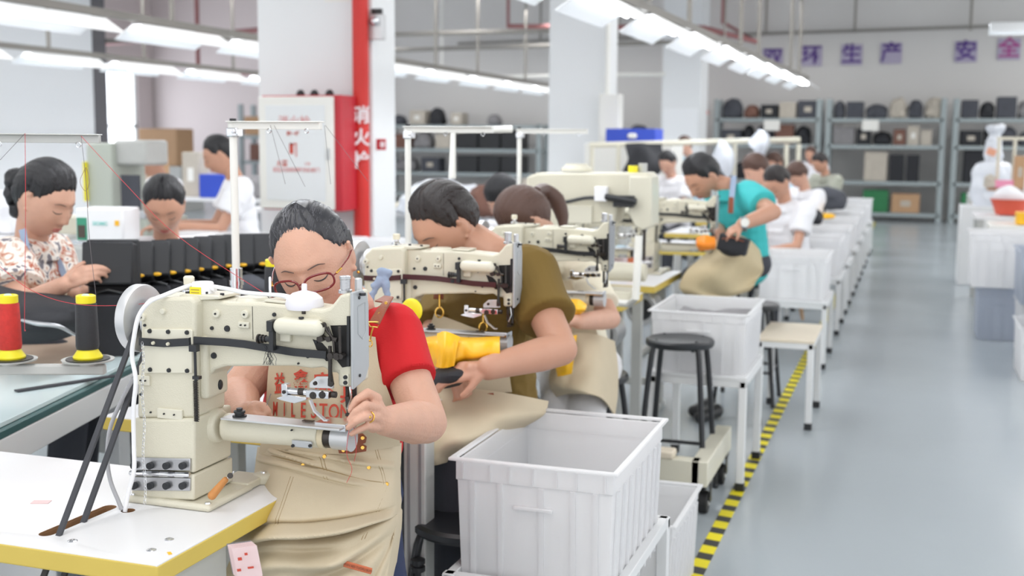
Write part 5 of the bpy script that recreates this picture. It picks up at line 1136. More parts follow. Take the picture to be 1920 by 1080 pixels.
def skfold(G):
    a, c_ = G.shape[:2]; U, V = np.meshgrid(np.linspace(0, 1, a), np.linspace(0, 1, c_), indexing='ij'); d = np.zeros_like(U)
    for (u0, v0, u1, v1, w, am) in ((.66, .10, .40, .98, .026, .040), (.74, .02, .50, .85, .022, -.022), (.84, .0, .72, .55, .03, .026), (.10, .05, .2, .6, .018, .014), (.05, .55, .16, 1.0, .018, .012), (.92, .25, .66, .8, .03, -.022), (.0, .25, .06, .6, .014, .010), (.34, .97, .98, .80, .026, .024), (.02, .15, .10, .4, .012, .012), (.5, .95, .98, .62, .02, -.014)):
        L = math.hypot(u1 - u0, v1 - v0); t = ((U - u0) * (u1 - u0) + (V - v0) * (v1 - v0)) / L / L; s_ = ((U - u0) * (v1 - v0) - (V - v0) * (u1 - u0)) / L
        d += am * np.exp(-(s_ / w) ** 2) * np.exp(-(np.maximum(0, np.abs(t - .5) - .45) / .12) ** 2) - .5 * am * np.exp(-((s_ + 1.6 * w) / w) ** 2) * np.exp(-(np.maximum(0, np.abs(t - .5) - .4) / .12) ** 2)
    return G - d[..., None] * CF
b = MB(); b.sheet(sk, 150, 120, .003, skfold); skt = b.build('apron_skirt', 'apron', W1_, world=True, smooth=80)
GS = skfold(grid_interp(np.array(sk), 101, 101))
def onsk(u, v, off=.003):
    a, c_ = min(u * 100, 99.999), min(v * 100, 99.999); i, j = int(a), int(c_); a -= i; c_ -= j
    return (GS[i, j] * (1 - a) * (1 - c_) + GS[i + 1, j] * a * (1 - c_) + GS[i, j + 1] * (1 - a) * c_ + GS[i + 1, j + 1] * a * c_) - CF * off
def onbib(px, py, off=.006):
    G = onbib.G; q = G - np.array([0, 0, CAMH]); zz = q @ CF; X = 960 + FPX * (q @ CR) / zz; Y = 540 - FPX * (q @ CU) / zz; i = np.argmin((X - px) ** 2 + (Y - py) ** 2); p = G.reshape(-1, 3)[i]; dd = (p - np.array([0, 0, CAMH])) @ CF; return P(px, py, dd - off)
onbib.G = ripf(.0018, 9, 4)(grid_interp(np.array(bib), 60, 60))
def letter(ch, px, py, size, m, root, sx=1.0, rz=0, bold=.0012, tilt=0, cond=1.0):
    c_ = onbib(px, py); rt = nrm(onbib(px + 14, py) - onbib(px - 14, py)); up = nrm(onbib(px, py - 14) - onbib(px, py + 14)); q = text_mb(ch, size, .0004, bold, sx); a = math.radians(rz)
    r2 = rt * math.cos(a) + up * math.sin(a); u2 = -rt * math.sin(a) + up * math.cos(a); n_ = nrm(np.cross(u2, r2)); Rm = np.stack([r2, -n_ * -1, u2], 1)
    V = np.vstack(q.v); V = V @ np.stack([r2, n_, u2], 1).T + c_; q.v = [V]; return q.build('lettering', m, root, smooth=0, world=True)
def reroot(o, newp): o.parent = newp; return o
for ch, px, py in (('益', 524, 722), ('鑫', 564, 716), ('家', 606, 722), ('具', 656, 738)): reroot(letter(ch, px, py, .046, 'print_red', W1_, .9, bold=.0009, rz=2), ap)
for k, ch in enumerate('MILESTONE'): reroot(letter(ch, (516, 533, 549, 568, 588, 606, 626, 647, 668)[k], 768 + k * .9, .043, 'print_red', W1_, .66, bold=.0005, rz=-2), ap)
def patch(poly, m, name, par, thick=.003, off=.007):
    pts = [onbib(a, c_, off) for a, c_ in poly]; n_ = -CF; k = len(pts); mb_ = MB(); mb_.add([p + n_ * thick for p in pts] + pts, [tuple(range(k)), tuple(range(2 * k - 1, k - 1, -1))] + [(i, k + i, k + (i + 1) % k, (i + 1) % k) for i in range(k)]); return mb_.build(name, m, W1_, bevel=.001, world=True)
pt = patch([(636, 850), (634, 842), (652, 826), (664, 815), (680, 812), (688, 820), (686, 830), (680, 832), (688, 836), (687, 846), (660, 850)], 'leather', 'leather_patch', ap, off=.02); reroot(pt, ap)
for a, c_ in ((680, 821), (680, 839), (644, 844)):
    b = MB(); p = onbib(a, c_, .025); b.cyl(p, p - CF * .003, .0042, .0035, 16); reroot(b.build('rivet', 'gold', W1_, world=True), pt)
# strap with clip
b = MB(); b.band([P(712, 560, 2.46), P(728, 562, 2.40), P(716, 580, 2.365), P(702, 606, 2.352)], nrm(CR + .5 * CU), .024, .003); stp = b.build('shoulder_strap', 'leather', W1_, bevel=.0006, world=True)
for a, c_ in ((724, 568), (712, 588)):
    b = MB(); p = P(a, c_, 2.365); b.cyl(p, p - CF * .006, .0036, .003, 14); reroot(b.build('rivet', 'gold', W1_, world=True), stp)
b = MB(); c_ = [P(*q) for q in ((690, 604, 2.35), (712, 604, 2.35), (708, 614, 2.35), (694, 612, 2.35), (690, 604, 2.35))]; b.tube(c_, .0014, 8); reroot(b.build('strap_ring', 'gold', W1_, world=True), stp)
b = MB(); b.tube([P(700, 612, 2.35), P(696, 626, 2.35), P(694, 640, 2.355)], .0016, 8); b.tube([P(694 + 4 * math.cos(a), 644 + 6 * math.sin(a), 2.353) for a in np.linspace(0, 6.28, 17)], .0012, 6); reroot(b.build('hook', 'gold', W1_, world=True), stp)
# seams, pocket rivets, tag
for (u0, v0, u1, v1) in ((.06, .15, .22, .78), (.22, .28, .62, .2), (.24, .76, .62, .66), (.0, .42, .2, .45), (.0, .7, .22, .74)):
    for e in (0, .015):
        b = MB(); b.tube([onsk(min(1, u0 + (u1 - u0) * t), min(1, v0 + e + (v1 - v0) * t), .0022) for t in np.linspace(0, 1, 24)], .0007, 5, smooth=1); reroot(b.build('seam', 'seamth', W1_, world=True), skt)
for u, v in ((.12, .34), (.22, .76), (.1, .66), (.03, .45)):
    b = MB(); p = onsk(u, v, .001); b.cyl(p, p - CF * .004, .0045, .0035, 16); reroot(b.build('rivet', 'gold', W1_, world=True), skt)
p = P(671, 1064, 2.2); b = MB(); Rt = np.stack([nrm(CR - .28 * CU), -CF, nrm(CU + .28 * CR)], 1); b.box((0, 0, 0), (.054, .003, .012)); b.xf(Rt, p); tg = b.build('leather_tag', 'tag', W1_, bevel=.0012, world=True); reroot(tg, skt)
q = text_mb('WAN MEI TUOFU BUYI', .0068, .0002, .0001, .8); q.xf(np.stack([nrm(CR - .28 * CU), CF, nrm(CU + .28 * CR)], 1), p - CF * .0035); reroot(q.build('tag_print', 'leather', W1_, world=True, smooth=0), skt)
stool(-1.02, 2.72, .50, .16, 'round black stool under the woman in the red T-shirt')
# ---------------------------------------------------------------- 2. man in olive
J = dict(head=P(836, 424, 3.42), neck=P(925, 484, 3.42), shL=P(988, 514, 3.36), shR=P(850, 560, 3.62), elL=P(1052, 655, 3.18), elR=P(800, 660, 3.45), wrL=P(915, 690, 3.02), wrR=P(842, 690, 3.2),
         hipL=P(960, 780, 3.5), hipR=P(880, 780, 3.62), knL=P(850, 850, 3.08), knR=P(800, 830, 3.2), anL=P(850, 1130, 3.1), anR=P(790, 1100, 3.2))
lh = [(-CR - .15 * CU), (CU * .7 - CF * .7), (18, 25, 20), -1]
W2, R2, H2 = person(J['hipL'] * np.array([1, 1, 0]), 'man in an olive T-shirt and beige apron bent over the second machine', J, (-30, 34, 0), 'm', 1.06, 'skin2', 'hair_dk', 'short', .016, 'tee_olive', 'trousers', .60, .004,
    W0=.42, W1=.34, T0=.10, T1=.12, hands={'L': lh, 'R': [CR * .3 - CU * .4 - CF * .4, CU, (30, 35, 20), -1]}, arm_r=(.054, .047, .032), waist=1.0, nstr=900, focus=(.2, -.5, .8), sl_r=(.09, .080), hseed=8, neck_r=.06, lean=-.03 * CR)
sk2 = [[P(815, 722, 3.3), P(870, 728, 3.2), P(950, 738, 3.2), P(1028, 752, 3.32)], [P(800, 765, 3.2), P(860, 770, 3.08), P(940, 775, 3.1), P(1020, 775, 3.3)], [P(780, 815, 3.12), P(850, 815, 2.98), P(920, 815, 3.05), P(985, 800, 3.26)], [P(768, 850, 3.1), P(820, 850, 2.96), P(880, 846, 3.02), P(930, 830, 3.2)], [P(770, 875, 3.12), P(810, 872, 2.99), P(850, 862, 3.05), P(890, 850, 3.18)]]
b = MB(); b.sheet(sk2, 60, 60, .004, ripf(.022, 13, 4, 1)); ap2 = b.build('apron_skirt', 'apron', W2, world=True, smooth=80)
bb2 = [[P(815, 588, 3.4), P(850, 600, 3.36), P(880, 612, 3.34), P(912, 622, 3.33)], [P(800, 640, 3.4), P(850, 645, 3.33), P(900, 650, 3.31), P(945, 650, 3.32)], [P(800, 730, 3.4), P(850, 735, 3.3), P(900, 738, 3.29), P(960, 735, 3.3)]]
b = MB(); b.sheet(bb2, 30, 30, .004, ripf(.004, 8, 4, 2)); ab = b.build('apron', 'apron', W2, world=True)
for a, c_ in ((824, 586), (906, 614)):
    b = MB(); q = P(a, c_, 3.32); b.tube([q + CR * .011 * math.cos(t_) + CU * .014 * math.sin(t_) for t_ in np.linspace(0, 6.28, 17)], .0028, 6); b.cap(q + CU * .014, q + CU * .05, .004, .003, 8); b.build('strap_ring', 'gold', W2, world=True)
b = MB(); b.band([P(822, 560, 3.36), P(824, 540, 3.38), P(830, 515, 3.42)], CR, .028, .004); b.build('shoulder_strap', 'leather', W2, world=True)
b = MB(); b.box((0, 0, 0), (.075, .006, .014)); b.xf(np.stack([nrm(CR + .1 * CU), -CF, nrm(CU - .1 * CR)], 1), P(900, 744, 3.17)); b.build('leather_patch', 'leather', W2, world=True)
b = MB(); b.sheet([[P(815, 700, 3.1), P(845, 690, 3.08), P(880, 688, 3.1)], [P(800, 712, 3.1), P(842, 706, 3.0), P(875, 702, 3.02)], [P(806, 728, 3.12), P(835, 722, 3.05), P(860, 716, 3.05)]], 20, 20, .02); o = b.build('leather_piece', 'blackfab'); tag(o, 'black leather piece held under the second machine by the man in olive', 'leather')
stool(J['hipL'][0] - .06, J['hipL'][1] + .08, .55, .16, 'round black stool under the man in olive')
# yellow vinyl wrapped round the bed of the second machine, cloth rag, yellow disc
def boxhull(pts_front, depth, name, m, lb, cat, bev=.004):
    n_ = CF * depth; k = len(pts_front); b = MB(); b.add([p for p in pts_front] + [p + n_ for p in pts_front], [tuple(range(k)), tuple(range(2 * k - 1, k - 1, -1))] + [(i, k + i, k + (i + 1) % k, (i + 1) % k) for i in range(k)])
    o = b.build(name, m, bevel=bev); return tag(o, lb, cat)
c3 = [[P(795, 634, 3.2), P(830, 630, 3.16), P(880, 634, 3.14), P(937, 632, 3.12)], [P(795, 644, 3.10), P(832, 640, 3.07), P(880, 642, 3.06), P(937, 642, 3.05)], [P(795, 668, 3.12), P(830, 670, 3.05), P(880, 668, 3.04), P(937, 664, 3.03)], [P(800, 678, 3.14), P(832, 690, 3.07), P(880, 676, 3.08), P(936, 672, 3.07)]]
b = MB(); b.sheet(c3, 40, 60, .004, ripf(.006, 5, 14, .5)); o = b.build('vinyl_sheet', 'yellow_cloth', smooth=60); tag(o, 'amber yellow vinyl wrapped round the bed of the second machine', 'vinyl')
c3 = [[P(820, 626, 3.08), P(835, 622, 3.06), P(862, 632, 3.06)], [P(822, 655, 3.03), P(836, 652, 3.01), P(856, 655, 3.03)], [P(818, 688, 3.04), P(834, 690, 3.02), P(852, 686, 3.03)]]
b = MB(); b.sheet(c3, 24, 24, .003, ripf(.004, 4, 9, 2)); o = b.build('vinyl_strip', 'yellow_cloth', smooth=60); tag(o, 'crumpled yellow vinyl strip tied round the yellow wrapping', 'vinyl')
b = MB(); b.ball((0, 0, 0), (.03, .012, .032), 22); b.cyl((0, -.012, 0), (0, -.016, 0), .008); o = b.build('yellow_disc', 'yellow'); o.location = tuple(P(772, 582, 3.05)); tag(o, 'bright yellow round disc hanging behind the red-shirted shoulder', 'disc')
b = MB(); b.ball(P(720, 517, 2.975), (.010, .009, .008), 12)
for q in ([(720, 516), (710, 532), (699, 550), (692, 568)], [(720, 516), (723, 532), (726, 552), (730, 570)], [(708, 512), (720, 508), (733, 514)], [(718, 520), (708, 528), (699, 538)]):
    b.tube([P(x, y, 2.97) for x, y in q], [.007, .010, .007, .009], 8, smooth=4)
b = solid(b, .004, 2, .5, wrinkle(.003, 160, 2)); o = b.build('cloth_rag', 'ragblue'); tag(o, 'pale blue rag knotted on the second machine arm', 'rag')

# ---------------------------------------------------------------- 3. woman with ponytail
J = dict(head=P(985, 412, 4.38), neck=P(1040, 470, 4.42), shL=P(1098, 512, 4.36), shR=P(1000, 520, 4.6), elL=P(1145, 598, 4.2), elR=P(985, 600, 4.45), wrL=P(1085, 603, 4.02), wrR=P(1040, 600, 4.2),
         hipL=P(1118, 690, 4.5), hipR=P(1050, 690, 4.6), knL=P(1100, 762, 4.18), knR=P(1050, 755, 4.24), anL=P(1110, 950, 4.2), anR=P(1050, 940, 4.25))
W3, R3, H3 = person(J['hipL'] * np.array([1, 1, 0]), 'woman with a brown ponytail, cream shirt and beige apron at the third machine', J, (-42, 40, 0), 'f', 1.05, 'skin', 'hair_brown', 'fringe', .014, 'tee_cream', 'white_trousers', .72, .006,
    W0=.34, W1=.32, sl_r=(.066, .062), arm_r=(.044, .038, .027), waist=.96, nstr=300, focus=(0, .9, .4), hseed=4, hands={'L': [-CR - .1 * CU, CU], 'R': [CR * .3 - CU * .3 - CF * .5, CU]})
b = MB(); b.tube([H3 + R3 @ np.array([0, .10, .05]), P(1020, 358, 4.5), P(1042, 375, 4.52), P(1054, 405, 4.52), P(1056, 440, 4.5)], [.02, .03, .034, .026, .008], 14, smooth=6); b.build('ponytail', 'hair_brown', W3, world=True)
sk3 = [[P(1045, 632, 4.36), P(1080, 625, 4.24), P(1120, 628, 4.24), P(1152, 640, 4.4)], [P(1036, 680, 4.3), P(1080, 675, 4.14), P(1125, 680, 4.15), P(1158, 690, 4.34)], [P(1030, 715, 4.2), P(1075, 722, 4.02), P(1120, 728, 4.03), P(1158, 735, 4.3)], [P(1040, 745, 4.2), P(1075, 738, 4.02), P(1125, 745, 4.0), P(1152, 778, 4.26)]]
b = MB(); b.sheet(sk3, 40, 40, .004, ripf(.008, 9, 5, 1)); b.build('apron_skirt', 'apron', W3, world=True, smooth=80)
bb3 = [[P(1000, 530, 4.42), P(1040, 525, 4.36), P(1085, 530, 4.34)], [P(1005, 580, 4.42), P(1050, 580, 4.32), P(1105, 580, 4.32)], [P(1010, 640, 4.42), P(1060, 640, 4.3), P(1125, 640, 4.3)]]
b = MB(); b.sheet(bb3, 24, 24, .004); b.build('apron', 'apron', W3, world=True)
stool(J['hipL'][0] - .05, J['hipL'][1] + .06, .56, .16, 'round black stool under the ponytailed woman')
c3 = [[P(1060, 562, 4.1), P(1085, 562, 4.05), P(1100, 572, 4.02)], [P(1062, 572, 4.05), P(1080, 578, 4.0), P(1098, 580, 3.98)], [P(1068, 584, 4.06), P(1082, 590, 4.02), P(1095, 584, 4.02)]]
b = MB(); b.sheet(c3, 16, 16, .004, ripf(.004, 5, 6)); o = b.build('vinyl_sheet', 'yellow_cloth', smooth=60); tag(o, 'yellow vinyl piece on the bed of the third machine', 'vinyl')
c3 = [[P(1040, 640, 4.0), P(1060, 632, 3.98), P(1082, 628, 3.98)], [P(1040, 672, 4.0), P(1058, 680, 3.97), P(1076, 668, 3.97)], [P(1046, 706, 4.02), P(1056, 704, 4.0), P(1072, 700, 4.0)]]
b = MB(); b.sheet(c3, 16, 16, .004, ripf(.004, 5, 6)); o = b.build('vinyl_sheet', 'yellow_cloth', smooth=60); tag(o, 'yellow vinyl hanging between the olive man and the ponytailed woman', 'vinyl')

# ---------------------------------------------------------------- 4. man in turquoise
J = dict(head=P(1317, 332, 6.42), neck=P(1362, 350, 6.42), shL=P(1402, 368, 6.36), shR=P(1350, 372, 6.62), elL=P(1450, 398, 6.1), elR=P(1345, 430, 6.5), wrL=P(1392, 420, 5.95), wrR=P(1350, 440, 6.3),
         hipL=P(1412, 495, 6.5), hipR=P(1372, 498, 6.65), knL=P(1325, 528, 6.2), knR=P(1300, 520, 6.35), anL=P(1345, 700, 6.2), anR=P(1330, 690, 6.35))
W4, R4, H4 = person(J['hipL'] * np.array([1, 1, 0]), 'man in a turquoise T-shirt and beige apron stitching a black bag', J, (-38, 40, 0), 'm', 1.08, 'skin2', 'hair', 'short', .016, 'tee_teal', 'trousers', .62, .006,
    W0=.42, W1=.34, T0=.10, T1=.115, arm_r=(.052, .044, .032), sl_r=(.085, .08), waist=1.0, hseed=11, hands={'L': [-CR * .8 - CU * .5, CU - CF * .5, (25, 30, 20), -1], 'R': [CR * .3 - CU * .3 - CF * .5, CU]})
sk4 = [[P(1345, 445, 6.35), P(1375, 440, 6.2), P(1405, 450, 6.25), P(1432, 478, 6.45)], [P(1325, 475, 6.25), P(1360, 475, 6.08), P(1400, 480, 6.15), P(1430, 500, 6.42)], [P(1290, 505, 6.15), P(1335, 505, 6.0), P(1385, 515, 6.1), P(1428, 515, 6.4)], [P(1275, 535, 6.1), P(1320, 540, 6.0), P(1370, 545, 6.1), P(1415, 530, 6.3)], [P(1280, 550, 6.12), P(1320, 556, 6.02), P(1365, 556, 6.12), P(1405, 545, 6.3)]]
b = MB(); b.sheet(sk4, 40, 40, .005, ripf(.026, 12, 4, 1)); b.build('apron_skirt', 'apron2', W4, world=True, smooth=80)
b = MB(); b.band([P(1376, 330, 6.42), P(1374, 350, 6.28), P(1371, 380, 6.2), P(1370, 398, 6.2)], CR, .03, .004); b.build('shoulder_strap', 'ragblue', W4, world=True)
b = MB(); b.band([P(1371, 370, 6.2), P(1370, 400, 6.18)], CR, .026, .006); b.build('strap_end', 'leather', W4, world=True)
b = MB(); b.cyl(J['wrL'] + np.array([.0, 0, .0]) - CR * .012, J['wrL'] + CR * .02, .037, .037, 20); w_ = b.build('wrist_watch', 'steel', W4, world=True)
b = MB(); b.cyl(P(1397, 417, 5.915), P(1397, 417, 5.90), .022, n=20); q_ = b.build('watch_face', 'offwhite', W4, world=True); q_.parent = w_
t = thing('leather_bag', 'small black leather bag held by the man in turquoise', 'bag', P(1375, 458, 5.98))
b = MB(); b.box((0, 0, 0), (.15, .1, .085), rotm(ry=12)); b.ball((.0, 0, -.02), (.075, .055, .045)); solid(b, .008, 6).build('bag_body', 'blackfab', t)
b = MB(); b.tube([(-.05, -.055, .03), (0, -.06, .04), (.06, -.055, .02)], .003, 6); b.build('seam', 'leather', t)
b = MB(); b.sheet([[P(1308, 447, 6.0), P(1322, 444, 5.97), P(1340, 447, 5.97)], [P(1308, 458, 5.98), P(1322, 460, 5.94), P(1341, 458, 5.95)], [P(1313, 468, 6.0), P(1325, 466, 5.98), P(1340, 464, 5.98)]], 14, 14, .02); o = b.build('vinyl_sheet', mat('orange_vinyl', (244, 140, 30), .45), smooth=60); tag(o, 'orange vinyl piece under the needle of the turquoise man\'s machine', 'vinyl')
stool(J['hipL'][0] - .02, J['hipL'][1] + .08, .56, .165, 'round black stool under the man in turquoise')

# ---------------------------------------------------------------- 5. woman in floral blouse
J = dict(head=P(84, 374, 3.85), neck=P(60, 445, 3.92), shR=P(18, 490, 3.78), shL=P(100, 480, 4.05), elR=P(40, 575, 3.66), elL=P(105, 560, 3.98), wrR=P(118, 535, 3.62), wrL=P(135, 548, 3.80),
         hipR=P(0, 640, 3.95), hipL=P(60, 640, 4.15), knR=P(140, 690, 3.9), knL=P(160, 690, 4.1), anR=P(120, 900, 4.0), anL=P(150, 900, 4.1))
W5, R5, H5 = person(J['hipR'] * np.array([1, 1, 0]), 'woman in a brown and white patterned blouse, hair in a bun, sewing at far left', J, (88, 24, 0), 'f', 1.05, 'skin', 'hair', 'back', .016, 'floral', 'trousers', .62, .004,
    W0=.36, W1=.34, sl_r=(.078, .08), arm_r=(.044, .038, .027), waist=.98, nstr=500, focus=(0, .8, .5), hseed=6, hands={'R': [CR - .0 * CU + CU * .5, CU * .5 - CF, (25, 30, 20), -1], 'L': [CR + .1 * CU, CU - CF * .2, (30, 35, 20), 1]})
for c_, r_ in (((32, 338), .038), ((26, 366), .034), ((34, 392), .028), ((50, 326), .024)):
    b = MB(); b.ball(P(*c_, 3.87), r_, 16); b = solid(b, .005, 2, .5, wrinkle(.006, 120, 5)); b.build('hair_bun', 'hair', W5, world=True)
b = MB(); b.band([P(42, 430, 3.78), P(50, 470, 3.76), P(66, 520, 3.76), P(82, 545, 3.76)], CR, .022, .004); b.build('apron_strap', 'ragblue', W5, world=True)
b = MB(); b.band([P(85, 455, 4.0), P(110, 490, 3.96), P(122, 520, 3.94)], CR, .02, .004); b.build('apron_strap', 'ragblue', W5, world=True)
b = MB(); b.sheet([[P(78, 530, 3.74), P(100, 535, 3.72), P(125, 540, 3.76)], [P(75, 560, 3.74), P(100, 565, 3.7), P(125, 570, 3.74)], [P(70, 620, 3.74), P(100, 620, 3.7), P(125, 620, 3.74)]], 12, 12, .004); b.build('apron', 'apron', W5, world=True)
# ---------------------------------------------------------------- generic workers further back
def worker(px, py, d, yaw, label, shirt, hair, sex='f', pitch=32, standing=False, scale=1.0, style='short', arm=(0.36, -.02), vox=.009, sk='skin', trs='trousers', look=None, grp=None):
    h = P(px, py, d); cz = h[2]; Rz = rotm(rz=yaw)
    def L(x, y, z): return h + Rz @ np.array([x, y, z]) * scale
    fl = 0.0; K = dict(head=h, neck=L(0, .09, -.14), shL=L(.17, .11, -.205), shR=L(-.17, .11, -.205), elL=L(.20, -.02, -.46), elR=L(-.20, -.02, -.46), wrL=L(.12, -arm[0] + .1, -.46 + arm[1]), wrR=L(-.12, -arm[0] + .1, -.46 + arm[1]))
    if standing:
        K.update(hipL=L(.1, .16, -.78), hipR=L(-.1, .16, -.78), knL=L(.1, .1, -1.15), knR=L(-.1, .12, -1.15)); K['anL'] = np.array([*L(.1, .16, 0)[:2], .09]); K['anR'] = np.array([*L(-.1, .14, 0)[:2], .09])
    else:
        K.update(hipL=L(.1, .2, -.70), hipR=L(-.1, .2, -.70), knL=L(.12, -.2, -.72), knR=L(-.12, -.2, -.72)); K['anL'] = np.array([*L(.12, -.2, 0)[:2], .09]); K['anR'] = np.array([*L(-.12, -.2, 0)[:2], .09])
    return person(K['hipL'] * np.array([1, 1, 0]), label, K, look or (yaw, pitch, 0), sex, 1.05 * scale, sk, hair, style, .016, shirt, trs, .6, vox, W0=.40 * scale, W1=.34 * scale, sl_r=(.08, .075), hseed=int(px), group=grp, lips=vox < .01,
                  hands={'L': [Rz @ np.array([-.2, -1, -.2]), np.array([0, 0, 1.0])], 'R': [Rz @ np.array([.2, -1, -.2]), np.array([0, 0, 1.0])]})
worker(308, 386, 4.9, 32, 'black-haired man in a white T-shirt, head down behind the row of black bags', 'tee_white', 'hair', 'm', 30, vox=.006, sk='skin2')
worker(412, 292, 7.4, -52, 'standing man in a loose white T-shirt seen from the side at left', 'tee_white', 'hair', 'm', 22, True, .98, arm=(.5, .02), sk='skin2', trs='apron2')
worker(282, 302, 9.4, -30, 'worker half hidden behind the grey-green machine at left', 'tee_white', 'hair', 'm', 20, True, sk='skin2')
worker(945, 372, 6.2, -20, 'dark-haired worker half hidden behind the ponytailed woman', 'tee_white', 'hair', 'f', 35, style='fringe')
worker(1284, 274, 14.5, -40, 'standing worker in a pale blue shirt near the farthest column', 'tee_blue', 'hair_brown', 'm', 15, True, .95)
worker(1252, 306, 12.0, -15, 'black-haired worker in a white shirt left of the turquoise man\'s head', 'tee_white', 'hair', 'f', 30)
worker(1418, 318, 9.5, -60, 'brown-haired worker directly behind the turquoise man\'s back', 'tee_white', 'hair_brown', 'f', 25, style='fringe')
worker(1458, 342, 8.6, -30, 'dark-haired worker in a white shirt right behind the turquoise man', 'tee_white', 'hair_dk', 'm', 40, sk='skin2')
worker(1452, 308, 12.5, -30, 'brown-haired worker in a pale blue shirt, second behind the turquoise man', 'tee_blue', 'hair_brown', 'm', 25, sk='skin2')
worker(1496, 328, 11.2, -45, 'worker with brown hair and white shirt, third down the row', 'tee_white', 'hair_brown', 'f', 35, style='fringe')
worker(1538, 306, 14.0, -40, 'worker in a grey-green shirt leaning at the far end of the row', 'tee_grey', 'hair_dk', 'm', 30, sk='skin2')
worker(1520, 290, 16.5, -20, 'last worker in a white shirt at the far end of the row', 'tee_white', 'hair_brown', 'm', 15, True, .9, sk='skin2')
# ================================================================ THE LEFT SIDE: cutting table, garments, bags
def quadtop(pts, z, th, name, m, par=None, bevel=.003):
    k = len(pts); b = MB(); b.add([(p[0], p[1], z) for p in pts] + [(p[0], p[1], z - th) for p in pts], [tuple(range(k))[::-1], tuple(range(k, 2 * k))] + [(i, (i + 1) % k, k + (i + 1) % k, k + i) for i in range(k)]); return b.build(name, m, par, bevel=bevel)
t = thing('cutting_table', 'long white cutting table with a pale blue glass top at left', 'table', (0, 0, 0))
q = [(-2.0, 1.45), (-2.02, 2.16), (-2.3, 3.2), (-2.38, 3.62), (-4.4, 3.62), (-4.4, 1.45)]
quadtop([(a - .02, c_) for a, c_ in q[:4]] + q[4:], .765, .012, 'glass_top', 'glasstop', t, .001); quadtop(q, .752, .018, 'glass_edge', 'glassedge', t, .001); quadtop(q, .733, .075, 'table_frame', 'leg_white', t)
for x, y in ((-2.3, 1.6), (-2.55, 3.3), (-4.2, 1.6), (-4.2, 3.4)): b = MB(); b.bx(x - .03, x + .03, y - .03, y + .03, 0, .66); b.build('leg', 'leg_white', t, bevel=.003)
b = MB(); p = PZ(30, 735, .766); q_ = PZ(225, 705, .766); b.band([p + [0, 0, .003], p * .5 + q_ * .5 + [0, 0, .003], q_ + [0, 0, .003]], (0, 1, 0), .022, .004); o = b.build('rubber_strip', 'belt'); tag(o, 'flat dark strip lying on the glass cutting table', 'strip')
b = MB(); b.sheet([[PZ(-40, 694, .769), PZ(110, 684, .770), PZ(268, 652, .769)], [PZ(-40, 655, .770), PZ(110, 648, .774), PZ(262, 630, .770)], [PZ(-40, 622, .769), PZ(110, 616, .772), PZ(250, 608, .769)]], 14, 14, .003, ripf(.003, 5, 4)); o = b.build('kraft_sheet', 'paperbrown'); tag(o, 'brown kraft paper sheet lying on the cutting table', 'paper')
# black garment in front of the floral blouse
g_ = [[P(-20, 628, 3.45), P(50, 640, 3.4), P(110, 632, 3.42), P(150, 618, 3.5)], [P(-20, 588, 3.4), P(50, 606, 3.33), P(110, 602, 3.36), P(152, 590, 3.45)], [P(-20, 560, 3.42), P(50, 580, 3.4), P(105, 580, 3.42), P(150, 572, 3.5)], [P(-20, 536, 3.6), P(45, 552, 3.58), P(90, 556, 3.6), P(130, 560, 3.64)]]
b = MB(); b.sheet(g_, 50, 50, .02, ripf(.012, 14, 5, 2)); o = b.build('black_garment', 'blackfab', smooth=70); tag(o, 'black quilted cloth heaped before the woman in the patterned blouse', 'cloth')
b = MB(); b.tube([P(40, 600, 3.28), P(70, 607, 3.28), P(110, 612, 3.3), P(140, 628, 3.36)], [.004, .007, .006, .004], 8, smooth=4); o = b.build('silver_zip', 'steel'); tag(o, 'silver zip glinting on the black cloth at left', 'zip')
# second table with the row of black bags
t = thing('bag_table', 'low white table under the row of black bags', 'table', (-2.35, 4.15, 0))
b = MB(); b.bx(-.75, .36, -.45, .45, .715, .752); b.build('table_board', 'laminate', t, bevel=.003)
for x, y in ((-.7, -.4), (.32, -.4), (-.7, .4), (.32, .4)): b = MB(); b.bx(x - .025, x + .025, y - .025, y + .025, 0, .715); b.build('leg', 'leg_white', t, bevel=.003)
def bagproto(c, w, d, h, lb, tilt=0, rz=0, yd=True, full=True):
    t = thing('black_bag', lb, 'bag', c, math.radians(rz), group='row of black bags standing on the table')
    R_ = rotm(rx=tilt)
    b = MB(); b.box((0, 0, h * .28), (w, d, h * .56)); b.xf(R_); b.build('bag_body', 'blackfab', t, bevel=.008)
    b = MB(); b.box((0, d * .3, h * .62), (w, d * .28, h * .76)); b.box((0, -d * .12, h * .80), (w * .97, d * .72, h * .36), rotm(rx=-12)); b.xf(R_); b.build('back_panel', mat('black_panel', (30, 31, 34), .55) if 'blkp' not in M else M['blkp'], t, bevel=.006)
    if yd:
        b = MB(); b.ball((w * .12, -d * .52 - .012, h * .66), (.015, .005, .0065), 12); b.xf(R_); b.build('yellow_tab', 'yellow_cloth', t)
    b = MB(); b.tube([(-w * .4, -d * .5, h * .56), (0, -d * .52, h * .6), (w * .4, -d * .5, h * .56)], .004, 6); b.xf(R_); b.build('zip_edge', 'black', t)
    return t
M['blkp'] = mat('black_bag_panel', (34, 35, 39), .5)
od = ('first', 'second', 'third', 'fourth', 'fifth', 'sixth', 'seventh', 'eighth', 'ninth', 'tenth')
b_first = None
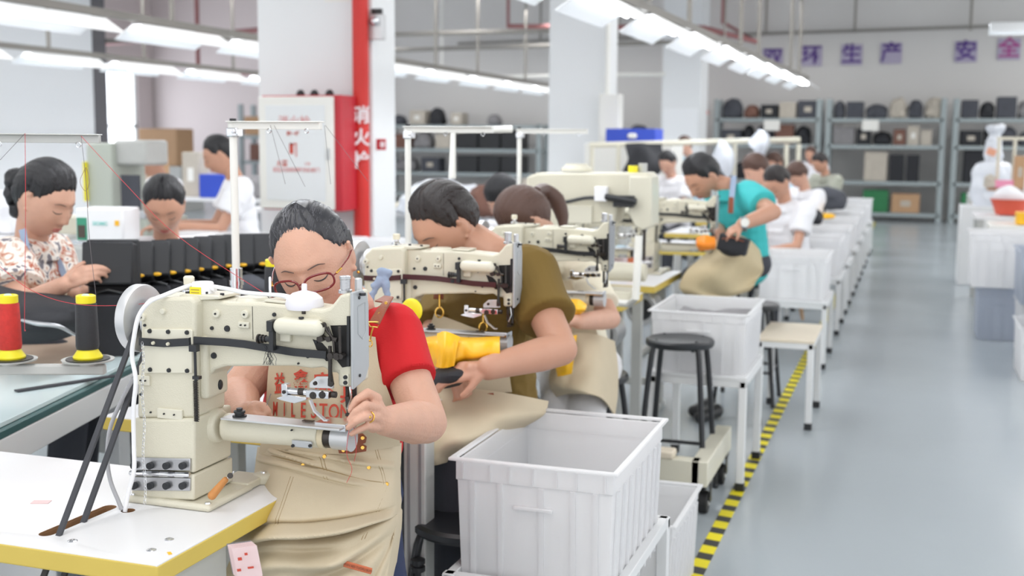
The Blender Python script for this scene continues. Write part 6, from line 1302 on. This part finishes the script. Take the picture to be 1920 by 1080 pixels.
for k, (px, py, d) in enumerate(((212, 585, 3.75), (258, 590, 3.95), (290, 592, 4.0), (318, 592, 4.05), (345, 592, 4.1), (370, 592, 4.16), (396, 592, 4.22), (422, 590, 4.28), (450, 590, 4.32), (485, 590, 4.36))):
    c = P(px, py, d); c[2] = .753
    if k == 0: bagproto(c, .16, .12, .375, 'leftmost black bag, widest and open, touched by the woman\'s hands', 0, 25, False)
    else: bagproto(c, .115 if k < 9 else .16, .16, .345, 'black bag with a yellow tab, %s from left in the standing row' % od[k], -14, 32)
for k, (px, py, d) in enumerate(((250, 470, 4.5), (300, 465, 4.6), (350, 462, 4.65), (400, 458, 4.7), (450, 455, 4.75), (495, 455, 4.75))):
    c = P(px, py + 80, d); c[2] = .753; bagproto(c, .2, .12, .28, 'black bag in the rear rank behind the tabbed bags, %s from left' % od[k], 0, 20, False)
for k, (px, py, rz) in enumerate(((470, 545, 20), (430, 580, -10))):
    b = MB(); b.sheet([[P(px - 30, py - 18, 3.8), P(px, py - 26, 3.75), P(px + 30, py - 12, 3.8)], [P(px - 32, py, 3.74), P(px, py, 3.7), P(px + 32, py + 4, 3.76)], [P(px - 30, py + 18, 3.8), P(px, py + 22, 3.76), P(px + 30, py + 20, 3.8)]], 20, 20, .02, ripf(.006, 6, 5, k)); o = b.build('cloth_bundle', 'darkgoods', smooth=70); tag(o, ('dark grey folded cloth beside the white pole, upper one', 'dark grey folded cloth beside the white pole, lower one')[k], 'cloth')

# white controller box with green window
t = thing('control_box', 'white control box with a green display window and green lettering at left', 'machine', P(200, 450, 4.75))
Rb = rotm(rz=12)
b = MB(); b.box((0.01, 0, .065), (.20, .16, .135)); b.xf(Rb); b.build('housing', 'white_pl', t, bevel=.008)
b = MB(); b.box((-.062, -.082, .05), (.042, .006, .09)); b.xf(Rb); b.build('display', 'green_led', t, bevel=.002)
b = MB(); b.box((-.062, -.086, .04), (.03, .002, .05)); b.xf(Rb); b.build('screen', mat('dark_screen', (70, 60, 50), .3), t, smooth=0)
q = text_mb('SIOMC', .021, .0006, .0004, 1.0); q.xf(Rb, Rb @ np.array([.015, -.084, .072])); q.build('lettering', mat('green_print', (150, 214, 208), .5), t, smooth=0)
b = MB(); b.box((.085, -.083, .075), (.016, .004, .02)); b.xf(Rb); b.build('sticker', 'yellow_cloth', t, smooth=0)
b = MB(); b.bx(-.14, .14, -.1, .1, -.86, -.02); b.build('pedestal', 'leg_grey', t, bevel=.01)
# grey-green machine behind
t = thing('pneumatic_machine', 'grey-green upright machine with dark panel left of the standing man', 'machine', (*P(235, 400, 7.6)[:2], 0))
b = MB(); b.bx(-.13, .30, -.2, .25, 0, .95); b.build('cabinet', mat('grey_green_enamel', (176, 182, 172), .5), t, bevel=.01)
b = MB(); b.bx(-.17, .02, -.15, .2, .95, 1.42); b.build('column_body', mat('grey_green_enamel2', (186, 192, 182), .5), t, bevel=.012)
b = MB(); b.bx(.0, .24, -.1, .15, 1.28, 1.44); b.build('head', 'leg_grey', t, bevel=.02)
b = MB(); b.bx(.06, .2, -.12, -.1, 1.0, 1.22); b.build('dark_panel', 'darkgoods', t, bevel=.004)
b = MB(); b.bx(.12, .3, -.2, .2, .95, 1.0); b.build('work_plate', 'steel', t, bevel=.004)
b = MB(); b.bx(-.175, -.16, -.18, -.15, 1.05, 1.3); b.build('yellow_strip', 'yellow', t, smooth=0)
t = thing('sewing_unit', 'white flat-bed sewing unit behind the man with his head down', 'sewing machine', (*P(350, 445, 6.2)[:2], 0))
b = MB(); b.bx(-.9, .35, -.3, .3, .7, .74); b.build('table_board', 'laminate', t, bevel=.003)
for x in (-.85, .3): b = MB(); b.bx(x - .03, x + .03, -.25, .25, 0, .7); b.build('leg', 'leg_grey', t, bevel=.003)
b = MB(); b.bx(-.85, -.5, -.08, .08, .74, .82); b.bx(-.52, -.4, -.08, .08, .74, 1.0); b.bx(-.85, -.42, -.07, .07, .93, 1.03); b.build('machine_head', 'cream', t, bevel=.012)
# clutter benches
def bench(x0, x1, y0, y1, z, lb, m='laminate'):
    t = thing('side_bench', lb, 'table', ((x0 + x1) / 2, (y0 + y1) / 2, 0)); hx, hy = (x1 - x0) / 2, (y1 - y0) / 2
    b = MB(); b.bx(-hx, hx, -hy, hy, z - .035, z); b.build('table_board', m, t, bevel=.003)
    for sx in (-1, 1):
        for sy in (-1, 1): b = MB(); b.bx(sx * (hx - .05) - .025, sx * (hx - .05) + .025, sy * (hy - .05) - .025, sy * (hy - .05) + .025, 0, z - .034); b.build('leg', 'leg_grey', t, bevel=.002)
    b = MB(); b.bx(-hx + .06, hx - .06, -hy + .06, hy - .06, .25, .275); b.build('lower_shelf', 'leg_grey', t, bevel=.002); return t
bench(-8.6, -5.6, 11.2, 12.0, .8, 'grey bench behind the standing man in white')
cl = [((-8.3, 11.5, .801), (.3, .3, .45), 'carton', 'brown carton standing on the bench left of the standing man', 'box', 0), ((-7.7, 11.5, .801), (.22, .2, .5), 'palegoods', 'pale tall bottle-shaped pack on the bench', 'box', 0), ((-7.35, 11.4, .801), (.32, .25, .26), 'blue', 'bright blue box on the bench before the standing man', 'box', 0), ((-6.9, 11.5, .801), (.35, .3, .25), 'greygoods', 'grey sack on the bench before the standing man', 'sack', 1), ((-6.4, 11.5, .801), (.35, .3, .34), 'darkgoods', 'dark sack at the right end of the bench', 'sack', 1), ((-6.0, 11.4, .801), (.3, .3, .4), 'palegoods', 'cream sack beside the fire cabinet', 'sack', 1)]
for c, d, m_, lb, ct, so in cl: carton('packed_bundle', c, d, m_, lb, ct, None, bool(so))
bench(-6.9, -5.2, 5.9, 6.7, .82, 'white bench behind the bag row, near the floor below the cabinet')
for c, d, m_, lb, ct, so in (((-4.75, 6.9, .0), (.34, .3, .9), 'tee_cream', 'tall cream covered bundle left of the fire cabinet', 'bundle', 1), ((-6.2, 6.3, .821), (.4, .3, .12), 'yellow_cloth', 'yellow pieces on the white bench', 'fabric', 1), ((-5.6, 6.3, .821), (.3, .3, .3), 'tee_white', 'white cloth pile on the white bench', 'cloth', 1)): carton('packed_bundle', c, d, m_, lb, ct, None, bool(so))
# clear plastic drawers behind the woman in red
bench(-4.35, -2.5, 5.9, 6.5, .56, 'low bench behind the first column foot holding clear boxes')
for k in range(9):
    x = -4.2 + .19 * k; carton('clear_box', (x, 6.1, .562), (.17, .25, .2), 'crate_grey', 'clear plastic parts box, %s from left behind the red-shirted woman' % (od + ('eleventh',))[k], 'box', 'clear parts boxes behind the red-shirted woman')
for k in range(6):
    x = -4.1 + .25 * k; carton('clear_box', (x, 6.1, .763), (.22, .2, .13), 'crate', 'flat clear tray, %s from left above the parts boxes' % od[k], 'tray', 'clear trays above the parts boxes')
# middle background: poly-wrapped heap, brown stacks, dark cloth, blue crate
bench(-5.6, -2.7, 9.0, 9.9, .85, 'long bench behind the olive-shirted man\'s thread stand')
b = MB(); b.ball((0, 0, .1), (.28, .2, .16), 20); b.ball((.22, .05, .08), (.2, .2, .14), 16); b.ball((-.2, 0, .06), (.18, .18, .1), 16); b = solid(b, .02, 3, .5, wrinkle(.03, 22, 4)); o = b.build('poly_bag', 'poly', smooth=25); q = P(825, 330, 9.6); o.location = (q[0], q[1], .86); tag(o, 'heap wrapped in clear crinkled poly film behind the olive man', 'bag')
for k, (px, w) in enumerate(((907, .26), (948, .28))): q = P(px, 335, 9.4); carton('felt_stack', (q[0], q[1], .851), (w, .3, .24), 'browngoods', 'brown felt bundle on the bench, %s of two' % ('left', 'right')[k], 'bundle', None, True)
q = P(800, 345, 8.8); carton('cream_pile', (-3.9, 9.2, .851), (.7, .3, .10), 'tee_cream', 'cream flat pile on the long bench', 'cloth', None, True)
bench(-3.9, -2.6, 11.4, 12.2, .95, 'bench in front of the middle column')
carton('cream_pile', (-3.4, 11.7, .951), (.8, .4, .12), 'palegoods', 'pale flat packs stacked before the middle column', 'box')
b = MB(); b.sheet([[P(1172, 271, 12.5), P(1205, 270, 12.5), P(1240, 270, 12.5)], [P(1178, 300, 12.4), P(1210, 300, 12.3), P(1240, 310, 12.4)], [P(1166, 330, 12.4), P(1205, 336, 12.2), P(1225, 332, 12.4)]], 20, 20, .05, ripf(.05, 5, 4, 1)); o = b.build('black_cloth', 'blackfab', smooth=70); tag(o, 'dark cloth draped over a frame left of the white-shirted worker', 'cloth')
t = thing('tube_rack', 'cream tube frame spanning the row behind the turquoise man', 'frame', (0, 0, 0)); fr = [P(1105, 272, 12.5), P(1500, 262, 12.5)]
b = MB(); b.tube(fr, .03, 8); b.build('top_rail', 'cream_smooth', t)
for px in (1110, 1160, 1378, 1475, 1498): a = P(px, 270, 12.5); b = MB(); b.tube([a, (a[0], a[1], 0)], .025, 8); b.build('post', 'cream_smooth', t)
q = P(1190, 255, 13.2); t = thing('blue_crate', 'bright blue plastic crate high beside the middle column', 'crate', (q[0], q[1], q[2] - .08)); b = MB(); b.bx(-.26, .26, -.2, .2, 0, .015); b.bx(-.28, -.26, -.2, .2, 0, .16); b.bx(.26, .28, -.2, .2, 0, .16); b.bx(-.28, .28, -.22, -.2, 0, .16); b.bx(-.28, .28, .2, .22, 0, .16); b.build('tub', 'blue', t, bevel=.01)
b = MB(); b.cap((0, -.23, .08), (.05, -.23, .08), .03); b.build('white_clip', 'offwhite', t)
b = MB(); b.bx(-.5, .5, -.3, .3, 0, q[2] - .085); o = b.build('tall_cabinet', 'offwhite', bevel=.01); o.location = (q[0], q[1], 0); tag(o, 'tall pale cabinet under the blue crate', 'cabinet')
for k, pl in enumerate(([(1352, 264), (1375, 300), (1362, 335), (1335, 300)], [(1425, 246), (1440, 268), (1422, 300), (1404, 272)])):
    a = [P(x, y, 12.45) for x, y in pl]; b = MB(); b.sheet([[a[0], (a[0] + a[1]) / 2 - CF * .1, a[1]], [(a[0] + a[3]) / 2, sum(a) / 4 - CF * .2, (a[1] + a[2]) / 2], [a[3], (a[2] + a[3]) / 2 - CF * .1, a[2]]], 16, 16, .06, ripf(.04, 5, 4, k)); o = b.build('white_bag', 'poly', smooth=70); tag(o, ('white poly bag hanging from the tube frame, left one', 'white poly bag hanging from the tube frame, right one')[k], 'bag')

# ================================================================ tall long-arm machine
t = thing('long_arm_machine', 'large cream long-arm sewing machine with high arm behind the ponytailed woman', 'sewing machine', (-1.5, 5.15, .752))
def lp(px, py, y=5.05): q = PY(px, py, y); return (q[0] + 1.5, q[2] - .752)
b = MB(); b.prism([lp(*q) for q in ((985, 332), (1005, 324), (1210, 324), (1218, 330), (1218, 372), (1160, 372), (1150, 420), (1060, 420), (1050, 505), (1000, 505), (985, 380))], -.09, .09); b.build('casting', 'cream', t, bevel=.012, seg=3)
b = MB(); b.prism([lp(*q) for q in ((1178, 330), (1222, 330), (1222, 425), (1205, 432), (1190, 425), (1178, 400))], -.1, .06); b.build('head', 'cream_smooth', t, bevel=.008)
b = MB(); a = lp(1050, 385); c_ = lp(1110, 420); b.bx(a[0], c_[0], -.105, -.088, c_[1], a[1]); b.build('cover_plate', 'cream_smooth', t, bevel=.004)
b = MB(); b.tube([(*lp(1035, 370)[:1], -.11, lp(1035, 370)[1]), (lp(1060, 352)[0], -.12, lp(0, 352)[1]), (lp(1110, 344)[0], -.12, lp(0, 344)[1]), (lp(1180, 350)[0], -.12, lp(0, 350)[1])], .008, 8, smooth=5); b.build('hose', 'black_metal', t)
b = MB(); a = lp(1130, 363); b.box((a[0], -.12, a[1]), (.055, .05, .065)); b.build('white_box', 'white_pl', t, bevel=.004)
b = MB(); a = lp(1172, 377); b.box((a[0], -.12, a[1]), (.09, .04, .05)); b.cyl((a[0] - .08, -.14, a[1] + .02), (a[0] + .06, -.14, a[1] + .0), .014); b.build('tension_unit', 'black_metal', t, bevel=.003)
b = MB(); a = lp(1070, 322); b.lathe([(.07, 0), (.07, .012), (.05, .03), (.05, .034)], 24, (a[0], 0, a[1])); b.build('oil_cap', 'cream_smooth', t)
b = MB(); a = lp(1180, 324); b.cyl((a[0], -.03, a[1]), (a[0], -.03, a[1] + .03), .022); b.build('yellow_sensor', 'yellow', t)
b = MB(); a = lp(1196, 324); b.cyl((a[0], 0, a[1]), (a[0], 0, a[1] + .04), .02); b.build('post', 'leg_grey', t)
b = MB(); a = lp(1203, 430); b.cyl((a[0], -.04, a[1] - .14), (a[0], -.04, a[1] + .01), .007); b.build('needle_bar', 'dark_steel', t)
b = MB(); b.box((lp(1090, 510)[0], 0, .02), (.45, .2, .04)); b.build('base_plate', 'cream', t, bevel=.006)
b = MB(); a = lp(1100, 480); b.cyl((a[0] - .12, -.02, .12), (lp(1215, 0)[0], -.02, .12), .05, .04, 24); b.box((a[0] - .12, 0, .06), (.12, .16, .12)); b.build('bed_arm', 'cream', t, bevel=.004)
b = MB(); b.ball((a[0] - .1, -.12, .2), (.03, .03, .035)); b.build('bobbin_winder', 'white_pl', t)
# white bent arm lamp/guard on it
b = MB(); b.tube([P(1198, 442, 4.85), P(1192, 560, 4.85), P(1180, 570, 4.95), P(1160, 568, 5.0)], .016, 10); b.build('guard_bracket', 'offwhite', t, world=True)
# bottles on the table
t = thing('water_bottle', 'clear drinking bottle with pale blue cap on the fourth table', 'bottle', (*PZ(1163, 524, .752)[:2], .753))
b = MB(); b.lathe([(.034, 0), (.036, .01), (.036, .12), (.03, .135)], 20); b.build('bottle_body', mat('rosy_clear_plastic', (216, 196, 200), .15), t); b = MB(); b.lathe([(.03, .133), (.033, .14), (.033, .165), (.02, .175)], 20); b.build('cap', 'tee_blue', t)
t = thing('thread_pot', 'small red-brown pot beside the drinking bottle', 'pot', (*PZ(1182, 516, .752)[:2], .753)); b = MB(); b.lathe([(.022, 0), (.022, .1)], 18); b.build('pot_body', 'tag', t); b = MB(); b.lathe([(.024, .1), (.024, .115)], 18); b.build('lid', 'yellow', t)
# motors below the tables
def motor(c, lb):
    t = thing('clutch_motor', lb, 'motor', c, group='grey motors hung below the tables'); b = MB(); b.cyl((0, -.08, 0), (0, .08, 0), .085, .085, 28); b.build('motor_body', 'alu', t, bevel=.006); b = MB(); b.cyl((0, -.1, 0), (0, -.08, 0), .05, .06, 24); b.build('end_cap', 'black_metal', t, bevel=.003); b = MB(); b.box((0, 0, .098), (.07, .12, .05)); b.build('mount', 'leg_grey', t); return t
motor((-1.32, 3.85, .59), 'grey clutch motor under the third table'); motor((-1.3, 5.15, .59), 'grey clutch motor under the fourth table'); motor((-1.3, 6.0, .59), 'grey clutch motor under the fifth table')
# aluminium post with air valve right of the red-shirted woman
t = thing('aluminium_post', 'square aluminium table post with air regulator right of the beige apron', 'post', (*P(786, 900, 2.95)[:2], 0))
b = MB(); b.box((0, 0, .355), (.06, .06, .71)); b.build('post_profile', 'leg_grey', t, bevel=.004)
for x in (-.015, .015): b = MB(); b.box((x, -.031, .355), (.006, .003, .70)); b.build('groove', 'greygoods', t, smooth=0)
b = MB(); b.box((-.01, -.06, .30), (.05, .05, .12)); b.build('regulator', mat('grey_plastic', (150, 152, 156), .45), t, bevel=.004)
b = MB(); b.lathe([(.018, 0), (.018, .012), (.012, .014), (.012, .018), (.018, .02), (.018, .03), (.01, .033)], 18, (.022, -.06, .39)); b.cyl((.022, -.06, .33), (.022, -.06, .39), .008); b.build('regulator_knob', 'black', t)
b = MB(); b.box((.0, -.07, .24), (.05, .04, .04)); b.cyl((-.03, -.07, .24), (-.05, -.07, .24), .01); b.build('valve', 'alu', t, bevel=.003)
b = MB(); b.tube([(.03, -.07, .25), (.05, -.08, .18), (.04, -.08, .08), (.06, -.05, .02)], .004, 6, smooth=4); b.build('air_hose', 'ragblue', t)
# dark goods on the far tables of the row
for k, (px, py, d, w, h_, m_) in enumerate(((1478, 430, 8.1, .26, .09, 'blackfab'), (1508, 412, 9.4, .34, .14, 'blackfab'), (1520, 395, 10.4, .3, .13, 'blackfab'), (1548, 385, 12.2, .45, .24, 'darkgoods'), (1548, 402, 11, .2, .05, 'yellow_cloth'))):
    z = .752; q = PZ(px, py + 8, z); carton('goods_pile', (q[0], q[1], z + .001), (w, .3, h_), m_, '%s pile on the far worktops, %s from the turquoise man' % ({'blackfab': 'black', 'darkgoods': 'dark grey', 'yellow_cloth': 'yellow', 'tee_white': 'white'}[m_], od[k]), 'goods', None, k != 0)

# ================================================================ RIGHT-HAND SIDE OF THE AISLE
R0 = 'right of the aisle'
crate(.64, 1.04, 9.9, 10.5, .0, .42, 'tall translucent bin farthest back in the right front group', 'crate_grey', 'bins right of the aisle')
crate(.44, .86, 9.3, 9.85, .40, .80, 'open white bin on top, leftmost of the right-hand group', 'crate', 'bins right of the aisle')
crate(.50, .84, 9.35, 9.8, .0, .395, 'translucent bin below the leftmost white one', 'crate_grey', 'bins right of the aisle')
crate(.72, 1.1, 8.55, 9.1, .38, .74, 'grey-white bin holding black cloth at the right edge', 'crate_grey', 'bins right of the aisle')
crate(.74, 1.1, 8.6, 9.1, .0, .375, 'translucent bin below the one holding black cloth', 'crate', 'bins right of the aisle')
crate(.78, 1.2, 7.95, 8.45, .34, .66, 'white bin nearest the camera, upper, cut by the right edge', 'crate', 'bins right of the aisle')
crate(.68, 1.1, 7.75, 8.3, .0, .335, 'white lidless bin on the floor at the right edge', 'crate', 'bins right of the aisle')
carton('black_cloth', (.92, 8.8, .5), (.28, .4, .28), 'blackfab', 'black cloth bulging out of a bin at the right edge', 'cloth', None, True)
bench(.55, 1.6, 11.3, 12.1, .82, 'worktable on the right side of the aisle under the red basket')
t = thing('plastic_basket', 'orange-red plastic basket on the right-hand worktable', 'basket', (*P(1893, 405, 10.6)[:2], .83)); 
b = MB(); b.lathe([(.12, 0), (.17, .14), (.18, .14), (.165, .135), (.115, .01)], 24, cap=False); b.lathe([(.12, 0), (.12, .008)], 24); b.build('basket_shell', 'basket_red', t)
b = MB(); b.ball((0, 0, .14), (.14, .12, .11), 16); b = solid(b, .02, 2, .5, wrinkle(.02, 22, 9)); o = b.build('white_cloth', 'tee_white'); o.location = tuple(np.array(t.location) + [0, 0, .0]); tag(o, 'white crumpled cloth heaped in the red basket', 'cloth')
carton('yellow_stack', (.98, 10.6, .80), (.3, .2, .1), 'yellow_cloth', 'yellow pieces at the right edge below the basket', 'fabric')
b = MB(); b.bx(-.5, .5, -.3, .3, 0, .795); o = b.build('low_cabinet', 'offwhite', bevel=.01); o.location = (1.12, 10.75, 0); tag(o, 'low white cabinet under the basket and yellow pieces', 'cabinet')
t = thing('laundry_bag', 'tall white poly sack tied at the top, right of the aisle', 'sack', (*P(1858, 380, 12.3)[:2], .0))
b = MB(); b.lathe([(.17, .82), (.2, .9), (.2, 1.16), (.16, 1.24), (.06, 1.28)], 24); b = solid(b, .018, 3, .5, wrinkle(.02, 24, 3)); b.build('sack_body', 'poly', t)
b = MB(); b.lathe([(.06, 1.24), (.085, 1.34), (.075, 1.45), (.05, 1.56), (.10, 1.64), (.05, 1.66)], 16); b = solid(b, .016, 2, .5, wrinkle(.02, 30, 5)); b.build('sack_neck', 'poly', t)
b = MB(); b.box((-.03, -.085, 1.38), (.09, .02, .07), rotm(ry=20)); b.build('orange_patch', mat('pale_orange', (236, 170, 140), .6), t)
b = MB(); b.bx(-.3, .5, -.25, .3, 0, .82); b.build('trolley_box', 'leg_white', t, bevel=.01)
t = thing('thread_rack', 'cream steel thread rack standing at the right edge', 'rack', (*P(1895, 330, 11.2)[:2], .0))
for x in (-.12, .02, .16, .3):
    b = MB(); b.cyl((x, 0, .825), (x, 0, 1.52), .016, n=10); b.build('post', 'cream_smooth', t)
b = MB(); b.bx(-.14, .4, -.015, .015, 1.5, 1.53); b.build('top_bar', 'cream_smooth', t)
b = MB(); b.bx(-.2, .4, -.12, .12, 1.02, 1.05); b.build('shelf_board', 'carton', t)
b = MB(); b.cyl((.12, -.2, .825), (.12, -.2, 1.38), .02, n=12); b.build('front_post', 'white_pl', t)
carton('pink_pack', (float(P(1885, 345, 11.1)[0]), float(P(1885, 345, 11.1)[1]), 1.052), (.3, .14, .07), 'pink', 'pink pack on the thread rack shelf', 'pack')
carton('pale_pack', (float(P(1866, 345, 11.1)[0]) - .05, float(P(1866, 345, 11.1)[1]), 1.052), (.1, .14, .12), 'palegoods', 'pale pack at the left end of the thread rack shelf', 'pack', None, True)
carton('orange_pack', (float(P(1914, 290, 11.0)[0]), float(P(1914, 290, 11.0)[1]), 1.052), (.1, .1, .3), 'carton', 'orange-brown box at the far right edge of the rack', 'box')
t = thing('small_trolley', 'small grey side table before the right-hand shelf bay', 'table', (*PZ(1822, 450, 0)[:2], 0))
b = MB(); b.bx(-.1, .35, -.2, .2, .68, .72); b.build('table_board', 'leg_white', t, bevel=.004)
for x in (-.08, .33): b = MB(); b.bx(x - .02, x + .02, -.18, -.14, 0, .68); b.build('leg', 'leg_grey', t); b = MB(); b.bx(x - .02, x + .02, .14, .18, 0, .68); b.build('leg', 'leg_grey', t)
